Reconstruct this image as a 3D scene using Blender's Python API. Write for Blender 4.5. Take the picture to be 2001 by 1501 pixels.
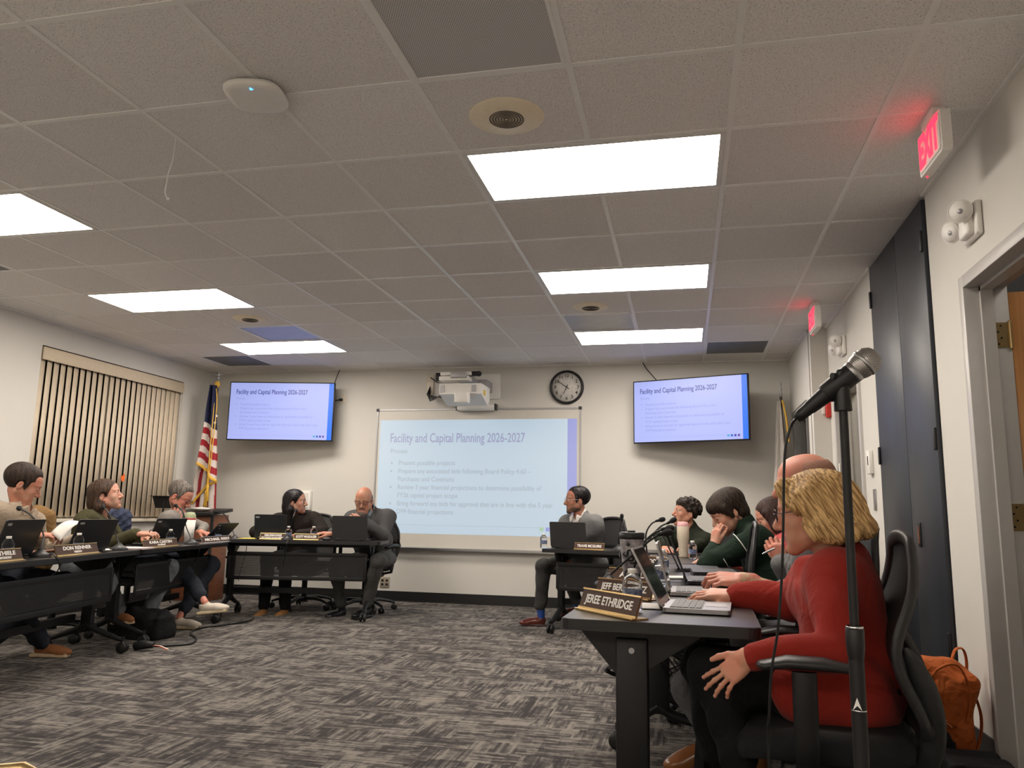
import bpy, bmesh, math, random
import numpy as np
from mathutils import Vector, Matrix
PI = math.pi
random.seed(7)
rng = np.random.default_rng(7)
for o in list(bpy.data.objects):
    bpy.data.objects.remove(o)
C = bpy.context.scene.collection
scene = bpy.context.scene

# ------------------------------------------------------------------ camera
H = 2.66                                   # ceiling height
FPX = 1518.0
A_, B_, C_ = 0.2200, 0.1643, -0.0180
CAM = np.array([-0.2132, -2.6508, H - 1.6585])
def _rot(a, b, c):
    ca, sa, cb, sb, cc, sc = math.cos(a), math.sin(a), math.cos(b), math.sin(b), math.cos(c), math.sin(c)
    return (np.array([[ca, -sa, 0], [sa, ca, 0], [0, 0, 1]]) @ np.array([[1, 0, 0], [0, cb, -sb], [0, sb, cb]])
            @ np.array([[cc, 0, sc], [0, 1, 0], [-sc, 0, cc]]))
RC = _rot(A_, B_, C_)
cam_d = bpy.data.cameras.new('camera'); cam = bpy.data.objects.new('camera', cam_d); C.objects.link(cam)
cam_d.sensor_fit = 'HORIZONTAL'; cam_d.sensor_width = 36.0; cam_d.lens = 36.0 * FPX / 2001.0
cam_d.clip_start = 0.05
M = Matrix(((RC[0, 0], RC[0, 2], -RC[0, 1], CAM[0]), (RC[1, 0], RC[1, 2], -RC[1, 1], CAM[1]),
            (RC[2, 0], RC[2, 2], -RC[2, 1], CAM[2]), (0, 0, 0, 1)))
cam.matrix_world = M
scene.camera = cam

# measured picture points turned into places in the room
def ray(u, v):
    return RC @ np.array([(u - 1000.5) / FPX, 1.0, -(v - 750.5) / FPX])
def pd(u, v, d):                           # at distance d along the view axis
    return Vector(CAM + ray(u, v) * d)
def pz(u, v, z):                           # on a horizontal plane
    r = ray(u, v); return Vector(CAM + r * ((z - CAM[2]) / r[2]))
def py(u, v, y):
    r = ray(u, v); return Vector(CAM + r * ((y - CAM[1]) / r[1]))
def px(u, v, x):
    r = ray(u, v); return Vector(CAM + r * ((x - CAM[0]) / r[0]))

# ------------------------------------------------------------------ world, exposure
w = bpy.data.worlds.new('world'); scene.world = w; w.use_nodes = True
w.node_tree.nodes['Background'].inputs[0].default_value = (0.8, 0.78, 0.75, 1)
w.node_tree.nodes['Background'].inputs[1].default_value = 0.02
scene.view_settings.view_transform = 'Standard'
scene.view_settings.look = 'None'
scene.view_settings.gamma = 1.0
scene.view_settings.use_curve_mapping = False
scene.view_settings.exposure = 0.0
LIGHT_POWER = 23.0                          # emission strength of the ceiling panels
LIGHT_COL = (1.0, 0.905, 0.80, 1)

# ------------------------------------------------------------------ materials
def newmat(name):
    m = bpy.data.materials.new(name); m.use_nodes = True
    nt = m.node_tree; b = nt.nodes['Principled BSDF']
    return m, nt, b
def rgba(c):
    return (c[0], c[1], c[2], 1.0)
def srgb(r, g, b):
    f = lambda x: ((x / 255.0 + 0.055) / 1.055) ** 2.4 if x > 10 else x / 255.0 / 12.92
    return (f(r), f(g), f(b))
def mat(name, col, rough=0.6, metal=0.0, noise=0.12, scale=30.0, bump=0.0, bscale=None, stretch=(1, 1, 1),
        trans=0.0, ior=1.45, spec=0.5, sheen=0.0, detail=3.0, emit=None, estr=0.0, coords='Object', col2=None):
    """principled material with a noise-driven tint and an optional noise bump"""
    m, nt, b = newmat(name)
    N, L = nt.nodes, nt.links
    tc = N.new('ShaderNodeTexCoord'); mp = N.new('ShaderNodeMapping'); mp.inputs['Scale'].default_value = stretch
    L.new(tc.outputs[coords], mp.inputs[0])
    nz = N.new('ShaderNodeTexNoise'); nz.inputs['Scale'].default_value = scale; nz.inputs['Detail'].default_value = detail
    L.new(mp.outputs[0], nz.inputs['Vector'])
    mx = N.new('ShaderNodeMix'); mx.data_type = 'RGBA'
    c2 = col2 if col2 else tuple(min(1, x * (1 + noise)) for x in col)
    c1 = col if col2 else tuple(x * (1 - noise) for x in col)
    mx.inputs['A'].default_value = rgba(c1); mx.inputs['B'].default_value = rgba(c2)
    rp = N.new('ShaderNodeMapRange'); rp.inputs[1].default_value = 0.3; rp.inputs[2].default_value = 0.7
    L.new(nz.outputs['Fac'], rp.inputs[0]); L.new(rp.outputs[0], mx.inputs['Factor'])
    L.new(mx.outputs['Result'], b.inputs['Base Color'])
    b.inputs['Roughness'].default_value = rough; b.inputs['Metallic'].default_value = metal
    b.inputs['IOR'].default_value = ior; b.inputs['Specular IOR Level'].default_value = spec
    b.inputs['Transmission Weight'].default_value = trans
    if sheen: b.inputs['Sheen Weight'].default_value = sheen
    if bump:
        n2 = N.new('ShaderNodeTexNoise'); n2.inputs['Scale'].default_value = bscale or scale; n2.inputs['Detail'].default_value = 4
        L.new(mp.outputs[0], n2.inputs['Vector'])
        bp = N.new('ShaderNodeBump'); bp.inputs['Strength'].default_value = bump; bp.inputs['Distance'].default_value = 0.01
        L.new(n2.outputs['Fac'], bp.inputs['Height']); L.new(bp.outputs[0], b.inputs['Normal'])
    if emit:
        b.inputs['Emission Color'].default_value = rgba(emit); b.inputs['Emission Strength'].default_value = estr
    return m
def emat(name, col, strength):
    m, nt, b = newmat(name)
    b.inputs['Base Color'].default_value = rgba([x * 0.3 for x in col]); b.inputs['Roughness'].default_value = 0.4
    b.inputs['Emission Color'].default_value = rgba(col); b.inputs['Emission Strength'].default_value = strength
    return m

# ------------------------------------------------------------------ object helpers
def link(o, parent=None):
    C.objects.link(o)
    if parent is not None: o.parent = parent
    return o
def thing(name, label, cat, loc=(0, 0, 0), rz=0.0, group=None):
    o = bpy.data.objects.new(name, None); C.objects.link(o); o.empty_display_size = 0.1
    o.location = loc; o.rotation_euler = (0, 0, rz)
    o['label'] = label; o['category'] = cat
    if group: o['group'] = group
    return o
def tag(o, label=None, cat=None, group=None, kind=None):
    if label: o['label'] = label
    if cat: o['category'] = cat
    if group: o['group'] = group
    if kind: o['kind'] = kind
    return o
def Rz(a): return Matrix.Rotation(a, 3, 'Z')
def Rx(a): return Matrix.Rotation(a, 3, 'X')
def Ry(a): return Matrix.Rotation(a, 3, 'Y')
def frame(z, x=(1, 0, 0)):
    """3x3 with columns x, y, z; z given, x roughly given"""
    z = Vector(z).normalized(); x = Vector(x); x = (x - z * x.dot(z))
    if x.length < 1e-5: x = z.orthogonal()
    x.normalize(); y = z.cross(x)
    return Matrix((x, y, z)).transposed()
I3 = Matrix.Identity(3)

class MB:
    def __init__(s, T=None): s.v = []; s.f = []; s.m = []; s.sm = []
    def add(s, vs, fs, mi=0, sm=False):
        n = len(s.v); s.v += [tuple(x) for x in vs]
        for f in fs: s.f.append(tuple(n + i for i in f)); s.m.append(mi); s.sm.append(sm)
        return s
    def box(s, c, size, R=I3, bevel=0.0, mi=0, seg=2):
        c = Vector(c); hx, hy, hz = [x / 2 for x in size]
        if bevel <= 0:
            vs = [c + R @ Vector((x, y, z)) for x in (-hx, hx) for y in (-hy, hy) for z in (-hz, hz)]
            fs = [(0, 1, 3, 2), (4, 6, 7, 5), (0, 4, 5, 1), (2, 3, 7, 6), (0, 2, 6, 4), (1, 5, 7, 3)]
            return s.add(vs, fs, mi)
        bm = bmesh.new(); bmesh.ops.create_cube(bm, size=1.0)
        for v in bm.verts: v.co = Vector((v.co.x * size[0], v.co.y * size[1], v.co.z * size[2]))
        bmesh.ops.bevel(bm, geom=bm.edges[:], offset=min(bevel, min(size) * 0.49), segments=seg, affect='EDGES', profile=0.5)
        bm.verts.index_update()
        s.add([c + R @ v.co for v in bm.verts], [[v.index for v in f.verts] for f in bm.faces], mi, True)
        bm.free(); return s
    def box2(s, a, b, **k):
        a, b = Vector(a), Vector(b)
        return s.box((a + b) / 2, [abs(x) for x in (b - a)], **k)
    def cyl(s, a, b, r0, r1=None, n=16, mi=0, caps=True, sm=True):
        a, b = Vector(a), Vector(b); r1 = r0 if r1 is None else r1
        F = frame(b - a)
        vs = []
        for p, r in ((a, r0), (b, r1)):
            vs += [p + F @ Vector((r * math.cos(2 * PI * i / n), r * math.sin(2 * PI * i / n), 0)) for i in range(n)]
        s.add(vs, [(i, (i + 1) % n, n + (i + 1) % n, n + i) for i in range(n)], mi, sm)
        if caps:
            s.add(vs[:n], [tuple(reversed(range(n)))], mi); s.add(vs[n:], [tuple(range(n))], mi)
        return s
    def tube(s, pts, r, n=8, mi=0, closed=False, caps=True, flat=None, up=None):
        """sweep; r number or list; flat=(a,b) makes an elliptical section"""
        P = [Vector(p) for p in pts]; k = len(P); rings = []
        tp = None; x = None
        for i in range(k):
            if closed: t = P[(i + 1) % k] - P[i - 1]
            else: t = P[min(i + 1, k - 1)] - P[max(i - 1, 0)]
            t.normalize()
            if x is None: x = Vector(up) if up is not None else t.orthogonal()
            elif up is not None: x = Vector(up)
            x = x - t * x.dot(t)
            if x.length < 1e-6: x = t.orthogonal()
            x.normalize(); y = t.cross(x)
            ri = r[i] if isinstance(r, (list, tuple)) else r
            fa, fb = flat if flat else (1, 1)
            rings.append([P[i] + x * (ri * fa * math.cos(2 * PI * j / n)) + y * (ri * fb * math.sin(2 * PI * j / n)) for j in range(n)])
        vs = [p for R_ in rings for p in R_]; fs = []
        for i in range(k if closed else k - 1):
            a = i * n; b = ((i + 1) % k) * n
            for j in range(n): fs.append((a + j, a + (j + 1) % n, b + (j + 1) % n, b + j))
        s.add(vs, fs, mi, True)
        if caps and not closed:
            s.add(rings[0], [tuple(reversed(range(n)))], mi); s.add(rings[-1], [tuple(range(n))], mi)
        return s
    def lathe(s, prof, c=(0, 0, 0), F=I3, n=24, mi=0, sm=True, caps=True):
        c = Vector(c); k = len(prof)
        vs = [c + F @ Vector((r * math.cos(2 * PI * j / n), r * math.sin(2 * PI * j / n), z)) for r, z in prof for j in range(n)]
        fs = [(i * n + j, i * n + (j + 1) % n, (i + 1) * n + (j + 1) % n, (i + 1) * n + j) for i in range(k - 1) for j in range(n)]
        s.add(vs, fs, mi, sm)
        for i, rev in ((0, True), (k - 1, False)):
            if caps and prof[i][0] > 1e-4:
                ring = vs[i * n:(i + 1) * n]; s.add(ring, [tuple(reversed(range(n))) if rev else tuple(range(n))], mi)
        return s
    def prism(s, poly, d0, d1, c=(0, 0, 0), F=I3, mi=0):
        """2-D polygon in the local xy plane extruded along local z"""
        c = Vector(c); n = len(poly)
        lo = [c + F @ Vector((x, y, d0)) for x, y in poly]; hi = [c + F @ Vector((x, y, d1)) for x, y in poly]
        s.add(lo + hi, [tuple(reversed(range(n))), tuple(range(n, 2 * n))] + [(i, (i + 1) % n, n + (i + 1) % n, n + i) for i in range(n)], mi)
        return s
    def sphere(s, c, r, mi=0, n=16, R=I3):
        c = Vector(c); r = r if isinstance(r, (tuple, list)) else (r, r, r); m = max(6, n // 2)
        vs = []; fs = []
        for i in range(m + 1):
            th = PI * i / m
            for j in range(n):
                ph = 2 * PI * j / n
                vs.append(c + R @ Vector((r[0] * math.sin(th) * math.cos(ph), r[1] * math.sin(th) * math.sin(ph), r[2] * math.cos(th))))
        for i in range(m):
            for j in range(n): fs.append((i * n + j, (i + 1) * n + j, (i + 1) * n + (j + 1) % n, i * n + (j + 1) % n))
        return s.add(vs, fs, mi, True)
    def grid(s, fn, nu, nv, mi=0, sm=True, thick=0.0):
        """surface fn(a,b), a,b in 0..1; thick > 0 gives it a back side along z-normal estimate"""
        P = [[Vector(fn(i / nu, j / nv)) for j in range(nv + 1)] for i in range(nu + 1)]
        vs = [p for row in P for p in row]
        q = lambda i, j: i * (nv + 1) + j
        fs = [(q(i, j), q(i + 1, j), q(i + 1, j + 1), q(i, j + 1)) for i in range(nu) for j in range(nv)]
        s.add(vs, fs, mi, sm)
        if thick:
            back = []
            for i in range(nu + 1):
                for j in range(nv + 1):
                    du = P[min(i + 1, nu)][j] - P[max(i - 1, 0)][j]; dv = P[i][min(j + 1, nv)] - P[i][max(j - 1, 0)]
                    nn = du.cross(dv); nn = nn.normalized() if nn.length > 1e-9 else Vector((0, 0, 1))
                    back.append(P[i][j] - nn * thick)
            s.add(back, [tuple(reversed(f)) for f in fs], mi, sm)
            n0 = len(s.v) - len(back) - len(vs)
            N = len(vs)
            edge = [q(i, 0) for i in range(nu + 1)] + [q(nu, j) for j in range(1, nv + 1)] + [q(i, nv) for i in range(nu - 1, -1, -1)] + [q(0, j) for j in range(nv - 1, 0, -1)]
            for k in range(len(edge)):
                a, b = edge[k], edge[(k + 1) % len(edge)]
                s.f.append((n0 + a, n0 + N + a, n0 + N + b, n0 + b)); s.m.append(mi); s.sm.append(False)
        return s
    def text(s, body, size, c, F=I3, sx=1.0, bold=0.0, align='CENTER', depth=0.0006, mi=0, lift=0.0008, res=3, spacing=1.0, fitw=None):
        """lettering standing in the plane spanned by F's x and y columns"""
        cu = bpy.data.curves.new('t', 'FONT'); cu.body = body; cu.size = size; cu.align_x = align; cu.align_y = 'CENTER'
        cu.offset = bold; cu.extrude = depth; cu.resolution_u = res; cu.space_character = spacing
        ob = bpy.data.objects.new('t', cu); C.objects.link(ob)
        bpy.context.view_layer.update()
        me = bpy.data.meshes.new_from_object(ob.evaluated_get(bpy.context.evaluated_depsgraph_get()))
        vs = [v.co.copy() for v in me.vertices]; fs = [tuple(p.vertices) for p in me.polygons]
        bpy.data.objects.remove(ob); bpy.data.curves.remove(cu); bpy.data.meshes.remove(me)
        if fitw and vs:
            ww = max(v.x for v in vs) - min(v.x for v in vs); sx = fitw / ww
        s.add([Vector(c) + F @ Vector((v.x * sx, v.y, v.z + lift)) for v in vs], fs, mi)
        return s
    def build(s, name, mats, parent=None, world=True):
        """world=True: the vertices are world coordinates (parent unrotated or rotated, handled here)"""
        me = bpy.data.meshes.new(name)
        vs = s.v
        o = bpy.data.objects.new(name, me)
        off = None
        if parent is not None and world:
            pw = root_matrix(parent).inverted(); vs = [tuple(pw @ Vector(v)) for v in vs]
        me.from_pydata(vs, [], s.f)
        mats = mats if isinstance(mats, (list, tuple)) else [mats]
        for m in mats: me.materials.append(m)
        me.polygons.foreach_set('material_index', s.m); me.polygons.foreach_set('use_smooth', s.sm)
        me.update()
        bm = bmesh.new(); bm.from_mesh(me); bmesh.ops.recalc_face_normals(bm, faces=bm.faces[:]); bm.to_mesh(me); bm.free()
        link(o, parent)
        return o
def root_matrix(o):
    m = Matrix.Identity(4)
    while o is not None:
        m = Matrix.LocRotScale(o.location, o.rotation_euler, o.scale) @ m
        o = o.parent
    return m
def single(name, mb, mats, label, cat, base, group=None, rz=0.0):
    """a thing that is one mesh: origin moved to its base"""
    o = mb.build(name, mats)
    b = Vector(base); me = o.data
    me.transform(Matrix.Translation(-b)); o.location = b
    tag(o, label, cat, group); return o
def struct(name, mb, mats):
    o = mb.build(name, mats); o['kind'] = 'structure'; return o
def dup(root, loc=None, rz=None, label=None, group=None):
    r = root.copy(); C.objects.link(r)
    if loc is not None: r.location = loc
    if rz is not None: r.rotation_euler = (0, 0, rz)
    if label: r['label'] = label
    if group: r['group'] = group
    def kids(src, dst):
        for ch in list(src.children):
            c = ch.copy(); C.objects.link(c); c.parent = dst; kids(ch, c)
    kids(root, r); return r
def circle(r, n=24, cx=0, cy=0, ry=None):
    ry = r if ry is None else ry
    return [(cx + r * math.cos(2 * PI * i / n), cy + ry * math.sin(2 * PI * i / n)) for i in range(n)]
def rrect(w_, h_, r, n=4, cx=0, cy=0):
    out = []
    for qx, qy, a0 in ((1, 1, 0), (-1, 1, PI / 2), (-1, -1, PI), (1, -1, 1.5 * PI)):
        for i in range(n + 1):
            a = a0 + PI / 2 * i / n
            out.append((cx + qx * (w_ / 2 - r) + r * math.cos(a), cy + qy * (h_ / 2 - r) + r * math.sin(a)))
    return out
# ------------------------------------------------------------------ shared materials
M_wall = mat('wall_paint', (0.64, 0.62, 0.575), 0.85, noise=0.02, scale=2.0, bump=0.05, bscale=220)
M_wall_w = mat('white_paint', (0.72, 0.70, 0.66), 0.7, noise=0.02, scale=2.0, bump=0.03, bscale=200)
M_base = mat('black_rubber_base', (0.012, 0.012, 0.013), 0.45, noise=0.1)
M_grid = mat('ceiling_grid_metal', (0.84, 0.83, 0.81), 0.35, noise=0.02)
M_black = mat('black_plastic', (0.008, 0.008, 0.009), 0.42, noise=0.15, scale=60)
M_black_m = mat('black_powder_metal', (0.006, 0.006, 0.007), 0.5, noise=0.15, scale=80)
M_dark = mat('dark_grey_plastic', (0.020, 0.020, 0.021), 0.45, noise=0.12, scale=60)
M_fabric_b = mat('black_fabric', (0.007, 0.007, 0.008), 0.9, noise=0.3, scale=300, bump=0.3, bscale=500)
M_chrome = mat('chrome', (0.72, 0.72, 0.72), 0.14, 1.0, noise=0.02)
M_steel = mat('brushed_steel', (0.42, 0.42, 0.42), 0.32, 1.0, noise=0.05)
M_silver = mat('silver_plastic', (0.42, 0.42, 0.43), 0.35, 0.35, noise=0.03)
M_white_p = mat('white_plastic', (0.82, 0.80, 0.76), 0.4, noise=0.02)
M_cream_p = mat('cream_plastic', (0.66, 0.60, 0.50), 0.5, noise=0.03)
M_paper = mat('paper', (0.78, 0.76, 0.72), 0.8, noise=0.03, scale=20)
M_paper2 = mat('pinkish_paper', (0.66, 0.58, 0.56), 0.8, noise=0.05, scale=20)
M_gold = mat('gold_anodised', (0.62, 0.44, 0.20), 0.28, 0.9, noise=0.03)
M_brown_plate = mat('brown_engraving_plate', (0.066, 0.032, 0.020), 0.62, noise=0.06)
M_letter = mat('white_lettering', (0.90, 0.88, 0.85), 0.6, noise=0.01)
M_brass = mat('brass', (0.50, 0.36, 0.17), 0.3, 0.9, noise=0.06)
M_holes = None
def water_mat():
    m, nt, b = newmat('clear_bottle_plastic')
    b.inputs['Base Color'].default_value = (0.93, 0.96, 0.98, 1); b.inputs['Roughness'].default_value = 0.06
    b.inputs['Transmission Weight'].default_value = 1.0; b.inputs['IOR'].default_value = 1.2
    return m
M_clear = water_mat()
M_label_blue = mat('blue_bottle_label', (0.02, 0.045, 0.16), 0.4, noise=0.2, scale=60, col2=(0.35, 0.40, 0.48))
def wood_mat(name, c1, c2, rough=0.35, stretch=(30, 1.5, 3), coat=0.0):
    m, nt, b = newmat(name); N, L = nt.nodes, nt.links
    tc = N.new('ShaderNodeTexCoord'); mp = N.new('ShaderNodeMapping'); mp.inputs['Scale'].default_value = stretch
    L.new(tc.outputs['Object'], mp.inputs[0])
    nz = N.new('ShaderNodeTexNoise'); nz.inputs['Scale'].default_value = 1.6; nz.inputs['Detail'].default_value = 8; nz.inputs['Distortion'].default_value = 0.6
    L.new(mp.outputs[0], nz.inputs['Vector'])
    cr = N.new('ShaderNodeValToRGB'); cr.color_ramp.elements[0].position = 0.35; cr.color_ramp.elements[1].position = 0.68
    cr.color_ramp.elements[0].color = rgba(c1); cr.color_ramp.elements[1].color = rgba(c2)
    L.new(nz.outputs['Fac'], cr.inputs[0]); L.new(cr.outputs[0], b.inputs['Base Color'])
    b.inputs['Roughness'].default_value = rough; b.inputs['Coat Weight'].default_value = coat
    return m
M_table = wood_mat('dark_espresso_laminate', (0.012, 0.010, 0.011), (0.026, 0.021, 0.022), 0.30, (40, 2.0, 10))
M_tedge = mat('table_edge_band', (0.013, 0.013, 0.014), 0.4, noise=0.2, scale=8, stretch=(6, 1, 40))
M_oak = wood_mat('honey_oak_veneer', (0.42, 0.19, 0.06), (0.56, 0.27, 0.09), 0.35, (22, 22, 1.0))
M_redwood = wood_mat('reddish_wood', (0.14, 0.045, 0.02), (0.20, 0.07, 0.03), 0.4, (4, 4, 20))
M_cab = mat('charcoal_laminate', (0.030, 0.034, 0.042), 0.42, noise=0.22, scale=5, stretch=(1, 1, 0.5), detail=6)

def ceiling_mat():
    m, nt, b = newmat('acoustic_tile'); N, L = nt.nodes, nt.links
    T = 0.6096
    tc = N.new('ShaderNodeTexCoord'); geo = tc.outputs['Object']
    # tile-to-tile tint
    dv = N.new('ShaderNodeVectorMath'); dv.operation = 'SCALE'; dv.inputs['Scale'].default_value = 1 / T; L.new(geo, dv.inputs[0])
    fl = N.new('ShaderNodeVectorMath'); fl.operation = 'FLOOR'; L.new(dv.outputs[0], fl.inputs[0])
    wn = N.new('ShaderNodeTexWhiteNoise'); wn.noise_dimensions = '2D'; L.new(fl.outputs[0], wn.inputs['Vector'])
    mx = N.new('ShaderNodeMix'); mx.data_type = 'RGBA'; L.new(wn.outputs['Value'], mx.inputs['Factor'])
    mx.inputs['A'].default_value = (0.80, 0.765, 0.745, 1); mx.inputs['B'].default_value = (0.90, 0.87, 0.85, 1)
    # fissures and pin holes
    nz = N.new('ShaderNodeTexNoise'); nz.inputs['Scale'].default_value = 150; nz.inputs['Detail'].default_value = 2; L.new(geo, nz.inputs['Vector'])
    r1 = N.new('ShaderNodeMapRange'); r1.inputs[1].default_value = 0.30; r1.inputs[2].default_value = 0.40; L.new(nz.outputs['Fac'], r1.inputs[0])
    vo = N.new('ShaderNodeTexVoronoi'); vo.inputs['Scale'].default_value = 110; L.new(geo, vo.inputs['Vector'])
    r2 = N.new('ShaderNodeMapRange'); r2.inputs[1].default_value = 0.06; r2.inputs[2].default_value = 0.17; L.new(vo.outputs['Distance'], r2.inputs[0])
    n3 = N.new('ShaderNodeTexNoise'); n3.inputs['Scale'].default_value = 260; n3.inputs['Detail'].default_value = 2; L.new(geo, n3.inputs['Vector'])
    r3 = N.new('ShaderNodeMapRange'); r3.inputs[1].default_value = 0.3; r3.inputs[2].default_value = 0.75; r3.inputs[3].default_value = 0.84; r3.inputs[4].default_value = 1.08
    L.new(n3.outputs['Fac'], r3.inputs[0])
    a = N.new('ShaderNodeMath'); a.operation = 'MULTIPLY'; L.new(r1.outputs[0], a.inputs[0]); L.new(r2.outputs[0], a.inputs[1])
    rr = N.new('ShaderNodeMapRange'); rr.inputs[3].default_value = 0.50; rr.inputs[4].default_value = 1.0; L.new(a.outputs[0], rr.inputs[0])
    ml = N.new('ShaderNodeMath'); ml.operation = 'MULTIPLY'; L.new(rr.outputs[0], ml.inputs[0]); L.new(r3.outputs[0], ml.inputs[1])
    mm = N.new('ShaderNodeVectorMath'); mm.operation = 'SCALE'; L.new(mx.outputs['Result'], mm.inputs[0]); L.new(ml.outputs[0], mm.inputs['Scale'])
    L.new(mm.outputs[0], b.inputs['Base Color'])
    bp = N.new('ShaderNodeBump'); bp.inputs['Strength'].default_value = 0.5; bp.inputs['Distance'].default_value = 0.002
    L.new(a.outputs[0], bp.inputs['Height']); L.new(bp.outputs[0], b.inputs['Normal'])
    b.inputs['Roughness'].default_value = 0.95
    return m
M_ceil = ceiling_mat()

def carpet_mat():
    m, nt, b = newmat('carpet_tile'); N, L = nt.nodes, nt.links
    tc = N.new('ShaderNodeTexCoord')
    def mth(op, a, b_=None, c=None):
        n = N.new('ShaderNodeMath'); n.operation = op
        for i, x in enumerate((a, b_, c)):
            if x is None: continue
            if isinstance(x, (int, float)): n.inputs[i].default_value = x
            else: L.new(x, n.inputs[i])
        return n.outputs[0]
    sp = N.new('ShaderNodeSeparateXYZ'); L.new(tc.outputs['Object'], sp.inputs[0])
    X, Y = sp.outputs[0], sp.outputs[1]
    def cells(x, y, lx, ly, seed):
        """blocks lx long, ly wide, each row shifted, one random value each"""
        row = mth('FLOOR', mth('DIVIDE', y, ly))
        w1 = N.new('ShaderNodeTexWhiteNoise'); w1.noise_dimensions = '2D'
        cb = N.new('ShaderNodeCombineXYZ'); L.new(row, cb.inputs[0]); cb.inputs[1].default_value = seed; L.new(cb.outputs[0], w1.inputs['Vector'])
        col = mth('FLOOR', mth('ADD', mth('DIVIDE', x, lx), mth('MULTIPLY', w1.outputs['Value'], 7.3)))
        w2 = N.new('ShaderNodeTexWhiteNoise'); w2.noise_dimensions = '3D'
        c2 = N.new('ShaderNodeCombineXYZ'); L.new(row, c2.inputs[0]); L.new(col, c2.inputs[1]); c2.inputs[2].default_value = seed + 0.5
        L.new(c2.outputs[0], w2.inputs['Vector'])
        return w2.outputs['Value']
    def avg(lst):
        o = lst[0]
        for k in lst[1:]: o = mth('ADD', o, k)
        return mth('DIVIDE', o, float(len(lst)))
    hx = avg([cells(X, Y, 0.17, 0.017, 1), cells(X, Y, 0.10, 0.034, 2), cells(X, Y, 0.26, 0.009, 3)])
    hy = avg([cells(Y, X, 0.17, 0.017, 4), cells(Y, X, 0.10, 0.034, 5), cells(Y, X, 0.26, 0.009, 6)])
    sel = mth('GREATER_THAN', cells(X, Y, 0.21, 0.15, 9), 0.60)
    v = mth('ADD', mth('MULTIPLY', hx, mth('SUBTRACT', 1.0, sel)), mth('MULTIPLY', hy, sel))
    big = cells(X, Y, 0.20, 0.12, 11)
    big2 = cells(Y, X, 0.09, 0.05, 14)
    v = mth('ADD', mth('MULTIPLY', v, 0.68), mth('ADD', mth('MULTIPLY', big, 0.18), mth('MULTIPLY', big2, 0.14)))
    nz = N.new('ShaderNodeTexNoise'); nz.inputs['Scale'].default_value = 330; nz.inputs['Detail'].default_value = 2; L.new(tc.outputs['Object'], nz.inputs['Vector'])
    n2 = N.new('ShaderNodeTexNoise'); n2.inputs['Scale'].default_value = 30; n2.inputs['Detail'].default_value = 5; L.new(tc.outputs['Object'], n2.inputs['Vector'])
    v = mth('ADD', v, mth('MULTIPLY', mth('SUBTRACT', nz.outputs['Fac'], 0.5), 0.55))
    v = mth('ADD', v, mth('MULTIPLY', mth('SUBTRACT', n2.outputs['Fac'], 0.5), 0.5))
    cr = N.new('ShaderNodeValToRGB'); e = cr.color_ramp.elements
    e[0].position = 0.28; e[0].color = (0.046, 0.042, 0.042, 1)
    e[1].position = 0.74; e[1].color = (0.235, 0.214, 0.190, 1)
    k = e.new(0.44); k.color = (0.080, 0.073, 0.071, 1)
    k = e.new(0.54); k.color = (0.135, 0.123, 0.113, 1)
    L.new(v, cr.inputs[0]); L.new(cr.outputs[0], b.inputs['Base Color'])
    b.inputs['Roughness'].default_value = 1.0; b.inputs['Specular IOR Level'].default_value = 0.1
    bp = N.new('ShaderNodeBump'); bp.inputs['Strength'].default_value = 0.6; bp.inputs['Distance'].default_value = 0.004
    L.new(nz.outputs['Fac'], bp.inputs['Height']); L.new(bp.outputs[0], b.inputs['Normal'])
    return m
M_carpet = carpet_mat()

def perforated(name, col, pitch=0.011, r=0.32, axes=(0, 2), rough=0.45, metal=0.0, back=None):
    """sheet metal with round holes in staggered rows: the holes are real see-through gaps"""
    m, nt, b = newmat(name); N, L = nt.nodes, nt.links
    b.inputs['Base Color'].default_value = rgba(col); b.inputs['Roughness'].default_value = rough; b.inputs['Metallic'].default_value = metal
    tc = N.new('ShaderNodeTexCoord'); sp = N.new('ShaderNodeSeparateXYZ'); L.new(tc.outputs['Object'], sp.inputs[0])
    def mth(op, a, b_=None):
        n = N.new('ShaderNodeMath'); n.operation = op
        for i, x in enumerate((a, b_)):
            if x is None: continue
            if isinstance(x, (int, float)): n.inputs[i].default_value = x
            else: L.new(x, n.inputs[i])
        return n.outputs[0]
    a = mth('DIVIDE', sp.outputs[axes[0]], pitch); c = mth('DIVIDE', sp.outputs[axes[1]], pitch * 0.866)
    row = mth('FLOOR', c); odd = mth('MULTIPLY', mth('FLOORED_MODULO', row, 2.0), 0.5)
    fx = mth('SUBTRACT', mth('FRACT', mth('ADD', a, odd)), 0.5); fy = mth('SUBTRACT', mth('FRACT', c), 0.5)
    d = mth('SQRT', mth('ADD', mth('MULTIPLY', fx, fx), mth('MULTIPLY', fy, fy)))
    solid = mth('GREATER_THAN', d, r)
    if back is None:
        L.new(solid, b.inputs['Alpha'])
    else:
        mx = N.new('ShaderNodeMix'); mx.data_type = 'RGBA'; L.new(solid, mx.inputs['Factor'])
        mx.inputs['A'].default_value = rgba(back); mx.inputs['B'].default_value = rgba(col); L.new(mx.outputs['Result'], b.inputs['Base Color'])
    return m
M_perf = perforated('perforated_black_steel', (0.010, 0.010, 0.011), 0.012, 0.22)
M_mesh = perforated('woven_chair_mesh', (0.010, 0.010, 0.011), 0.0045, 0.20, rough=0.7)
M_grille = perforated('perforated_grille', (0.62, 0.61, 0.62), 0.0085, 0.30, axes=(0, 1), rough=0.6, back=(0.22, 0.22, 0.225))

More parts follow.
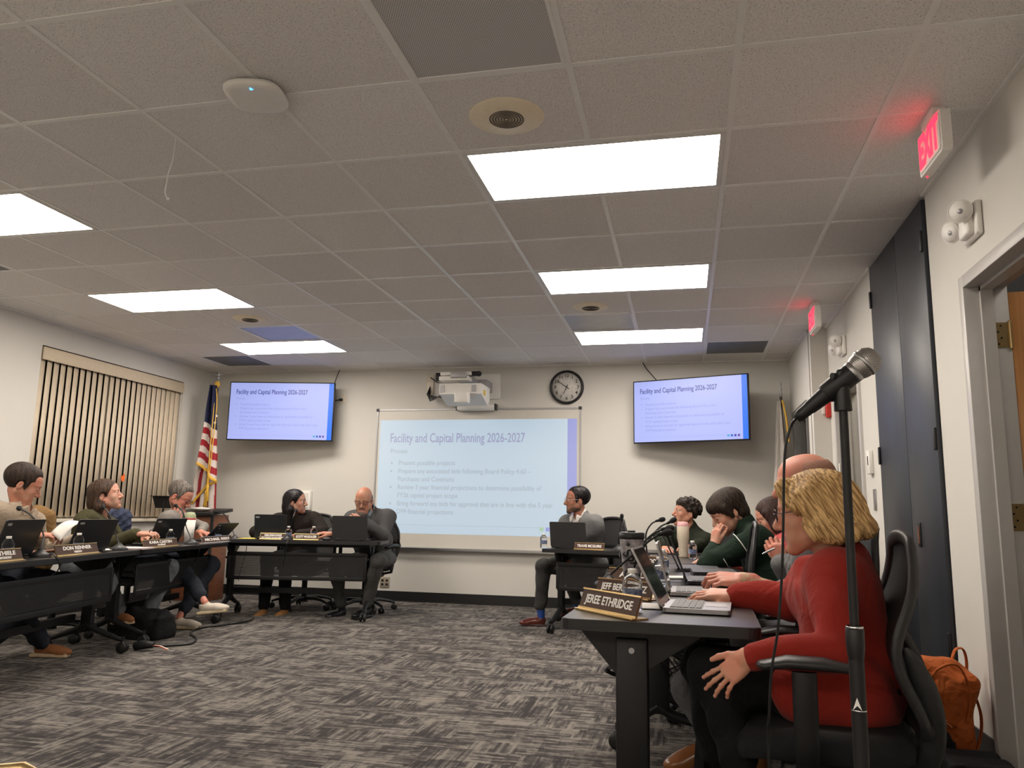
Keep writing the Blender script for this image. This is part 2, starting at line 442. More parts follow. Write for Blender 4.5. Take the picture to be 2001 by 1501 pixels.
# cloth and skin
def cloth(name, col, rough=0.85, noise=0.10, wr=0.35, wscale=16, fine=600, sheen=0.0, fstr=0.25, col2=None, cscale=8):
    m, nt, b = newmat(name); N, L = nt.nodes, nt.links
    tc = N.new('ShaderNodeTexCoord')
    n0 = N.new('ShaderNodeTexNoise'); n0.inputs['Scale'].default_value = cscale; n0.inputs['Detail'].default_value = 4; L.new(tc.outputs['Object'], n0.inputs['Vector'])
    n1 = N.new('ShaderNodeTexNoise'); n1.inputs['Scale'].default_value = wscale; n1.inputs['Detail'].default_value = 2; n1.inputs['Distortion'].default_value = 1.2; L.new(tc.outputs['Object'], n1.inputs['Vector'])
    n2 = N.new('ShaderNodeTexNoise'); n2.inputs['Scale'].default_value = fine; L.new(tc.outputs['Object'], n2.inputs['Vector'])
    mx = N.new('ShaderNodeMix'); mx.data_type = 'RGBA'; L.new(n2.outputs['Fac'] if not col2 else n0.outputs['Fac'], mx.inputs['Factor'])
    mx.inputs['A'].default_value = rgba([x * (1 - noise) for x in col]); mx.inputs['B'].default_value = rgba(col2 if col2 else [x * (1 + noise) for x in col])
    L.new(mx.outputs['Result'], b.inputs['Base Color'])
    b1 = N.new('ShaderNodeBump'); b1.inputs['Strength'].default_value = wr; b1.inputs['Distance'].default_value = 0.03; L.new(n1.outputs['Fac'], b1.inputs['Height'])
    b2 = N.new('ShaderNodeBump'); b2.inputs['Strength'].default_value = fstr; b2.inputs['Distance'].default_value = 0.002; L.new(n2.outputs['Fac'], b2.inputs['Height'])
    L.new(b1.outputs[0], b2.inputs['Normal']); L.new(b2.outputs[0], b.inputs['Normal'])
    b.inputs['Roughness'].default_value = rough; b.inputs['Sheen Weight'].default_value = sheen; b.inputs['Specular IOR Level'].default_value = 0.2
    return m
def skin(name, col, blush=(1.12, 0.82, 0.78)):
    m, nt, b = newmat(name); N, L = nt.nodes, nt.links
    tc = N.new('ShaderNodeTexCoord')
    n0 = N.new('ShaderNodeTexNoise'); n0.inputs['Scale'].default_value = 16; n0.inputs['Detail'].default_value = 4; L.new(tc.outputs['Object'], n0.inputs['Vector'])
    n2 = N.new('ShaderNodeTexNoise'); n2.inputs['Scale'].default_value = 300; n2.inputs['Detail'].default_value = 3; L.new(tc.outputs['Object'], n2.inputs['Vector'])
    r = N.new('ShaderNodeMapRange'); r.inputs[1].default_value = 0.35; r.inputs[2].default_value = 0.65; L.new(n0.outputs['Fac'], r.inputs[0])
    mx = N.new('ShaderNodeMix'); mx.data_type = 'RGBA'; L.new(r.outputs[0], mx.inputs['Factor'])
    mx.inputs['A'].default_value = rgba(col); mx.inputs['B'].default_value = rgba([min(1, a * c) for a, c in zip(col, blush)])
    L.new(mx.outputs['Result'], b.inputs['Base Color'])
    bp = N.new('ShaderNodeBump'); bp.inputs['Strength'].default_value = 0.15; bp.inputs['Distance'].default_value = 0.002; L.new(n2.outputs['Fac'], bp.inputs['Height']); L.new(bp.outputs[0], b.inputs['Normal'])
    b.inputs['Roughness'].default_value = 0.5; b.inputs['Subsurface Weight'].default_value = 0.12; b.inputs['Subsurface Radius'].default_value = (0.01, 0.004, 0.002)
    b.inputs['Subsurface Scale'].default_value = 0.3
    return m
def hairmat(name, c1, c2, rough=0.62, scale=70, stretch=(1, 1, 0.12), tilt=0.0):
    m, nt, b = newmat(name); N, L = nt.nodes, nt.links
    tc = N.new('ShaderNodeTexCoord'); mp = N.new('ShaderNodeMapping'); mp.vector_type = 'TEXTURE'; mp.inputs['Scale'].default_value = tuple(1 / q for q in stretch); mp.inputs['Rotation'].default_value = (tilt, 0, 0); L.new(tc.outputs['Object'], mp.inputs[0])
    n0 = N.new('ShaderNodeTexNoise'); n0.inputs['Scale'].default_value = scale; n0.inputs['Detail'].default_value = 4; n0.inputs['Distortion'].default_value = 0.25; L.new(mp.outputs[0], n0.inputs['Vector'])
    cr = N.new('ShaderNodeValToRGB'); cr.color_ramp.elements[0].position = 0.36; cr.color_ramp.elements[1].position = 0.66
    cr.color_ramp.elements[0].color = rgba(c1); cr.color_ramp.elements[1].color = rgba(c2)
    L.new(n0.outputs['Fac'], cr.inputs[0]); L.new(cr.outputs[0], b.inputs['Base Color'])
    bp = N.new('ShaderNodeBump'); bp.inputs['Strength'].default_value = 0.8; bp.inputs['Distance'].default_value = 0.006; L.new(n0.outputs['Fac'], bp.inputs['Height']); L.new(bp.outputs[0], b.inputs['Normal'])
    b.inputs['Roughness'].default_value = rough; b.inputs['Specular IOR Level'].default_value = 0.22
    return m
M_eye = mat('eye_white', (0.62, 0.58, 0.55), 0.25, noise=0.02)
M_iris = mat('dark_iris', (0.02, 0.012, 0.008), 0.2, noise=0.1)
M_lip = mat('lips', (0.42, 0.16, 0.13), 0.45, noise=0.08)
M_lip_d = mat('brown_lips', (0.24, 0.10, 0.08), 0.45, noise=0.08)
M_nail = mat('fingernail', (0.66, 0.46, 0.40), 0.3, noise=0.03)
# ------------------------------------------------------------------ the room
T = 0.6096
XL, XR, XC, YB, YF = -5.88, 1.02, 0.88, 5.88, -7.3
WT = 0.14
Ca, Cb = 1.51, 2.71                        # the built-in cabinet
struct('floor', MB().box2((XL - WT, -3.2, -0.12), (3.4, YB + WT, 0.0)), M_carpet)
struct('floor', MB().box2((XL - WT, YF - WT, -0.12), (3.4, -3.2, 0.0)), mat('pale_bounce_floor', (0.62, 0.60, 0.57), 0.5, noise=0.05, scale=6))  # unseen pale floor behind the camera, added to bounce light onto the ceiling
ceil = struct('ceiling', MB().box2((XL - WT, YF - WT, H), (3.4, YB + WT, H + 0.12)), M_ceil)
# T-bar grid, every rail a shallow strip with a small drop
g = MB()
for i in range(-9, 3):
    x = i * T
    if x > XR: continue
    g.box2((x - 0.012, YF, H - 0.0035), (x + 0.012, YB, H + 0.001))
j0 = int(math.floor(YF / T)) + 1
for j in range(j0, 10):
    g.box2((XL, j * T - 0.012, H - 0.0032), (XR, j * T + 0.012, H + 0.001))
for a, b_ in (((XL, YB - 0.02, H - 0.012), (XR, YB, H)), ((XL, YF, H - 0.012), (XL + 0.02, YB, H)), ((XR - 0.02, YF, H - 0.012), (XR, Ca, H)), ((XR - 0.02, Cb, H - 0.012), (XR, 4.55, H)), ((XC - 0.02, 4.55, H - 0.012), (XC, YB, H))):
    g.box2(a, b_)
gr = g.build('grid_rails', M_grid, ceil)

# back wall, baseboards
struct('wall_back', MB().box2((XL - WT, YB, 0), (3.4, YB + WT, H)), M_wall)
bb = MB(); bb.box2((XL, YB - 0.008, 0), (XC, YB, 0.108)); bb.box2((XL, YB - 0.016, 0), (XC, YB, 0.012)); struct('baseboard_back', bb, M_base)
# left wall with the window opening
wy0, wy1, wz0, wz1 = 3.16, 5.22, 0.86, 2.43
b = MB()
b.box2((XL - WT, YF, 0), (XL, wy0, H)); b.box2((XL - WT, wy1, 0), (XL, YB, H))
b.box2((XL - WT, wy0, 0), (XL, wy1, wz0)); b.box2((XL - WT, wy0, wz1), (XL, wy1, H))
struct('wall_left', b, M_wall)
struct('baseboard_left', MB().box2((XL, YF, 0), (XL + 0.008, YB, 0.108)), M_base)
struct('wall_front', MB().box2((XL - WT, YF - WT, 0), (3.4, YF, H)), M_wall_w)
# right wall: doors, cabinet alcove, the stepped far part
D1a, D1b, DH = 0.10, 1.02, 2.02            # the near doorway
Ca, Cb = 1.51, 2.71                        # built-in cabinet
D2a, D2b = 3.27, 4.12                      # second doorway
b = MB()
b.box2((XR, YF, 0), (XR + WT, D1a - .03, H)); b.box2((XR, D1a - .03, DH + .03), (XR + WT, D1b + .03, H)); b.box2((XR, D1b + .03, 0), (XR + WT, Ca, H))
b.box2((XR, Cb, 0), (XR + WT, D2a - .03, H)); b.box2((XR, D2a - .03, DH + .03), (XR + WT, D2b + .03, H)); b.box2((XR, D2b + .03, 0), (XR + WT, 4.55, H))
struct('wall_right', b, M_wall)
b = MB(); b.box2((XC, 4.55, 0), (XR + 0.02, 4.69, H)); b.box2((XC, 5.62, 0), (XC + WT, YB, H)); b.box2((XC, 4.69, 2.04), (XC + WT, 5.62, H))
struct('wall_right_far', b, M_wall)
struct('wall_passage', MB().box2((XC + 0.9, 4.4, 0), (XC + 1.0, YB, H)).box2((XC, 4.42, 0), (XC + 1.0, 4.5, H)), M_wall)
b = MB(); b.box2((XR - 0.008, Ca - 0.40, 0), (XR, Ca, 0.108)); b.box2((XR - 0.008, Cb, 0), (XR, D2a - 0.06, 0.108)); b.box2((XR - 0.008, YF, 0), (XR, D1a - 0.06, 0.108))
b.box2((XR - 0.008, D2b + 0.06, 0), (XR, 4.55, 0.108)); struct('baseboard_right', b, M_base)
# rooms beyond the doorways
M_hall = mat('hall_paint', (0.42, 0.39, 0.28), 0.8, noise=0.03)
M_hall2 = mat('hall_grey_paint', (0.40, 0.38, 0.35), 0.8, noise=0.03)
b = MB(); b.box2((2.6, -1.5, 0), (2.7, 2.2, H)); b.box2((XR + WT, 2.1, 0), (2.7, 2.2, H)); b.box2((XR + WT, -1.6, 0), (2.7, -1.5, H))
struct('wall_side_room', b, M_hall2)
b = MB(); b.box2((1.95, 2.9, 0), (2.05, 4.42, H)); b.box2((XR + WT, 2.9, 0), (2.05, 3.0, H)); b.box2((XR + WT, 4.34, 0), (2.05, 4.42, H))
struct('wall_hallway', b, M_hall)

# steel door frames
def doorframe(name, y0, y1, h, x0=XR, wd=0.055):
    m = MB()
    for ya, yb in ((y0 - wd, y0), (y1, y1 + wd)): m.box2((x0 - 0.018, ya, 0), (x0 + WT + 0.018, yb, h + wd), bevel=0.002)
    m.box2((x0 - 0.018, y0, h), (x0 + WT + 0.018, y1, h + wd), bevel=0.002)
    for ya, yb in ((y0, y0 + 0.018), (y1 - 0.018, y1)): m.box2((x0 + 0.045, ya, 0), (x0 + 0.095, yb, h))
    m.box2((x0 + 0.045, y0, h - 0.018), (x0 + 0.095, y1, h))
    return m
M_frame = mat('grey_frame_enamel', (0.47, 0.455, 0.435), 0.38, noise=0.02)
struct('trim_1', doorframe('trim_1', D1a, D1b, DH), M_frame)
struct('trim_2', doorframe('trim_2', D2a, D2b, DH), M_frame)
struct('trim_3', doorframe('trim_3', 4.75, 5.58, 2.0, XC), mat('dark_frame', (0.10, 0.095, 0.09), 0.45, noise=0.05))

# oak door standing open into the side room (hinged on the far jamb)
hx, hy = XR + WT + 0.002, D1b + 0.0
dr = MB(); R_ = Rz(math.radians(-4))
cx = Vector((hx + 0.02, hy + 0.012, 0))
dr.box(cx + R_ @ Vector((0.44, 0.022, 1.0)), (0.88, 0.044, 1.99), R=R_, bevel=0.003)
door1 = dr.build('door_1', M_oak); door1['kind'] = 'structure'
hb = [(1.80, 'a'), (1.02, 'b'), (0.24, 'c')]
for z, _ in hb:
    hm = MB()
    hm.cyl((hx + 0.012, hy - 0.006, z - 0.056), (hx + 0.012, hy - 0.006, z + 0.056), 0.0075, n=12)
    hm.sphere((hx + 0.012, hy - 0.006, z + 0.058), 0.008, n=10); hm.sphere((hx + 0.012, hy - 0.006, z - 0.058), 0.008, n=10)
    hm.box2((hx - 0.052, hy - 0.004, z - 0.056), (hx + 0.012, hy, z + 0.056))
    hm.box2((hx + 0.012, hy - 0.004, z - 0.056), (hx + 0.020, hy + 0.05, z + 0.056))
    for k in range(4):
        zz = z - 0.04 + 0.027 * k
        hm.cyl((hx - 0.036 + 0.012 * (k % 2), hy - 0.0055, zz), (hx - 0.036 + 0.012 * (k % 2), hy - 0.0035, zz), 0.0045, n=8, mi=1)
    hm.build('hinge', [M_brass, M_black], door1)
d2 = MB(); R_ = Rz(math.radians(-8)); d2.box(Vector((XR + WT + 0.05, D2b - 0.02, 0)) + R_ @ Vector((0.42, 0, 1.0)), (0.82, 0.044, 1.98), R=R_, bevel=0.003)
door2 = d2.build('door_2', mat('olive_door_paint', (0.36, 0.34, 0.22), 0.5, noise=0.03)); door2['kind'] = 'structure'
d3 = MB(); d3.box2((XC + 0.55, 4.72, 0), (XC + 0.59, 5.5, 2.0)); door3 = d3.build('door_3', M_redwood); door3['kind'] = 'structure'

# built-in cabinet with two tall charcoal doors
cab = thing('tall_cabinet', 'charcoal floor-to-ceiling built-in cabinet with two tall doors on the right wall', 'cabinet', (XR + 0.25, (Ca + Cb) / 2, 0))
b = MB(); b.box2((XR + 0.02, Ca, 0), (XR + 0.5, Ca + 0.02, H - 0.01)); b.box2((XR + 0.02, Cb - 0.02, 0), (XR + 0.5, Cb, H - 0.01)); b.box2((XR + 0.47, Ca, 0), (XR + 0.5, Cb, H - 0.01))
b.box2((XR + 0.02, Ca + 0.02, H - 0.03), (XR + 0.47, Cb - 0.02, H - 0.01)); b.box2((XR + 0.02, Ca + 0.02, 0), (XR + 0.47, Cb - 0.02, 0.08))
b.build('carcass', M_cab, cab)
ym = 2.06
for y0, y1, hy_ in ((Ca + 0.015, ym - 0.004, Ca + 0.03), (ym + 0.004, Cb - 0.015, Cb - 0.03)):
    d = MB().box2((XR - 0.018, y0, 0.02), (XR + 0.018, y1, H - 0.02), bevel=0.003).build('door', M_cab, cab)
    for z in (0.42, 1.40, 2.42):
        MB().box2((XR - 0.030, hy_ - 0.014, z - 0.055), (XR - 0.017, hy_ + 0.014, z + 0.055), bevel=0.003).build('hinge', M_black_m, d)
hp = MB(); hp.box2((XR - 0.024, 1.90, 0.86), (XR - 0.017, 1.945, 0.99), bevel=0.002); hp.box2((XR - 0.027, 1.912, 0.88), (XR - 0.023, 1.933, 0.97), mi=1)
hp.build('recessed_pull', [M_black_m, M_redwood], [c for c in cab.children if c.name.startswith('door')][0])

# window: recess, frame, dark glass
sky = MB()
b = MB(); fr = 0.04
b.box2((XL - WT, wy0, wz0), (XL - WT + 0.03, wy0 + fr, wz1)); b.box2((XL - WT, wy1 - fr, wz0), (XL - WT + 0.03, wy1, wz1)); b.box2((XL - WT, wy0, wz1 - fr), (XL - WT + 0.03, wy1, wz1)); b.box2((XL - WT, wy0, wz0), (XL - WT + 0.03, wy1, wz0 + fr))
b.box2((XL - WT, (wy0 + wy1) / 2 - 0.02, wz0), (XL - WT + 0.03, (wy0 + wy1) / 2 + 0.02, wz1))
b.box2((XL - WT + 0.03, wy0 - 0.02, wz0 - 0.02), (XL + 0.05, wy1 + 0.02, wz0 + 0.012), bevel=0.003)
win = struct('window_1', b, M_cream_p)
M_night = mat('night_glass', (0.006, 0.006, 0.008), 0.12, noise=0.1)
MB().box2((XL - WT - 0.01, wy0, wz0), (XL - WT + 0.008, wy1, wz1)).build('pane', M_night, win)
# vertical blinds
M_vane = mat('beige_vinyl_vane', (0.66, 0.555, 0.42), 0.55, noise=0.04, scale=12)
M_valance = mat('beige_valance', (0.62, 0.52, 0.38), 0.5, noise=0.03)
bl = thing('vertical_blinds', 'beige vertical blinds hanging in the left wall window', 'blinds', (XL, (wy0 + wy1) / 2, wz0))
MB().box2((XL + 0.004, wy0 + 0.004, 2.30), (XL + 0.020, wy1 - 0.012, 2.415), bevel=0.002).box2((XL - 0.05, wy0 + 0.01, 2.36), (XL + 0.004, wy1 - 0.02, 2.40)).build('valance', M_valance, bl)
nv = 25
for k in range(nv):
    y = wy0 + 0.055 + (wy1 - wy0 - 0.11) * k / (nv - 1)
    a = math.radians(-14 + 10 * max(0, k - 14) / 10 + random.uniform(-1.5, 1.5))
    ca_, sa_ = math.cos(a), math.sin(a)
    hw = 0.044
    def fn(s_, t_, y=y, ca_=ca_, sa_=sa_):
        q = (s_ - 0.5) * 2 * hw; bow = 0.007 * (1 - (2 * s_ - 1) ** 2)
        return (XL - 0.03 + q * sa_ + bow * ca_, y + q * ca_ - bow * sa_, wz0 + 0.03 + (2.35 - wz0 - 0.03) * t_)
    MB().grid(fn, 6, 1, thick=0.001).build('vane', M_vane, bl)
MB().tube([(XL + 0.02, wy1 - 0.06, 2.3), (XL + 0.025, wy1 - 0.055, 1.7), (XL + 0.022, wy1 - 0.06, 1.3)], 0.0022, n=5).build('pull_chain', M_white_p, bl)
# small orange tag on the blinds
o_ = px(240, 935, XL + 0.035)
orange = mat('orange_sticker', (0.9, 0.16, 0.02), 0.6)
single('paper_tag', MB().box(o_, (0.004, 0.045, 0.055), R=Rx(0.4)).box(o_ + Vector((0, 0.015, 0.03)), (0.004, 0.02, 0.03), R=Rx(0.9)), orange, 'small orange tag stuck on the beige blinds above the curly brown-haired woman', 'tag', o_)

# ------------------------------------------------------------------ ceiling lights
M_panel = emat('led_diffuser', LIGHT_COL, LIGHT_POWER)
M_lframe = mat('white_light_frame', (0.7, 0.69, 0.67), 0.4, noise=0.02)
def ceiling_light(i, j, label):
    x0, x1, y0, y1 = i * T + 0.013, (i + 2) * T - 0.013, j * T + 0.013, (j + 1) * T - 0.013
    t = thing('ceiling_light', label, 'light', ((x0 + x1) / 2, (y0 + y1) / 2, H), group='recessed ceiling light panels')
    m = MB(); f_ = 0.022; z0, z1 = H - 0.007, H + 0.002
    m.box2((x0, y0, z0), (x1, y0 + f_, z1)); m.box2((x0, y1 - f_, z0), (x1, y1, z1)); m.box2((x0, y0 + f_, z0), (x0 + f_, y1 - f_, z1)); m.box2((x1 - f_, y0 + f_, z0), (x1, y1 - f_, z1))
    m.build('frame', M_lframe, t)
    MB().box2((x0 + f_, y0 + f_, H - 0.004), (x1 - f_, y1 - f_, H + 0.002)).build('diffuser', M_panel, t)
ceiling_light(-2, 1, 'largest glowing ceiling panel, beside the round speaker grille near the top')
ceiling_light(-2, 4, 'glowing ceiling panel in the right column, middle of the three in its column')
ceiling_light(-2, 7, 'glowing ceiling panel farthest back in the right column, above the clock and right screen')
ceiling_light(-8, 1, 'glowing ceiling panel cut off by the left picture edge')
ceiling_light(-8, 4, 'glowing ceiling panel in the left column, middle one above the window blinds')
ceiling_light(-8, 7, 'glowing ceiling panel farthest back in the left column, above the left screen')
for jj in (-6, -9):  # unseen rear panels, added to brighten the ceiling near the camera
    for ii in (-8,) if jj == -6 else (-2, -5, -8):
        if jj * T > YF: ceiling_light(ii, jj, 'added glowing ceiling panel, unseen behind the camera, lifting the near ceiling')
# ceiling fittings
def ceiling_vent(i, j, label, m_, frame_=True):
    x0, x1, y0, y1 = i * T + 0.012, (i + 1) * T - 0.012, j * T + 0.012, (j + 1) * T - 0.012
    t = thing('ceiling_vent', label, 'vent', ((x0 + x1) / 2, (y0 + y1) / 2, H))
    MB().box2((x0, y0, H - 0.002), (x1, y1, H + 0.002)).build('panel', m_, t)
    m = MB(); f_ = 0.012; z0, z1 = H - 0.006, H
    m.box2((x0, y0, z0), (x1, y0 + f_, z1)); m.box2((x0, y1 - f_, z0), (x1, y1, z1)); m.box2((x0, y0 + f_, z0), (x0 + f_, y1 - f_, z1)); m.box2((x1 - f_, y0 + f_, z0), (x1, y1 - f_, z1))
    m.build('frame', M_grid, t)
M_vd = mat('dark_grey_vent', (0.13, 0.13, 0.135), 0.5, noise=0.1, scale=10)
M_vb = mat('satin_grey_vent', (0.26, 0.26, 0.28), 0.3, 0.4, noise=0.1, scale=8)
ceiling_vent(-2, -1, 'perforated grey return grille in the ceiling at the top centre', M_grille)
ceiling_vent(-2, 6, 'dark flat ceiling panel between the round speaker and the far right light', M_vb)
ceiling_vent(0, 8, 'dark ceiling panel above the right screen near the back wall', M_vd)
ceiling_vent(-7, 6, 'satin grey ceiling panel touching the far left light', M_vb)
ceiling_vent(-9, 8, 'dark ceiling panel above the flag corner', M_vd)
ceiling_vent(-9, 2, 'dark ceiling panel at the left picture edge below the cut-off light', M_vd)
M_spk = mat('cream_speaker_grille', (0.88, 0.78, 0.60), 0.5, noise=0.03)
M_slot = mat('grille_slot_shadow', (0.14, 0.12, 0.10), 0.8)
def ceiling_speaker(cx, cy, r, label):
    t = thing('ceiling_speaker', label, 'speaker', (cx, cy, H), group='round ceiling speakers')
    F = frame((0, 0, -1))
    MB().lathe([(0.0, 0.012), (r * 0.5, 0.012), (r * 0.55, 0.010), (r * 0.93, 0.007), (r, 0.0)], (cx, cy, H), F, 40, caps=False).build('rim', M_spk, t)
    m = MB()
    for k in range(6):
        rr = r * (0.07 + 0.075 * k)
        m.tube([(cx + rr * math.cos(a), cy + rr * math.sin(a), H - 0.0125) for a in [2 * PI * q / 32 for q in range(32)]], 0.0035, n=5, closed=True)
    m.build('grille_rings', M_slot, t)
ceiling_speaker(-0.925, 0.335, 0.160, 'cream round ceiling speaker, nearest, beside the largest light panel')
ceiling_speaker(-0.935, 3.45, 0.150, 'cream round ceiling speaker between the two farther right light panels')
ceiling_speaker(-3.96, 3.40, 0.150, 'cream round ceiling speaker beside the left column lights')
# wireless access point
ap = thing('wireless_access_point', 'white rounded-square wireless access point on the ceiling', 'access point', (-1.865, -0.06, H))
F = frame((0, 0, -1)); R45 = Rz(math.radians(12))
def sq(r, z, n=48, p=3.2):
    out = []
    for k in range(n):
        a = 2 * PI * k / n; c_, s_ = math.cos(a), math.sin(a)
        q = (abs(c_) ** p + abs(s_) ** p) ** (-1 / p)
        out.append(Vector((-1.865, -0.06, 0)) + R45 @ Vector((r * q * c_, r * q * s_, 0)) + Vector((0, 0, H - z)))
    return out
def loft(m, rings, mi=0, cap=True):
    n = len(rings[0]); vs = [p for r in rings for p in r]
    m.add(vs, [(i * n + j, i * n + (j + 1) % n, (i + 1) * n + (j + 1) % n, (i + 1) * n + j) for i in range(len(rings) - 1) for j in range(n)], mi, True)
    if cap: m.add(rings[0], [tuple(range(n))], mi); m.add(rings[-1], [tuple(range(n))], mi)
    return m
loft(MB(), [sq(0.085, 0.0), sq(0.085, 0.016)]).build('mount', M_dark, ap)
loft(MB(), [sq(0.108, 0.014), sq(0.117, 0.024), sq(0.117, 0.032), sq(0.108, 0.042), sq(0.09, 0.045)]).build('cover', M_white_p, ap)
bp_ = pz(490, 174, H - 0.0465)
MB().prism([(-0.006, -0.006), (0.006, -0.006), (0, 0.008)], 0, 0.001, bp_, frame((0, 0, -1))).build('status_light', emat('blue_led', (0.05, 0.45, 1.0), 6), ap)
# loose white wire hanging from the ceiling
w0 = pz(343, 268, H)
pts = [w0, w0 + Vector((0, 0, -0.07)), w0 + Vector((-0.003, 0.0, -0.11))]
e_ = pd(325, 388, (w0 - Vector(CAM)).dot(Vector(RC[:, 1])) * 1.0)
pts += [w0.lerp(e_, 0.6) + Vector((-0.01, 0, 0)), e_ + Vector((-0.01, 0, 0.03)), e_ + Vector((0.004, 0, 0.0))]
single('hanging_wire', MB().tube(pts, 0.0028, n=6).sphere(e_ + Vector((0.008, 0, -0.002)), 0.007, n=8), M_white_p, 'loose white wire dangling from a ceiling tile below the access point', 'wire', w0)

# exit signs
M_exit = emat('red_exit_letters', (1.0, 0.02, 0.05), 3.2)
def exit_sign(c, rz, label, s=1.0):
    t = thing('exit_sign', label, 'exit sign', c, rz, 'EXIT signs hanging from the ceiling'); t.scale = (0.9, 0.9, 0.9)
    # local: x across the sign, front face towards -y
    def B(): return MB()
    rm = root_matrix(t)
    def W(m, name, mats, par=t):
        o = m.build(name, mats, None); o.parent = par; return o
    m = MB().box((0, 0, -0.022), (0.16, 0.06, 0.044), bevel=0.006); W(m, 'canopy', M_white_p)
    m = MB().prism(rrect(0.315, 0.20, 0.02), -0.021, 0.021, (0, 0, -0.145), Rx(PI / 2)); m.prism(rrect(0.285, 0.172, 0.016), -0.026, 0.026, (0, 0, -0.145), Rx(PI / 2)); W(m, 'housing', M_white_p)
    m = MB()
    m.text('EXIT', 0.205, (0, -0.028, -0.145), Rx(PI / 2), bold=0.0085, fitw=0.265)
    W(m, 'lettering', M_exit)
    W(MB().sphere((-0.13, 0.0, -0.247), 0.005, n=8), 'indicator_light', M_exit)
    return t
EX = 1.0
ex1 = exit_sign((0.815, 0.64, H), math.radians(-89), 'nearer lit red EXIT sign hanging from the ceiling by the cabinet')
ex2 = exit_sign((0.80, 3.62, H), math.radians(-89), 'farther small red EXIT sign above the dark passage door')
# emergency light units
def emergency_light(y, z, label):
    t = thing('emergency_light', label, 'emergency light', (XR, y, z), group='twin-head emergency lights on the right wall')
    m = MB(); m.box2((XR - 0.028, y - 0.085, z - 0.075), (XR, y + 0.085, z + 0.075), bevel=0.010); m.box2((XR - 0.055, y - 0.055, z - 0.065), (XR - 0.02, y + 0.055, z + 0.02), bevel=0.012)
    m.build('housing', M_white_p, t)
    for k, (dy, dz) in enumerate(((-0.055, 0.035), (0.085, -0.01))):
        c = Vector((XR - 0.075, y + dy, z + dz)); ax = Vector((-0.55, -0.75 + 0.5 * k, -0.2)).normalized()
        hd = MB().lathe([(0.0, -0.045), (0.028, -0.042), (0.046, -0.012), (0.050, 0.0), (0.047, 0.004), (0.043, -0.004), (0.0, -0.006)], c, frame(ax), 24).build('lamp_head', M_white_p, t)
        MB().lathe([(0.0, 0.002), (0.0445, 0.002), (0.0445, -0.006)], c, frame(ax), 24).lathe([(0.0, 0.006), (0.010, 0.005), (0.012, 0.001)], c, frame(ax), 16, mi=1).build('lens', [M_white_p, M_silver], hd)
emergency_light(0.86, 2.26, 'nearer white twin-head emergency light on the right wall above the doorway')
emergency_light(3.70, 2.33, 'farther white twin-head emergency light below the far EXIT sign')
# wall controls on the right wall
tm = thing('thermostat', 'white thermostat box on the white wall beside the cabinet', 'thermostat', (XR, 3.0, 1.38))
MB().box2((XR - 0.03, 2.955, 1.30), (XR, 3.035, 1.46), bevel=0.005).build('cover', M_white_p, tm); MB().box2((XR - 0.033, 2.975, 1.36), (XR - 0.029, 2.99, 1.42)).build('display', M_dark, tm)
tm = thing('wall_switch_plate', 'steel switch plate on the white wall below the thermostat', 'switch plate', (XR, 2.97, 1.12))
MB().box2((XR - 0.008, 2.93, 1.06), (XR, 2.99, 1.20), bevel=0.002).build('plate', M_steel, tm)
fa = px(1622, 800, XR)
t = thing('fire_alarm_strobe', 'white and red fire alarm strobe on the wall behind the microphone', 'fire alarm', fa)
MB().box(fa + Vector((-0.02, 0, 0)), (0.04, 0.12, 0.15), bevel=0.006).build('housing', mat('alarm_red', (0.55, 0.03, 0.02), 0.4), t)
MB().box(fa + Vector((-0.055, 0.01, 0.01)), (0.03, 0.075, 0.11), bevel=0.006).build('strobe', M_white_p, t)
sw = px(1640, 922, XR)
t = thing('light_switch', 'white light switch plate on the far right wall', 'switch', sw)
MB().box(sw + Vector((-0.004, 0, 0)), (0.008, 0.12, 0.13), bevel=0.002).build('plate', M_white_p, t); MB().box(sw + Vector((-0.01, 0.025, 0)), (0.008, 0.03, 0.06)).box(sw + Vector((-0.01, -0.025, 0)), (0.008, 0.03, 0.06)).build('rockers', M_silver, t)

# ------------------------------------------------------------------ back wall: whiteboard, projection, screens, clock, projector
wl, wr, wt_, wb_ = -3.715, -1.345, 2.155, 0.60
t = thing('whiteboard', 'large framed whiteboard carrying the projected slide on the back wall', 'whiteboard', ((wl + wr) / 2, YB, wb_))
M_wb = mat('whiteboard_enamel', (0.66, 0.63, 0.57), 0.28, noise=0.01)
MB().box2((wl, YB - 0.014, wb_), (wr, YB, wt_)).build('board', M_wb, t)
m = MB(); f_ = 0.018
m.box2((wl - f_, YB - 0.024, wt_), (wr + f_, YB, wt_ + f_)); m.box2((wl - f_, YB - 0.024, wb_ - f_), (wr + f_, YB, wb_)); m.box2((wl - f_, YB - 0.024, wb_), (wl, YB, wt_)); m.box2((wr, YB - 0.024, wb_), (wr + f_, YB, wt_))
m.build('frame', M_silver, t)
for x in (wl - f_ / 2, wr + f_ / 2): MB().box((x, YB - 0.016, wt_ + f_ / 2), (0.034, 0.026, 0.034), bevel=0.004).build('corner_cap', M_dark, t)
m = MB(); m.box2((wl + 0.05, YB - 0.075, wb_ - f_ - 0.010), (wr - 0.05, YB, wb_ - f_)); m.box2((wl + 0.05, YB - 0.078, wb_ - f_ - 0.010), (wr - 0.05, YB - 0.072, wb_ - f_ + 0.012)); m.build('pen_tray', M_steel, t)
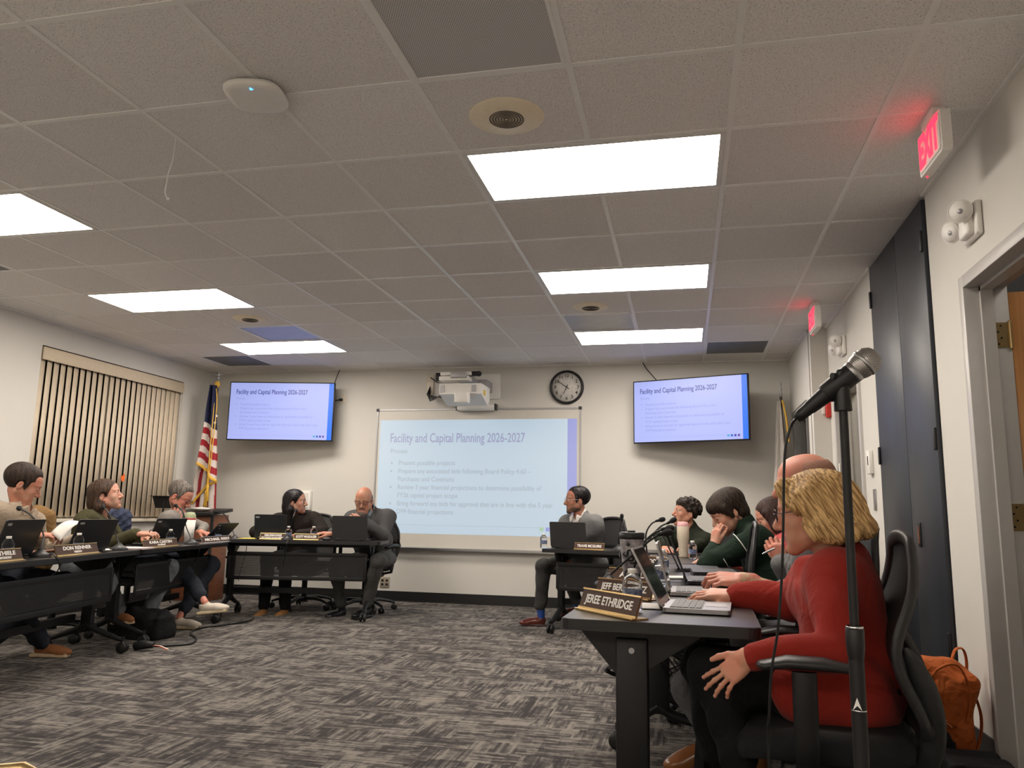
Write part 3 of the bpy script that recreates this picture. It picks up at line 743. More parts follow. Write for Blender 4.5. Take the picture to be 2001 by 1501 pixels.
def slide(c, w_, h_, F, lit, proj=False, parent=None, off=0.0008):
    """the slide: background, side band, heading, text lines, four squares. c centre; F columns = right, up, out"""
    c = Vector(c)
    P = lambda x, y: c + F @ Vector((x * w_, y * h_, 0))
    def quad(m, x0, y0, x1, y1, z, mi=0):
        vs = [c + F @ Vector((x * w_, y * h_, z)) for x, y in ((x0, y0), (x1, y0), (x1, y1), (x0, y1))]; m.add(vs, [(0, 1, 2, 3)], mi)
    m = MB(); quad(m, -.5, -.5, .455, .5, off); quad(m, .455, -.5, .5, .5, off, 1)
    img = m.build('slide_image', [lit['bg'], lit['band']], parent)
    m = MB()
    m.text('Facility and Capital Planning 2026-2027', h_ * 0.115, P(-.445, .335), F, align='LEFT', bold=0.0012 * h_, lift=off + 0.001, fitw=w_ * 0.69)
    m.build('heading', lit['head'], img)
    m = MB()
    lines = [('Process', .22, 0), ('Present possible projects', .115, 1), ('Prepare any associated bids following Board Policy 4.60 \u2013', .043, 1), ('Purchases and Contracts', -.028, 2),
             ('Review 5 year financial projections to determine possibility of', -.099, 1), ('FY26 capital project scope', -.170, 2), ('Bring forward any bids for approval that are in line with the 5 year', -.241, 1), ('D99 financial projections', -.312, 2)]
    for s_, y, ind in lines:
        x = -.44 if ind == 0 else -.395
        m.text(s_, h_ * 0.058, P(x, y), F, align='LEFT', lift=off + 0.001, sx=0.895, bold=0.0006 * h_)
        if ind == 1:
            cc = P(-.43, y); rr = h_ * 0.010
            m.add([cc + F @ Vector((rr * math.cos(a), rr * math.sin(a), off + 0.0012)) for a in [2 * PI * k / 10 for k in range(10)]], [tuple(range(10))])
    quad(m, -.46, -.4275, .33, -.425, off + 0.001)
    m.build('slide_text', lit['text'], img)
    for k in range(4):
        m = MB(); quad(m, .325 + .029 * k, -.455, .325 + .029 * k + .018, -.455 + .018 * w_ / h_, off + 0.001); m.build('colour_square', lit['sq'][k], img)
    return img
def em(nm, c, s): return emat(nm, c, s)
# projector light painted into the board slide as emission: pale, washed out
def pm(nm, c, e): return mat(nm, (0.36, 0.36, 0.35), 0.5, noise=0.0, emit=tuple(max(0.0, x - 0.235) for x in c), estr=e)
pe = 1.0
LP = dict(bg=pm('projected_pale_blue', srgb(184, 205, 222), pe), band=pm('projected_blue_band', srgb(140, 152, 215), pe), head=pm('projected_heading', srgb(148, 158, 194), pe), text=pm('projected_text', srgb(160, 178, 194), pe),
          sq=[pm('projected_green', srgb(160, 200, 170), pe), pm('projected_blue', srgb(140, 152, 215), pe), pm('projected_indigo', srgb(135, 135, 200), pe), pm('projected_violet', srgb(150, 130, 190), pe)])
FB = Matrix(((1, 0, 0), (0, 0, -1), (0, 1, 0)))
sx0, sx1, sz0, sz1 = -3.69, -1.372, 0.75, 2.045
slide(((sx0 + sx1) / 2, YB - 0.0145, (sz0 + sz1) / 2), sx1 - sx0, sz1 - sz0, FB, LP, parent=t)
se = 0.70
LS = dict(bg=em('screen_lilac', srgb(172, 184, 250), se), band=em('screen_blue', srgb(0, 112, 240), se), head=em('screen_heading', srgb(62, 70, 150), se), text=em('screen_text', srgb(150, 160, 228), se),
          sq=[em('screen_teal', srgb(60, 165, 210), se), em('screen_mid_blue', srgb(10, 90, 200), se), em('screen_indigo', srgb(45, 45, 170), se), em('screen_violet', srgb(85, 60, 165), se)])
def television(c, w_, h_, yaw, tilt, label, armx, away):
    t = thing('television', label, 'television', c, 0)
    F = Rz(yaw) @ Rx(tilt) @ FB
    c = Vector(c); P = lambda x, y, z: c + F @ Vector((x, y, z))
    MB().box(P(0, 0, -0.02), (w_ + 0.024, h_ + 0.024, 0.036), R=F, bevel=0.004).box(P(0, -0.05, -0.05), (w_ * 0.7, h_ * 0.6, 0.04), R=F, bevel=0.012).build('housing', M_black, t)
    slide(P(0, 0, -0.0015), w_, h_, F, LS, parent=t)
    m = MB(); m.box(P(0, 0, -0.08), (0.40, 0.36, 0.03), R=F); wp = Vector((armx, YB - 0.012, c.z)); m.box(wp, (0.14, 0.02, 0.30)); e = P(0, 0, -0.09)
    mid = (wp + e) / 2 + Vector((0.10 * away, 0, 0))
    for dz in (-0.08, 0.08):
        m.tube([wp + Vector((0, 0, dz)), mid + Vector((0, 0, dz)), e + Vector((0, 0, dz))], 0.016, n=8)
    m.build('wall_arm', M_black_m, t)
    return t
def tvfit(uvs, ys):
    TL, TR, BL, BR = [py(u, v, y) for (u, v), y in zip(uvs, ys)]
    c = (TL + TR + BL + BR) / 4; w_ = ((TR - TL).length + (BR - BL).length) / 2 - 0.024; h_ = ((TL - BL).length + (TR - BR).length) / 2 - 0.024
    d = (TR - TL).normalized(); return c, w_, h_, math.atan2(d.y, d.x)
c, w_, h_, yaw = tvfit([(448, 746), (653, 748), (444, 860), (651, 862)], [5.44, 5.66, 5.44, 5.66])
television(c, w_, h_, yaw, math.radians(0), 'wall-mounted television showing the lilac slide, left of the whiteboard', c.x - 0.1, -1)
c, w_, h_, yaw = tvfit([(1237, 742), (1463, 733), (1238, 864), (1464, 863)], [5.72, 5.32, 5.72, 5.32])
television(c, w_, h_, yaw, math.radians(0), 'wall-mounted television showing the lilac slide, right of the clock', c.x + 0.1, 1)
# cables from the ceiling to the screens
for (u, v), (u2, v2), lb in (((664, 724), (653, 747), 'left'), ((1256, 712), (1283, 738), 'right')):
    a = py(u, v, YB - 0.02); b_ = py(u2, v2, YB - 0.12); a.z = H - 0.003
    single('ceiling_cable', MB().tube([a, a.lerp(b_, 0.4) + Vector((-0.02 if lb == 'right' else 0, 0, 0)), b_ + Vector((0, 0, -0.03))], 0.005, n=6), M_dark, f'thin dark cable running from the ceiling to the {lb} television', 'cable', a)
# outlet plate by the left screen
a = py(671, 780, YB)
t = thing('wall_outlet_plate', 'cream outlet plate with black plug right of the left television', 'outlet', a)
MB().box(a + Vector((0, -0.004, 0)), (0.075, 0.008, 0.115), bevel=0.002).build('plate', M_cream_p, t)
MB().box(a + Vector((-0.02, -0.022, -0.01)), (0.04, 0.03, 0.03), bevel=0.006).tube([a + Vector((-0.03, -0.03, -0.01)), a + Vector((-0.09, -0.03, -0.02)), a + Vector((-0.16, -0.06, -0.03))], 0.006, n=6).build('plug', M_black, t)
a = py(752, 1138, YB)
t = thing('low_wall_outlet', 'beige outlet plate low on the back wall beside the grey-suited man', 'outlet', a)
MB().box(a + Vector((0, -0.004, 0)), (0.115, 0.008, 0.115), bevel=0.002).build('plate', mat('tan_outlet', (0.34, 0.29, 0.22), 0.5), t)
for dx in (-0.026, 0.026):
    for dz in (-0.022, 0.022): MB().box(a + Vector((dx, -0.009, dz)), (0.028, 0.004, 0.026), bevel=0.001).build('socket', M_dark, t)
a = py(595, 978, YB)
t = thing('wall_box', 'white surface box on the back wall behind the black-haired woman', 'box', a)
MB().box(a + Vector((0, -0.03, 0)), (0.20, 0.06, 0.22), bevel=0.004).build('body', M_white_p, t); MB().box(a + Vector((0.0, -0.063, 0)), (0.15, 0.008, 0.17)).build('cover', M_wall_w, t)
# clock
cc = py(1107, 756.5, YB - 0.03); cr_ = 0.192
t = thing('wall_clock', 'round black-rimmed wall clock between whiteboard and right television', 'clock', Vector((cc.x, YB, cc.z)))
MB().lathe([(cr_ * 0.86, 0.03), (cr_ * 0.90, 0.045), (cr_ * 0.97, 0.045), (cr_, 0.030), (cr_, 0.0)], (cc.x, YB, cc.z), frame((0, -1, 0)), 48, caps=False).build('rim', M_black, t)
face = MB().lathe([(0.0, 0.022), (cr_ * 0.9, 0.022), (cr_ * 0.9, 0.0)], (cc.x, YB, cc.z), frame((0, -1, 0)), 48).build('dial', mat('clock_face', (0.62, 0.60, 0.56), 0.6), t)
m = MB()
for k in range(1, 13):
    a = PI / 2 - k * PI / 6
    m.text(str(k), 0.052, (cc.x + 0.128 * math.cos(a), YB - 0.0225, cc.z + 0.128 * math.sin(a)), FB, bold=0.0006)
for k in range(60):
    a = 2 * PI * k / 60; r0 = 0.158 if k % 5 else 0.153
    p0 = Vector((cc.x + r0 * math.cos(a), YB - 0.0235, cc.z + r0 * math.sin(a))); p1 = Vector((cc.x + 0.163 * math.cos(a), YB - 0.0235, cc.z + 0.163 * math.sin(a)))
    m.tube([p0, p1], 0.0009, n=4)
m.build('numerals', M_black, face)
for nm, ang, ln, wd in (('hour_hand', 90 - (6 + 51 / 60) * 30, 0.088, 0.0055), ('minute_hand', 90 - 51 * 6, 0.122, 0.0042)):
    a = math.radians(ang); d = Vector((math.cos(a), 0, math.sin(a))); c0 = Vector((cc.x, YB - 0.027, cc.z))
    MB().tube([c0 - d * 0.03, c0, c0 + d * ln], [wd, wd, wd * 0.5], n=6).build(nm, M_black, t)
# short-throw projector on its wall arm
pc = py(905, 765, 5.45)
t = thing('projector', 'white short-throw projector on a wall arm above the whiteboard', 'projector', Vector((pc.x, YB, pc.z)))
W5 = lambda u, v, y: py(u, v, y)
MB().box2(W5(920, 731, YB - 0.02) + Vector((0, 0, 0)), W5(978, 780, YB), bevel=0.008).build('wall_plate', M_white_p, t)
a = W5(905, 742, 5.45)
MB().box2((a.x - 0.06, 5.15, a.z - 0.03), (a.x + 0.12, YB, a.z + 0.03), bevel=0.01).box((a.x + 0.1, 5.75, a.z - 0.03), (0.26, 0.25, 0.12), bevel=0.01).build('arm', M_silver, t)
p0 = W5(858, 750, 5.12); p1 = W5(937, 769, 5.12)
bx, bz = (p0.x + p1.x) / 2, (p0.z + p1.z) / 2; bw, bh = p1.x - p0.x, 0.115
m = MB(); m.box((bx, 5.30, bz), (bw, 0.36, bh), bevel=0.012)
m.prism([(5.12, bz + bh / 2 - 0.005), (5.12, bz - bh / 2), (5.40, bz - bh / 2 - 0.09), (5.48, bz - bh / 2 - 0.03), (5.48, bz + bh / 2 - 0.005)], bx - bw / 2 + 0.01, bx + bw / 2 + 0.02, (0, 0, 0), Matrix(((0, 0, 1), (1, 0, 0), (0, 1, 0))))
body = m.build('body', M_white_p, t)
for sx_ in (-0.42, 0.36): MB().box((bx + sx_ * bw, 5.118, bz), (0.05, 0.004, 0.075)).build('vent', M_silver, body)
MB().box((bx + 0.2 * bw, 5.128, bz - bh / 2 - 0.02), (0.19, 0.03, 0.05)).build('lower_duct', M_silver, body)
MB().box((bx + bw / 2 + 0.022, 5.24, bz - 0.03), (0.004, 0.08, 0.055)).build('warning_label', mat('yellow_label', (0.7, 0.5, 0.08), 0.6), body)
q = W5(900, 776, 5.02)
MB().box((q.x, 5.08, q.z), (0.15, 0.10, 0.115), bevel=0.012).build('lens_hood', M_white_p, t)
m = MB(); q = W5(890, 741, 5.25); m.box(q, (0.33, 0.14, 0.045), bevel=0.004); m.box(q + Vector((0.02, 0, 0.05)), (0.34, 0.14, 0.035), bevel=0.004); m.build('interface_unit', M_white_p, t)
m = MB(); q = W5(908, 731, 5.25); m.box(q, (0.34, 0.07, 0.045), bevel=0.006)
for k in range(5): m.sphere(q + Vector((-0.12 + 0.06 * k, -0.037, 0)), 0.006, n=8)
m.sphere(q + Vector((0.16, 0, 0)), 0.03, n=12)
o = m.build('microphone_bar', M_black, t)
a = W5(842, 750, YB)
t2 = thing('cable_outlet_box', 'wall outlet box with black and white cables left of the projector', 'outlet', a)
MB().box(a + Vector((0, -0.01, 0.06)), (0.08, 0.02, 0.09), bevel=0.003).box(a + Vector((0, -0.01, -0.06)), (0.08, 0.02, 0.15), bevel=0.003).build('plates', M_cream_p, t2)
m = MB()
for k in range(5):
    m.tube([a + Vector((0.0, -0.02, -0.04 - 0.015 * k)), a + Vector((-0.01 + 0.01 * k, -0.10, -0.14 - 0.02 * k)), a + Vector((0.10, -0.2, -0.18 - 0.01 * k)), Vector((bx - bw / 2 + 0.04, 5.3, bz - 0.08 + 0.02 * k))], 0.006, n=6)
m.tube([a + Vector((0, -0.02, 0.07)), a + Vector((0.1, -0.06, 0.0)), a + Vector((0.16, -0.2, -0.02))], 0.006, n=6)
m.box(a + Vector((0.12, -0.1, 0.06)), (0.05, 0.05, 0.09), bevel=0.005)
m.build('cables', M_black, t2)
q = W5(928, 796, YB - 0.10); q0 = W5(893, 796, YB - 0.10); q1 = W5(966, 796, YB - 0.10)
t3 = thing('speaker_bar', 'white bar unit mounted just above the whiteboard frame', 'speaker bar', Vector((q.x, YB, q.z)))
MB().box2((q0.x, YB - 0.13, q.z - 0.035), (q1.x, YB - 0.04, q.z + 0.03), bevel=0.02).build('body', M_white_p, t3); MB().box2((q0.x - 0.015, YB - 0.10, q.z - 0.03), (q0.x, YB - 0.0, q.z + 0.04)).build('bracket', M_dark, t3); MB().box2((q1.x, YB - 0.10, q.z - 0.03), (q1.x + 0.015, YB, q.z + 0.04)).build('bracket', M_dark, t3)

# ------------------------------------------------------------------ flags
def spline_(P, k=8):
    P = [Vector(p) for p in P]; Q = []
    for i in range(len(P) - 1):
        p0 = P[max(0, i - 1)]; p1 = P[i]; p2 = P[i + 1]; p3 = P[min(len(P) - 1, i + 2)]
        for j in range(k):
            u = j / k; Q.append(0.5 * ((2 * p1) + (-p0 + p2) * u + (2 * p0 - 5 * p1 + 4 * p2 - p3) * u * u + (-p0 + 3 * p1 - 3 * p2 + p3) * u ** 3))
    Q.append(P[-1]); return Q
M_pole = mat('dark_wood_pole', (0.05, 0.022, 0.012), 0.35, noise=0.1)
M_goldc = mat('gold_fringe', (0.72, 0.43, 0.06), 0.6, noise=0.25, scale=400)
# American flag in the corner, two hanging layers of gathered cloth
M_fred = mat('flag_red', (0.30, 0.012, 0.022), 0.65, noise=0.06); M_fwhite = mat('flag_white', (0.60, 0.53, 0.49), 0.65, noise=0.04); M_fblue = mat('flag_navy', (0.010, 0.013, 0.045), 0.6, noise=0.08)
FY = 5.36
fb_ = py(398, 1000, FY); ft_ = py(427, 742, FY); sl = (ft_ - fb_) / (ft_.z - fb_.z); base_f = fb_ - sl * fb_.z
t = thing('american_flag', 'American flag with gold fringe on a pole topped by an eagle, in the left corner', 'flag', base_f)
MB().lathe([(0.0, 0.0), (0.13, 0.0), (0.13, 0.02), (0.05, 0.045), (0.03, 0.10), (0.0, 0.10)], base_f, I3, 24).build('floor_stand', M_gold, t)
MB().cyl(base_f + sl * 0.08, ft_, 0.013).build('pole', M_pole, t)
m = MB(); tp = ft_
m.lathe([(0.0, 0.0), (0.018, 0.0), (0.018, 0.03), (0.010, 0.05), (0.012, 0.06), (0.020, 0.07), (0.006, 0.09)], tp + Vector((0, 0, -0.05)), I3, 14)
m.sphere(tp + Vector((0, 0, 0.06)), (0.018, 0.016, 0.030), n=12); m.sphere(tp + Vector((0, -0.015, 0.085)), 0.010, n=10)
for sg in (-1, 1): m.tube([tp + Vector((0, 0, 0.05)), tp + Vector((sg * 0.045, 0, 0.065)), tp + Vector((sg * 0.085, 0, 0.085 - 0.02 * (sg > 0)))], [0.016, 0.015, 0.004], n=8, flat=(1, 0.4))
m.build('eagle_finial', M_silver, t)
def edge_pts(lst, v):
    for (v0, a0, b0), (v1, a1, b1) in zip(lst, lst[1:]):
        if v <= v1: q = max(0, (v - v0) / (v1 - v0)); return a0 + (a1 - a0) * q, b0 + (b1 - b0) * q
    return lst[-1][1], lst[-1][2]
E1 = [(752, 418, 426), (800, 409, 426), (830, 405, 426), (900, 391, 426), (935, 389, 425)]
E2 = [(880, 395, 424), (940, 380, 421), (1000, 373, 420), (1040, 372, 418)]
def layer1(a, b_):                     # a across, b_ down; the lower hem runs diagonally
    vb = 902 + 34 * min(1, max(0, a * 1.5 - 0.25)); v = 754 + (vb - 754) * b_
    u0, u1 = edge_pts(E1, v); p = py(u0 + (u1 - u0) * a, v + 5 * math.sin(a * 7) * b_, FY - 0.05)
    p.y += -0.035 - 0.028 * math.sin(a * 9.5 + 0.6) - 0.02 * math.sin(a * 19); return p
def layer2(a, b_):
    v = 885 + 150 * b_; u0, u1 = edge_pts(E2, v); p = py(u0 + (u1 - u0) * a, v, FY - 0.01)
    p.y += -0.020 * math.sin(a * 17 + 1.5 * b_) ; return p
def striped(fn, NU, NV, sel, name, par):
    m = MB(); P = [[fn(i / NU, j / NV) for j in range(NV + 1)] for i in range(NU + 1)]
    vs = [p for r in P for p in r]; n0 = 0
    m.v = [tuple(p) for p in vs]
    for i in range(NU):
        for j in range(NV):
            q = lambda a, b_: a * (NV + 1) + b_
            m.f.append((q(i, j), q(i + 1, j), q(i + 1, j + 1), q(i, j + 1))); m.m.append(sel((i + .5) / NU, (j + .5) / NV)); m.sm.append(True)
    o = m.build(name, [M_fred, M_fwhite, M_fblue], par)
    md = o.modifiers.new('cloth thickness', 'SOLIDIFY'); md.thickness = 0.002; return o
fl = striped(layer1, 40, 120, lambda a, b_: 2 if b_ < 0.475 else (1 if int((b_ - 0.475 + 0.02 * math.sin(a * 6)) / 0.078) % 2 == 0 else 0), 'cloth', t)
striped(layer2, 60, 40, lambda a, b_: int((a * 5.2 + 0.35 * b_ + 3)) % 2, 'lower_cloth', t)
m = MB(); m.tube([layer1(k / 30, 1.0) + Vector((0, -0.004, -0.012)) for k in range(31)], 0.020, n=8, flat=(0.9, 0.3), up=(0, 0, 1))
m.tube([layer1(1.0, 1.0) + Vector((0, 0.01, -0.01)), py(405, 948, FY - 0.05), py(385, 972, FY - 0.04), py(374, 985, FY - 0.03)], 0.018, n=8, flat=(0.9, 0.3), up=(0, 0, 1)); m.build('fringe', M_goldc, t)
m = MB(); m.sphere(ft_ + Vector((0, -0.015, -0.06)), (0.035, 0.03, 0.04), n=12)
a0 = ft_ + Vector((0.0, -0.05, -0.06))
for (u1, v1), (u2, v2) in (((415, 830), (403, 960)), ((423, 800), (406, 950))):
    e = py(u2, v2, FY - 0.13); m.tube(spline_([a0, py(u1, v1, FY - 0.13), e], 8), 0.0055, n=6); m.lathe([(0.004, 0.02), (0.015, 0.0), (0.012, -0.03), (0.024, -0.17), (0.0, -0.175)], e, I3, 12)
m.build('gold_cord', M_goldc, t)
for u_, v_ in ((423, 813), (420, 826)):
    c = py(u_, v_, FY - 0.135); pts = []
    for k in range(10):
        a = PI / 2 + k * PI / 5 + 0.2; r = 0.020 if k % 2 == 0 else 0.008; pts.append((r * math.cos(a), r * math.sin(a)))
    MB().prism(pts, -0.001, 0.002, c, FB).build('star', M_letter, fl)
# pale flag in the right corner
fb2 = Vector((0.74, 5.62, 0))
t = thing('state_flag', 'furled white flag with gold fringe on a pole in the right corner', 'flag', fb2)
MB().lathe([(0.0, 0.0), (0.12, 0.0), (0.12, 0.02), (0.05, 0.045), (0.03, 0.10), (0.0, 0.10)], fb2, I3, 24).build('floor_stand', M_gold, t)
MB().cyl(fb2 + Vector((0, 0, 0.08)), fb2 + Vector((0.02, 0, 2.24)), 0.013).build('pole', M_pole, t)
MB().lathe([(0.0, 0.0), (0.014, 0.0), (0.014, 0.04), (0.008, 0.05), (0.017, 0.075), (0.006, 0.10), (0.012, 0.13), (0.002, 0.16)], fb2 + Vector((0.02, 0, 2.22)), I3, 14).build('finial', M_silver, t)
def f2(a, bb):
    ph = bb * 2 * PI; r = (0.018 + 0.075 * min(1, a * 1.4)) * (1 + 0.28 * math.sin(5 * ph + 3 * a))
    return (fb2.x - 0.0 + r * math.cos(ph) * 0.9, fb2.y + r * math.sin(ph), 2.18 - 1.35 * a)
MB().grid(f2, 30, 40).build('cloth', mat('ivory_flag_cloth', (0.50, 0.47, 0.43), 0.7, noise=0.06, scale=12), t)
MB().tube([fb2 + Vector((0.03, -0.03, 2.18)), fb2 + Vector((0.055, -0.07, 2.0)), fb2 + Vector((0.07, -0.09, 1.75))], 0.010, n=8).build('fringe', M_goldc, t)
# ------------------------------------------------------------------ furniture builders (all in local coordinates, then placed by their root)
def L_(m, name, mats, par):
    o = m.build(name, mats, None); o.parent = par; return o

def office_chair(name_label, loc, rz, group='black office chairs', back_h=0.95, style='mesh', seat_z=0.44, arm=True, base_rot=0.3, ay=0.0, pl=1.0):
    """local +y is the way the sitter faces"""
    t = thing('office_chair', name_label, 'chair', loc, rz, group)
    sz = seat_z
    m = MB(); n = 28; rings = []
    for z, s_ in ((sz - 0.055, 0.90), (sz - 0.045, 0.98), (sz - 0.015, 1.0), (sz + 0.012, 0.97), (sz + 0.022, 0.86)):
        ring = []
        for k in range(n):
            a = 2 * PI * k / n; c_, s2 = math.cos(a), math.sin(a); q = (abs(c_) ** 3.2 + abs(s2) ** 3.2) ** (-1 / 3.2)
            x, y = 0.25 * q * c_ * s_, 0.03 + 0.235 * q * s2 * s_
            dz = -0.035 * max(0, (y - 0.14) / 0.12) ** 2 + 0.012 * (x / 0.25) ** 2
            ring.append(Vector((x, y, z + dz)))
        rings.append(ring)
    loft(m, rings); L_(m, 'seat', M_fabric_b, t)
    m = MB(); m.box((0, 0.0, sz - 0.085), (0.30, 0.28, 0.05), bevel=0.015); m.box((0, 0, sz - 0.12), (0.12, 0.16, 0.05), bevel=0.01); m.tube([(0.12, 0.03, sz - 0.10), (0.27, 0.06, sz - 0.095)], 0.006, n=6)
    m.box((0.28, 0.06, sz - 0.095), (0.05, 0.02, 0.012), bevel=0.004); L_(m, 'mechanism', M_dark, t)
    L_(MB().cyl((0, 0, 0.09), (0, 0, sz - 0.13), 0.028).cyl((0, 0, 0.22), (0, 0, sz - 0.13), 0.018), 'gas_lift', M_black_m, t)
    m = MB(); m.cyl((0, 0, 0.065), (0, 0, 0.12), 0.045, 0.038)
    for k in range(5):
        a = base_rot + 2 * PI * k / 5; d = Vector((math.cos(a), math.sin(a), 0))
        m.tube([d * 0.03 + Vector((0, 0, 0.105)), d * 0.16 + Vector((0, 0, 0.108)), d * 0.27 + Vector((0, 0, 0.088)), d * 0.315 + Vector((0, 0, 0.072))], [0.030, 0.026, 0.020, 0.017], n=8, flat=(1.0, 0.7), up=d.cross(Vector((0, 0, 1))))
    L_(m, 'star_base', M_black, t)
    for k in range(5):
        a = base_rot + 2 * PI * k / 5; d = Vector((math.cos(a), math.sin(a), 0)); s2 = d.cross(Vector((0, 0, 1)))
        c0 = d * 0.315 + Vector((0, 0, 0.0285)); m = MB()
        for sg in (-1, 1): m.lathe([(0.0, -0.009), (0.020, -0.009), (0.0275, -0.006), (0.0275, 0.006), (0.020, 0.009), (0.0, 0.009)], c0 + s2 * (0.015 * sg), frame(s2), 18)
        m.cyl(c0 - s2 * 0.008 + Vector((0, 0, 0)), c0 + s2 * 0.008, 0.012); m.cyl(c0 + Vector((0, 0, 0.01)), c0 + Vector((0, 0, 0.05)), 0.008)
        L_(m, 'caster', M_black, t)
    if style == 'mesh':
        bh = back_h
        def by(z):
            q = (z - sz) / (bh - sz); return -0.225 - 0.045 * math.sin(q * PI * 0.9) * (q < 0.45) - 0.05 * q * q + (-0.045 * math.sin(0.45 * PI * 0.9) if False else 0) - 0.02
        def wdt(q): return 0.205 + 0.030 * math.sin(PI * min(1, q * 1.1)) - 0.05 * max(0, q - 0.7) / 0.3
        z0, z1 = sz + 0.07, bh
        out = []
        for k in range(13): q = k / 12; out.append(Vector((-wdt(q), by(z0 + (z1 - z0 - 0.03) * q), z0 + (z1 - z0 - 0.03) * q)))
        for k in range(1, 8): a = k / 8; out.append(Vector((-wdt(1) * math.cos(a * PI), by(z1), z1 - 0.03 + 0.03 * math.sin(a * PI))))
        for k in range(12, -1, -1): q = k / 12; out.append(Vector((wdt(q), by(z0 + (z1 - z0 - 0.03) * q), z0 + (z1 - z0 - 0.03) * q)))
        fr = L_(MB().tube(out, 0.014, n=8, closed=True), 'back_frame', M_black, t)
        def msh(a, b_):
            q = b_; z = z0 + (z1 - z0 - 0.005) * q; wd = wdt(min(1, q)) * (1.0 if q < 0.93 else math.sqrt(max(0.05, 1 - ((q - 0.93) / 0.075) ** 2)))
            x = (2 * a - 1) * wd; return (x, by(z) + 0.012 * (1 - (2 * a - 1) ** 2) * -1, z)
        L_(MB().grid(msh, 14, 20, thick=0.003), 'back_mesh', M_mesh, t)
        m = MB(); m.tube([(0, -0.10, sz - 0.09), (0, -0.24, sz - 0.06), (0, -0.30, sz + 0.06), (0, -0.30, sz + 0.22)], [0.026, 0.026, 0.024, 0.016], n=8, flat=(1.5, 0.7), up=(1, 0, 0))
        m.tube([(-0.19, by(sz + 0.2) - 0.01, sz + 0.20), (0, -0.305, sz + 0.20), (0.19, by(sz + 0.2) - 0.01, sz + 0.20)], 0.014, n=8); L_(m, 'back_brace', M_black, t)
    if arm:
        for sg in (-1, 1):
            m = MB(); m.tube([(sg * 0.19, ay, sz - 0.07), (sg * 0.285, ay, sz - 0.05), (sg * 0.295, ay, sz + 0.02), (sg * 0.295, ay, sz + 0.19)], [0.020, 0.022, 0.024, 0.024], n=10, flat=(0.6, 1.3), up=(1, 0, 0))
            st = L_(m, 'arm_post', M_black, t)
            pts = [(sg * 0.295, -0.13, sz + 0.205), (sg * 0.295, -0.06, sz + 0.212), (sg * 0.29, 0.05, sz + 0.212), (sg * 0.285, 0.12, sz + 0.200)]
            pts = [(a_, b_ * pl + ay, c_) for a_, b_, c_ in pts]
            L_(MB().tube(pts, [0.026, 0.036, 0.036, 0.028], n=12, flat=(1.1, 0.45), up=(1, 0, 0)).sphere(pts[-1], (0.030, 0.022, 0.0126), n=14).sphere(pts[0], (0.028, 0.022, 0.0117), n=14), 'armrest', M_dark, t)
    return t

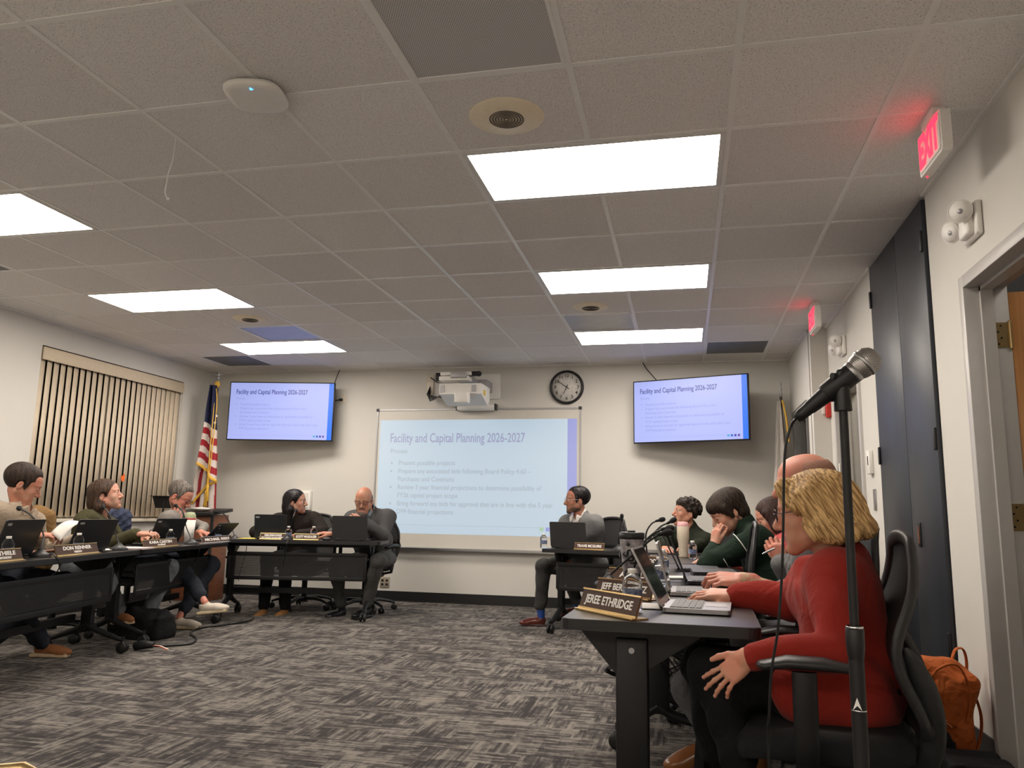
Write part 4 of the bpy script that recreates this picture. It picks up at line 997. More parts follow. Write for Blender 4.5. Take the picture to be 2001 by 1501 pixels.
def caster_mb(c, ax=(1, 0, 0), r=0.036):
    m = MB(); c = Vector(c); ax = Vector(ax)
    for sg in (-1, 1): m.lathe([(0.0, -0.011), (r * .7, -0.011), (r, -0.007), (r, 0.007), (r * .7, 0.011), (0.0, 0.011)], c + ax * (0.017 * sg), frame(ax), 20)
    m.cyl(c - ax * 0.01, c + ax * 0.01, 0.014); m.cyl(c + Vector((0, 0, 0.015)), c + Vector((0, 0, r + 0.035)), 0.010); m.box(c + Vector((0, 0, r * 0.9)), (0.05, 0.03, 0.02), bevel=0.008, R=frame((0, 0, 1), ax))
    return m
def training_table(label, P0, P1, depth, h, side=1, inset=0.13, gusset=False, group='black training tables', panel=True, loff=0.0, colw=0.075):
    """P0-P1: the front (room side) top edge; the table lies `side` (left of P0->P1 = +1) of it"""
    P0, P1 = Vector((P0[0], P0[1], 0)), Vector((P1[0], P1[1], 0)); L = (P1 - P0).length; d = (P1 - P0).normalized()
    nrm = Vector((-d.y, d.x, 0)) * side
    c = (P0 + P1) / 2 + nrm * depth / 2
    rz = math.atan2(d.y, d.x)
    t = thing('training_table', label, 'table', (c.x, c.y, 0), rz, group)
    s = side; hy = depth / 2           # local: x along, front edge at y = -s*hy
    top = L_(MB().prism(rrect(L, depth, 0.035), h - 0.030, h), 'table_top', [M_tedge], t)
    o2 = L_(MB().prism(rrect(L - 0.006, depth - 0.006, 0.033), h - 0.001, h + 0.0012), 'laminate_surface', M_table, top)
    for sg in (-1, 1):
        x = sg * (L / 2 - inset)
        m = MB()
        m.box((x, loff, (h - 0.06 + 0.16) / 2), (0.05, colw, h - 0.06 - 0.16), bevel=0.006)
        m.prism([(-0.15, h - 0.032), (0.20, h - 0.032), (0.20, h - 0.05), (0.045, h - 0.15), (-0.045, h - 0.17), (-0.15, h - 0.05)], -0.012, 0.012, (x, loff, 0), Matrix(((0, 0, 1), (1, 0, 0), (0, 1, 0))))
        for q in (-1, 1):
            m.tube([(x, loff, 0.19), (x, loff + q * 0.06, 0.155), (x, q * 0.225, 0.095), (x, q * 0.265, 0.088)], [0.030, 0.028, 0.020, 0.018], n=8, flat=(1.0, 0.8), up=(1, 0, 0))
        lg = L_(m, 'leg', M_black_m, t)
        for q in (-1, 1): L_(caster_mb((x, q * 0.262, 0.037), (1, 0, 0)), 'caster', M_black, lg)
        m = MB(); m.cyl((x + 0.022 * sg, loff, h - 0.095), (x + 0.029 * sg, loff, h - 0.095), 0.0085, n=16); L_(m, 'pivot_knob', M_silver, lg)
    m = MB(); m.box((0, 0.03 * s, h - 0.055), (L - 2 * inset, 0.05, 0.03)); m.box((0, 0.10 * s, 0.23), (L - 2 * inset, 0.03, 0.05)); L_(m, 'cross_rail', M_black_m, t)
    if panel:
        ym = -s * (hy - 0.13)
        z0, z1 = 0.36, h - 0.120
        pl = L_(MB().box((0, ym, (z0 + z1) / 2), (L - 2 * inset - 0.06, 0.0016, z1 - z0 - 0.05)), 'modesty_panel', M_perf, t)
        m = MB()
        for z in (z0 + 0.005, z1 - 0.012): m.box((0, ym, z), (L - 2 * inset - 0.03, 0.010, 0.036), bevel=0.002)
        for x in (-1, 1): m.box((x * (L / 2 - inset - 0.02), ym, (z0 + z1) / 2), (0.03, 0.010, z1 - z0), bevel=0.002)
        for x in (-1, 1): m.box((x * (L / 2 - inset), ym / 2, z1 - 0.05), (0.02, abs(ym), 0.02))
        L_(m, 'panel_frame', M_black_m, pl)
    return t

M_screen_off = mat('laptop_screen', (0.05, 0.055, 0.06), 0.15, noise=0.1)
def screen_mat(name, cols):
    return emat(name, cols, 0.35)
M_keys = mat('laptop_keys', (0.10, 0.10, 0.11), 0.5, noise=0.1)
def laptop(label, hinge, rz, w_=0.31, d=0.215, lid=110, body=None, screen=None, badge=True, silver=False, ks=None):
    """local: hinge along x at the origin, keyboard towards +y (the user), lid rises at the hinge and leans back to -y"""
    body = body or M_black
    t = thing('laptop', label, 'laptop', hinge, rz)
    b = L_(MB().prism(rrect(w_, d, 0.012, cx=0, cy=d / 2 + 0.004), 0.003, 0.016), 'base', body, t)
    m = MB(); m.box((0, 0.075, 0.0168), (w_ * 0.86, 0.10, 0.001)); 
    for r in range(5):
        for k in range(13): m.box((-w_ * 0.40 + w_ * 0.80 * k / 12, 0.035 + 0.0195 * r, 0.018), (w_ * 0.80 / 12 * 0.82, 0.0155, 0.002))
    kb = L_(m, 'keyboard', ks or M_keys, b)
    L_(MB().box((0, 0.165, 0.0166), (w_ * 0.34, 0.065, 0.001)), 'touchpad', M_dark if not silver else M_silver, b)
    a = math.radians(lid); R_ = Rx(a - PI / 2) if False else None
    # lid direction
    ld = Vector((0, math.cos(a), math.sin(a))); ln = Vector((0, math.sin(a), -math.cos(a)))       # ln: towards the user (screen side)
    F = Matrix((Vector((1, 0, 0)), ld, Vector((1, 0, 0)).cross(ld))).transposed()
    o0 = Vector((0, 0.0, 0.016)); hgt = d * 0.98
    sgn = 1 if F.col[2].dot(ln) > 0 else -1
    lidm = MB().prism(rrect(w_, hgt, 0.010, cx=0, cy=hgt / 2), -0.0035, 0.0035, o0, F); ldo = L_(lidm, 'lid', body, t)
    m = MB(); m.prism(rrect(w_ * 0.94, hgt * 0.86, 0.003, cx=0, cy=hgt * 0.53), 0.0036 * sgn, 0.0042 * sgn, o0, F); L_(m, 'screen', screen or M_screen_off, ldo)
    m = MB()
    for sg in (-1, 1): m.cyl((sg * w_ * 0.33 - 0.02, 0.0, 0.014), (sg * w_ * 0.33 + 0.02, 0.0, 0.014), 0.007, n=10)
    L_(m, 'hinge', M_dark, t)
    if badge:
        m = MB(); m.box(o0 + F @ Vector((-w_ * 0.40, hgt * 0.88, -0.0042 * sgn)), (0.035, 0.014, 0.0006), R=F); L_(m, 'lid_badge', M_silver, ldo)
    return t

def nameplate(lines, label, p0, p1, h=0.05, tilt=0.35, face=None, gold=M_gold, sub=None, tf=0.82):
    """p0-p1: bottom front edge on the table (world), lettering faces the room"""
    p0, p1 = Vector(p0), Vector(p1); d = (p1 - p0); w_ = d.length; d.normalize()
    c = (p0 + p1) / 2; rz = math.atan2(d.y, d.x)
    t = thing('name_plate', label, 'name plate', c, rz)
    # local: x along, front towards -y, leaning back
    up = Vector((0, math.sin(tilt), math.cos(tilt))); out = Vector((0, -math.cos(tilt), math.sin(tilt)))
    F = Matrix((Vector((1, 0, 0)), up, out)).transposed()
    m = MB(); m.prism([(-w_ / 2, 0), (w_ / 2, 0), (w_ / 2, h), (-w_ / 2, h)], -0.003, 0.0, (0, 0, 0.004), F)
    m.prism([(-w_ / 2, 0.0), (w_ / 2, 0.0), (w_ / 2, h * 0.10), (-w_ / 2, h * 0.10)], 0.0, 0.004, (0, 0, 0.004), F)
    m.prism([(-w_ / 2, h * 0.93), (w_ / 2, h * 0.93), (w_ / 2, h), (-w_ / 2, h)], 0.0, 0.004, (0, 0, 0.004), F)
    m.box((0, 0.022, 0.002), (w_, 0.045, 0.004)); m.box((0, -0.008, 0.003), (w_, 0.018, 0.006), bevel=0.001)
    L_(m, 'holder', gold, t)
    pl = L_(MB().prism([(-w_ / 2 + 0.002, h * 0.10), (w_ / 2 - 0.002, h * 0.10), (w_ / 2 - 0.002, h * 0.93), (-w_ / 2 + 0.002, h * 0.93)], 0.0005, 0.002, (0, 0, 0.004), F), 'plate', M_brown_plate, t)
    m = MB()
    if sub:
        m.text(lines, h * 0.46, Vector((0, 0, 0.004)) + F @ Vector((0, h * 0.63, 0)), F, bold=0.0009, lift=0.0024, fitw=w_ * 0.66)
        m.text(sub, h * 0.26, Vector((0, 0, 0.004)) + F @ Vector((0, h * 0.27, 0)), F, bold=0.0006, lift=0.0024, sx=1.0)
    else:
        m.text(lines, h * 0.55, Vector((0, 0, 0.004)) + F @ Vector((0, h * 0.50, 0)), F, bold=0.0009, lift=0.0024, fitw=w_ * tf)
    L_(m, 'lettering', M_letter, pl)
    return t

def water_bottle(label, loc, s=1.0, cap=M_white_p, group='clear plastic water bottles'):
    t = thing('water_bottle', label, 'bottle', loc, 0, group)
    r = 0.0310; s = s * 0.66
    prof = [(0.0, 0.004), (r * .6, 0.0), (r * .95, 0.006)]
    for k in range(7): z = 0.02 + 0.105 * k / 6; prof.append((r * (1.0 - 0.05 * (k % 2)), z * s))
    prof += [(r, 0.135 * s), (r * .86, 0.155 * s), (r * .55, 0.172 * s), (r * .38, 0.180 * s), (r * .38, 0.188 * s)]
    L_(MB().lathe(prof, n=24), 'body', M_clear, t)
    L_(MB().lathe([(r * 1.012, 0.055 * s), (r * 1.012, 0.105 * s)], n=28, caps=False), 'label', M_label_blue, t)
    L_(MB().lathe([(r * .44, 0.180 * s), (r * .46, 0.182 * s), (r * .46, 0.198 * s), (r * .42, 0.2 * s), (0, 0.2 * s)], n=20), 'cap', cap, t)
    return t

def gooseneck(label, base, pts, head_dir, group='gooseneck table microphones', cable=None):
    base = Vector(base); t = thing('gooseneck_microphone', label, 'microphone', base, 0, group)
    MBb = MB(); rings = []
    for z, r in ((0.0, 0.060), (0.012, 0.060), (0.024, 0.040), (0.040, 0.018), (0.052, 0.012)):
        rings.append([base + Vector((r * 1.0 * math.cos(2 * PI * k / 20), r * 1.0 * math.sin(2 * PI * k / 20), z)) for k in range(20)])
    loft(MBb, rings); MBb.build('base', M_dark, t)
    P = [base + Vector((0, 0, 0.04))] + [Vector(p) for p in pts]
    # smooth
    Q = []
    for i in range(len(P) - 1):
        p0 = P[max(0, i - 1)]; p1 = P[i]; p2 = P[i + 1]; p3 = P[min(len(P) - 1, i + 2)]
        for k in range(6):
            u = k / 6; Q.append(0.5 * ((2 * p1) + (-p0 + p2) * u + (2 * p0 - 5 * p1 + 4 * p2 - p3) * u * u + (-p0 + 3 * p1 - 3 * p2 + p3) * u ** 3))
    Q.append(P[-1])
    MB().tube(Q, 0.0050, n=8).build('neck', M_black, t)
    hd = Vector(head_dir).normalized(); e = P[-1]
    MB().lathe([(0.006, -0.012), (0.0085, 0.0), (0.0085, 0.012), (0.0135, 0.018), (0.016, 0.032), (0.0145, 0.046), (0.008, 0.054), (0.0, 0.056)], e, frame(hd), 16).build('mic_head', M_fabric_b, t)
    if cable: MB().tube(cable, 0.0035, n=6).build('cable', M_black, t)
    return t
def spline(P, k=8):
    P = [Vector(p) for p in P]; Q = []
    for i in range(len(P) - 1):
        p0 = P[max(0, i - 1)]; p1 = P[i]; p2 = P[i + 1]; p3 = P[min(len(P) - 1, i + 2)]
        for j in range(k):
            u = j / k; Q.append(0.5 * ((2 * p1) + (-p0 + p2) * u + (2 * p0 - 5 * p1 + 4 * p2 - p3) * u * u + (-p0 + 3 * p1 - 3 * p2 + p3) * u ** 3))
    Q.append(P[-1]); return Q
# ------------------------------------------------------------------ smooth implicit bodies -> one continuous surface each
def A(v): return np.array(v, dtype=np.float32)
class SDF:
    """ordered list of rounded cones, ellipsoids and cuts blended smoothly and polygonised by surface nets"""
    def __init__(s): s.p = []
    def cap(s, a, b, ra, rb=None, k=0.02, op='+', m=0):
        s.p.append(('cap', op, A(a), A(b), ra, ra if rb is None else rb, k, m, None)); return s
    def ell(s, c, r, R=None, k=0.02, op='+', m=0):
        r = (r, r, r) if not hasattr(r, '__len__') else r
        s.p.append(('ell', op, A(c), A(r), 0, 0, k, m, None if R is None else np.array(R, dtype=np.float32))); return s
    def box(s, c, hsz, R=None, rnd=0.005, k=0.01, op='+', m=0):
        s.p.append(('box', op, A(c), A(hsz), rnd, 0, k, m, None if R is None else np.array(R, dtype=np.float32))); return s
    def cut(s, pt, n, k=0.004, op='-', m=0):
        """remove everything on the side n points to"""
        n = A(n); n = n / np.linalg.norm(n); s.p.append(('pl', op, A(pt), n, 0, 0, k, m, None)); return s
    def mesh(s, vox, noise=None, pad=0.0):
        lo = np.full(3, 1e9); hi = -lo
        for q in s.p:
            if q[1] != '+': continue
            if q[0] == 'cap': r = max(q[4], q[5]); a = np.minimum(q[2], q[3]) - r; b = np.maximum(q[2], q[3]) + r
            else:
                e = float(np.max(q[3])) + (q[4] if q[0] == 'box' else 0)
                if q[0] == 'box': e = float(np.linalg.norm(q[3])) + q[4]
                if q[8] is None and q[0] == 'ell': a = q[2] - q[3]; b = q[2] + q[3]
                elif q[0] == 'ell': ex = np.sqrt(((q[8] * q[3]) ** 2).sum(1)); a = q[2] - ex; b = q[2] + ex
                else: a = q[2] - e; b = q[2] + e
            lo = np.minimum(lo, a); hi = np.maximum(hi, b)
        lo -= 3 * vox + 0.012 + pad; hi += 3 * vox + 0.012 + pad
        n = np.ceil((hi - lo) / vox).astype(int) + 1
        ax = [(lo[i] + vox * np.arange(n[i])).astype(np.float32) for i in range(3)]
        D = np.full(n, 0.25, dtype=np.float32); Mt = np.zeros(n, dtype=np.int8)
        for typ, op, a, b, ra, rb, k, m, R in s.p:
            if typ == 'cap': r = max(ra, rb); l_ = np.minimum(a, b) - r; h_ = np.maximum(a, b) + r
            elif typ == 'pl': l_, h_ = lo, hi
            elif typ == 'box': e = float(np.linalg.norm(b)) + ra; l_ = a - e; h_ = a + e
            else: e = float(np.max(b)); l_ = a - e; h_ = a + e
            mg = k + 4 * vox
            i0 = np.maximum(0, np.floor((l_ - mg - lo) / vox).astype(int)); i1 = np.minimum(n, np.ceil((h_ + mg - lo) / vox).astype(int) + 1)
            if (i1 <= i0).any(): continue
            sl = tuple(slice(i0[q], i1[q]) for q in range(3))
            X = ax[0][sl[0]][:, None, None]; Y = ax[1][sl[1]][None, :, None]; Z = ax[2][sl[2]][None, None, :]
            if typ == 'cap':
                d = b - a; L2 = float(d @ d) + 1e-12
                h = np.clip(((X - a[0]) * d[0] + (Y - a[1]) * d[1] + (Z - a[2]) * d[2]) / L2, 0, 1)
                dist = np.sqrt((X - a[0] - h * d[0]) ** 2 + (Y - a[1] - h * d[1]) ** 2 + (Z - a[2] - h * d[2]) ** 2) - (ra + (rb - ra) * h)
            elif typ == 'pl':
                dist = -((X - a[0]) * b[0] + (Y - a[1]) * b[1] + (Z - a[2]) * b[2])
            else:
                x, y, z = X - a[0], Y - a[1], Z - a[2]
                if R is not None:
                    x, y, z = (x * R[0, 0] + y * R[1, 0] + z * R[2, 0], x * R[0, 1] + y * R[1, 1] + z * R[2, 1], x * R[0, 2] + y * R[1, 2] + z * R[2, 2])
                if typ == 'ell':
                    k0 = np.sqrt((x / b[0]) ** 2 + (y / b[1]) ** 2 + (z / b[2]) ** 2) + 1e-6
                    k1 = np.sqrt((x / b[0] ** 2) ** 2 + (y / b[1] ** 2) ** 2 + (z / b[2] ** 2) ** 2) + 1e-6
                    dist = k0 * (k0 - 1) / k1
                else:
                    qx, qy, qz = np.abs(x) - b[0], np.abs(y) - b[1], np.abs(z) - b[2]
                    dist = np.sqrt(np.maximum(qx, 0) ** 2 + np.maximum(qy, 0) ** 2 + np.maximum(qz, 0) ** 2) + np.minimum(np.maximum(qx, np.maximum(qy, qz)), 0) - ra
            Dl = D[sl]
            dist = np.broadcast_to(dist, Dl.shape)
            if op == '+':
                Ml = Mt[sl]; Ml[dist < Dl] = m; Mt[sl] = Ml
                h = np.clip(0.5 + 0.5 * (Dl - dist) / k, 0, 1); D[sl] = Dl * (1 - h) + dist * h - k * h * (1 - h)
            elif op == '-':
                h = np.clip(0.5 - 0.5 * (Dl + dist) / k, 0, 1); D[sl] = Dl * (1 - h) - dist * h + k * h * (1 - h)
            elif op == '&':
                h = np.clip(0.5 - 0.5 * (dist - Dl) / k, 0, 1); D[sl] = dist * (1 - h) + Dl * h + k * h * (1 - h)
            elif op == 'p':
                Ml = Mt[sl]; Ml[dist < 0] = m; Mt[sl] = Ml
        if noise is not None: D = D + noise(ax[0][:, None, None], ax[1][None, :, None], ax[2][None, None, :])
        S = D < 0
        nx, ny, nz = n
        # active cells
        cn = np.zeros((nx - 1, ny - 1, nz - 1), dtype=np.int8)
        for i in (0, 1):
            for j in (0, 1):
                for k_ in (0, 1): cn += S[i:nx - 1 + i, j:ny - 1 + j, k_:nz - 1 + k_]
        act = (cn > 0) & (cn < 8); idx = np.full(act.shape, -1, dtype=np.int64); ijk = np.argwhere(act); idx[act] = np.arange(len(ijk))
        acc = np.zeros((len(ijk), 3)); cnt = np.zeros(len(ijk))
        cor = [(i, j, k_) for i in (0, 1) for j in (0, 1) for k_ in (0, 1)]
        Dv = {c: D[ijk[:, 0] + c[0], ijk[:, 1] + c[1], ijk[:, 2] + c[2]] for c in cor}
        for c in cor:
            for axi in range(3):
                if c[axi]: continue
                c2 = list(c); c2[axi] = 1; c2 = tuple(c2); a_, b_ = Dv[c], Dv[c2]; cr = (a_ < 0) != (b_ < 0)
                t = np.where(cr, a_ / np.where(cr, a_ - b_, 1), 0); p = np.array(c, dtype=float)[None, :].repeat(len(ijk), 0); p[:, axi] += t
                acc += p * cr[:, None]; cnt += cr
        V = lo + vox * (ijk + acc / np.maximum(cnt, 1)[:, None])
        F = []; FM = []
        for axi in range(3):
            sl0 = [slice(None)] * 3; sl1 = [slice(None)] * 3; sl0[axi] = slice(0, -1); sl1[axi] = slice(1, None)
            a_ = S[tuple(sl0)]; b_ = S[tuple(sl1)]; e = np.argwhere(a_ != b_)
            u, v = (axi + 1) % 3, (axi + 2) % 3
            ok = (e[:, u] > 0) & (e[:, v] > 0) & (e[:, u] < n[u] - 1) & (e[:, v] < n[v] - 1); e = e[ok]
            def ci(du, dv):
                q = e.copy(); q[:, u] -= du; q[:, v] -= dv; return idx[q[:, 0], q[:, 1], q[:, 2]]
            quad = np.stack([ci(1, 1), ci(0, 1), ci(0, 0), ci(1, 0)], 1)
            ins = S[e[:, 0], e[:, 1], e[:, 2]]
            quad[~ins] = quad[~ins][:, ::-1]
            F.append(quad); FM.append(Mt[e[:, 0], e[:, 1], e[:, 2]])
        F = np.concatenate(F); FM = np.concatenate(FM)
        good = (F >= 0).all(1)
        F = F[good]; FM = FM[good]
        # one relaxation pass evens out the net
        for lam in (0.5,):
            nb = np.zeros_like(V); c_ = np.zeros(len(V))
            for q in range(4):
                a_, b_ = F[:, q], F[:, (q + 1) % 4]; np.add.at(nb, a_, V[b_]); np.add.at(c_, a_, 1); np.add.at(nb, b_, V[a_]); np.add.at(c_, b_, 1)
            V = V * (1 - lam) + lam * nb / np.maximum(c_, 1)[:, None]
        return V, F, FM
def mesh_from(parts, name, mats, parent=None, tf=None, root=None):
    """parts: list of (V,F,M) in the person's local frame -> one object"""
    Vs, Fs, Ms, off = [], [], [], 0
    for V, F, M_ in parts: Vs.append(V); Fs.append(F + off); Ms.append(M_); off += len(V)
    V = np.concatenate(Vs); F = np.concatenate(Fs); M_ = np.concatenate(Ms)
    me = bpy.data.meshes.new(name)
    me.vertices.add(len(V)); me.vertices.foreach_set('co', V.astype(np.float32).ravel())
    me.loops.add(F.size); me.loops.foreach_set('vertex_index', F.ravel().astype(np.int32))
    me.polygons.add(len(F)); me.polygons.foreach_set('loop_start', np.arange(0, F.size, 4, dtype=np.int32)); me.polygons.foreach_set('loop_total', np.full(len(F), 4, dtype=np.int32))
    me.update(calc_edges=True)
    for m in (mats if isinstance(mats, (list, tuple)) else [mats]): me.materials.append(m)
    me.polygons.foreach_set('material_index', M_.astype(np.int32)); me.polygons.foreach_set('use_smooth', np.ones(len(F), dtype=bool))
    me.update()
    o = bpy.data.objects.new(name, me); link(o, parent); return o
def wrinkle(amp, f=26, seed=0, zf=1.0):
    r = np.random.default_rng(seed); ph = r.uniform(0, 6.28, 9); d = r.normal(size=(4, 3)); d /= np.linalg.norm(d, axis=1)[:, None]
    def fn(X, Y, Z):
        o = 0
        for i in range(4):
            u = d[i, 0] * X + d[i, 1] * Y + d[i, 2] * Z * zf
            o = o + np.sin(u * f * (1 + 0.35 * i) + ph[i] + 1.4 * np.sin((d[(i + 1) % 4, 0] * X + d[(i + 1) % 4, 1] * Y + d[(i + 1) % 4, 2] * Z) * f * 0.6 + ph[i + 4]))
        return (amp * (0.45 * o + 0.25 * o * abs(o) / 2)).astype(np.float32)
    return fn

# head in head coordinates: x right, y forward, z up; origin midway between the ears, eye height just above
def N3(v): v = np.array(v, dtype=float); return v / np.linalg.norm(v)
def head_frame(yaw, pitch, roll=0.0):
    return np.array(Rz(yaw) @ Rx(pitch) @ Ry(roll))
class HeadPl:
    def __init__(s, c, R, sc=1.0): s.c = np.array(c, dtype=float); s.R = np.array(R); s.s = sc
    def P(s, x, y, z): return s.c + s.R @ (np.array([x, y, z]) * s.s)
def add_head(S, hp, neck_base, o):
    P, R, s = hp.P, hp.R, hp.s
    fw = o.get('fw', 1.0)                # face width
    E = lambda c, r, k=0.02, op='+', m=0, RR=None: S.ell(P(*c), [q * s for q in r], R if RR is None else R @ RR, k * s, op, m)
    Cp = lambda a, b, ra, rb=None, k=0.015, op='+', m=0: S.cap(P(*a), P(*b), ra * s, (ra if rb is None else rb) * s, k * s, op, m)
    nr = o.get('neck_r', 0.049)
    S.cap(P(0, -0.024, -0.045), neck_base, nr * 0.95 * s, nr * 1.10, 0.02)
    S.cap(P(0, -0.004, -0.070), np.array(neck_base) + np.array([0, 0.004, 0]), nr * 0.72 * s, nr * 0.9, 0.015)
    E((0, -0.018, 0.038), (0.074, 0.096, 0.082)); E((0, 0.030, 0.035), (0.064, 0.062, 0.066), 0.03)
    E((0, 0.034, -0.025), (0.060 * fw, 0.060, 0.070), 0.03)
    for sg in (-1, 1):
        Cp((sg * 0.056 * fw, -0.004, -0.048), (sg * 0.020, 0.062, -0.100), 0.020, 0.018, 0.03)
        E((sg * 0.038 * fw, 0.062, -0.030), (0.024, 0.022, 0.026), 0.02)
        E((sg * 0.030, 0.068, -0.070), (0.022, 0.018, 0.025), 0.02)
        E((sg * 0.030, 0.103, 0.004), (0.018, 0.016, 0.012), 0.014, '-')
        Cp((sg * 0.046, 0.072, 0.022), (sg * 0.014, 0.088, 0.021), 0.0085, 0.008, 0.012)
    E((0, 0.076, -0.104), (0.021, 0.018, 0.017), 0.02)
    nl = o.get('nose', 1.0)
    Cp((0, 0.086, 0.012), (0, 0.086 + 0.026 * nl, -0.030), 0.0085, 0.0110, 0.012)
    E((0, 0.086 + 0.022 * nl, -0.036), (0.011, 0.013, 0.0095), 0.006)
    for sg in (-1, 1): E((sg * 0.0125, 0.096, -0.038), (0.0085, 0.011, 0.0085), 0.006)
    for sg in (-1, 1): E((sg * 0.007, 0.100, -0.0485), (0.0038, 0.006, 0.004), 0.003, '-')
    lm = o.get('lip_m', 2)
    Cp((-0.019, 0.0830, -0.066), (0.019, 0.0830, -0.066), 0.0062, None, 0.006, '+', lm); Cp((-0.010, 0.0890, -0.066), (0.010, 0.0890, -0.066), 0.0058, None, 0.006, '+', lm)
    Cp((-0.016, 0.0830, -0.0755), (0.016, 0.0830, -0.0755), 0.0070, None, 0.006, '+', lm); Cp((-0.008, 0.0875, -0.0755), (0.008, 0.0875, -0.0755), 0.0065, None, 0.006, '+', lm)
    Cp((-0.022, 0.0955, -0.0705), (0.022, 0.0955, -0.0705), 0.0022, None, 0.003, '-')
    if o.get('eyes', True):
        for sg in (-1, 1):
            E((sg * 0.031, 0.080, 0.001), (0.0128, 0.0125, 0.0125), 0.002, '+', 1)
            E((sg * 0.031 + 0.003 * o.get('gaze', 0), 0.0915, 0.000 + 0.002 * o.get('gazev', 0)), (0.0074, 0.0070, 0.0078), 0.001, 'p', 3)
            # lids
            lid = o.get('lid', 0.0)
            E((sg * 0.031, 0.080, 0.0075 - lid), (0.0150, 0.0146, 0.0095), 0.002); E((sg * 0.031, 0.079, -0.0090), (0.0150, 0.0135, 0.0070), 0.003)
    else:
        for sg in (-1, 1): E((sg * 0.031, 0.080, 0.0005), (0.0148, 0.0135, 0.0130), 0.004); Cp((sg * 0.020, 0.0935, -0.005), (sg * 0.043, 0.089, -0.004), 0.0014, None, 0.001, '+', 3)
    # brows painted by material, slightly raised
    if o.get('brow', True):
        for sg in (-1, 1): Cp((sg * 0.046, 0.078, 0.0235), (sg * 0.016, 0.0945, 0.0225), 0.0042, 0.0048, 0.003, '+', 4)
    for sg in (-1, 1):
        RR = np.array(Rz(sg * 0.30) @ Rx(-0.18)); 
        E((sg * 0.079 * (0.5 + 0.5 * fw) , -0.012, -0.012), (0.0065, 0.0185, 0.031), 0.006, '+', 0, RR)
        E((sg * 0.0855 * (0.5 + 0.5 * fw), -0.009, -0.006), (0.0050, 0.0095, 0.017), 0.003, '-', 0, RR)
    if o.get('fullbeard'):
        Cp((-0.045, 0.030, -0.085), (0, 0.082, -0.108), 0.020, 0.024, 0.02, '+', 5); Cp((0.045, 0.030, -0.085), (0, 0.082, -0.108), 0.020, 0.024, 0.02, '+', 5); Cp((-0.022, 0.091, -0.0580), (0.022, 0.091, -0.0580), 0.006, None, 0.004, '+', 5)
    if o.get('beard'):                    # short stubble or grey beard, painted where it grows
        bm_ = 5
        E((0, 0.074, -0.104), (0.040 * fw, 0.046, 0.026), 0.001, 'p', bm_); 
        for sg in (-1, 1): E((sg * 0.046 * fw, 0.024, -0.082), (0.026, 0.050, 0.024), 0.001, 'p', bm_)
        E((0, 0.096, -0.0565), (0.022, 0.014, 0.0050), 0.001, 'p', bm_)
        Cp((-0.012, 0.096, -0.0715), (0.012, 0.096, -0.0715), 0.006, None, 0.001, 'p', lm)

def hand(S, W, f, n, ts, size=1.0, curls=(0.35, 0.4, 0.45, 0.5), spread=0.10, thumb=(0.5, 0.25), k=0.006, nails=True, nm=6, base=0.15, fr=1.0):
    """W wrist, f finger direction, n back-of-hand normal, ts +1/-1: the thumb leaves the palm on side ts * (f x n)"""
    W = np.array(W, dtype=float); f = N3(f); n = np.array(n, dtype=float); n = N3(n - f * (n @ f)); sd = np.cross(f, n) * ts
    z = size
    P = lambda a, b, c: W + (f * a + sd * b + n * c) * z
    S.cap(P(-0.03, 0, 0), P(0.012, 0, 0), 0.0255 * z, 0.024 * z, 0.012)
    kn = []
    for i, (b, a) in enumerate(((0.030, 0.088), (0.010, 0.093), (-0.011, 0.089), (-0.030, 0.080))):
        S.cap(P(0.008, b * 0.62, 0), P(a, b, 0.0), 0.0145 * z, 0.0115 * z, 0.012); kn.append((a, b))
    S.ell(P(0.05, 0, -0.006), (0.045 * z, 0.036 * z, 0.013 * z), np.stack([f, sd, n], 1), 0.012)
    for i, ((a, b), ln) in enumerate(zip(kn, ((0.040, 0.024, 0.020), (0.045, 0.028, 0.021), (0.041, 0.026, 0.021), (0.032, 0.020, 0.018)))):
        an = -curls[i] * base / 0.15 * 0.35; sp = (1.5 - i) * spread
        p = P(a, b, 0.0); r = (0.0098 * fr, 0.0092 * fr, 0.0082 * fr, 0.0070 * fr)
        rs = 0.88 if i == 3 else 1.0
        for j, l_ in enumerate(ln):
            d = f * math.cos(an) * math.cos(sp) + sd * math.cos(an) * math.sin(sp) + n * math.sin(an)
            q = p + d * l_ * z
            S.cap(p, q, r[j] * z * rs, r[j + 1] * z * rs, 0.0035)
            S.ell(q, r[j + 1] * 1.06 * z * rs, None, 0.003)
            if j == 2 and nails:
                up = n * math.cos(an) - f * math.sin(an); S.ell(q + up * r[3] * 0.62 * z * rs - d * 0.001, (0.0058 * z, 0.0044 * z, 0.0035 * z), np.stack([d, np.cross(d, up), up], 1), 0.001, 'p', nm)
            p = q; an -= curls[i] * (1.0, 1.0, 0.7)[j]
    # thumb
    t0 = P(0.018, 0.020, -0.006); out, fold = thumb
    d1 = N3(f * math.cos(out) + sd * math.sin(out) - n * fold); t1 = t0 + d1 * 0.044 * z
    d2 = N3(f * math.cos(out * 0.6) + sd * math.sin(out * 0.6) - n * fold * 1.2); t2 = t1 + d2 * 0.034 * z; d3 = N3(f * math.cos(out * 0.3) + sd * math.sin(out * 0.3) - n * fold * 1.4); t3 = t2 + d3 * 0.025 * z
    S.cap(t0, t1, 0.0165 * z, 0.0125 * z, 0.012); S.cap(t1, t2, 0.0118 * z, 0.0105 * z, 0.004); S.cap(t2, t3, 0.0108 * z, 0.0085 * z, 0.004)

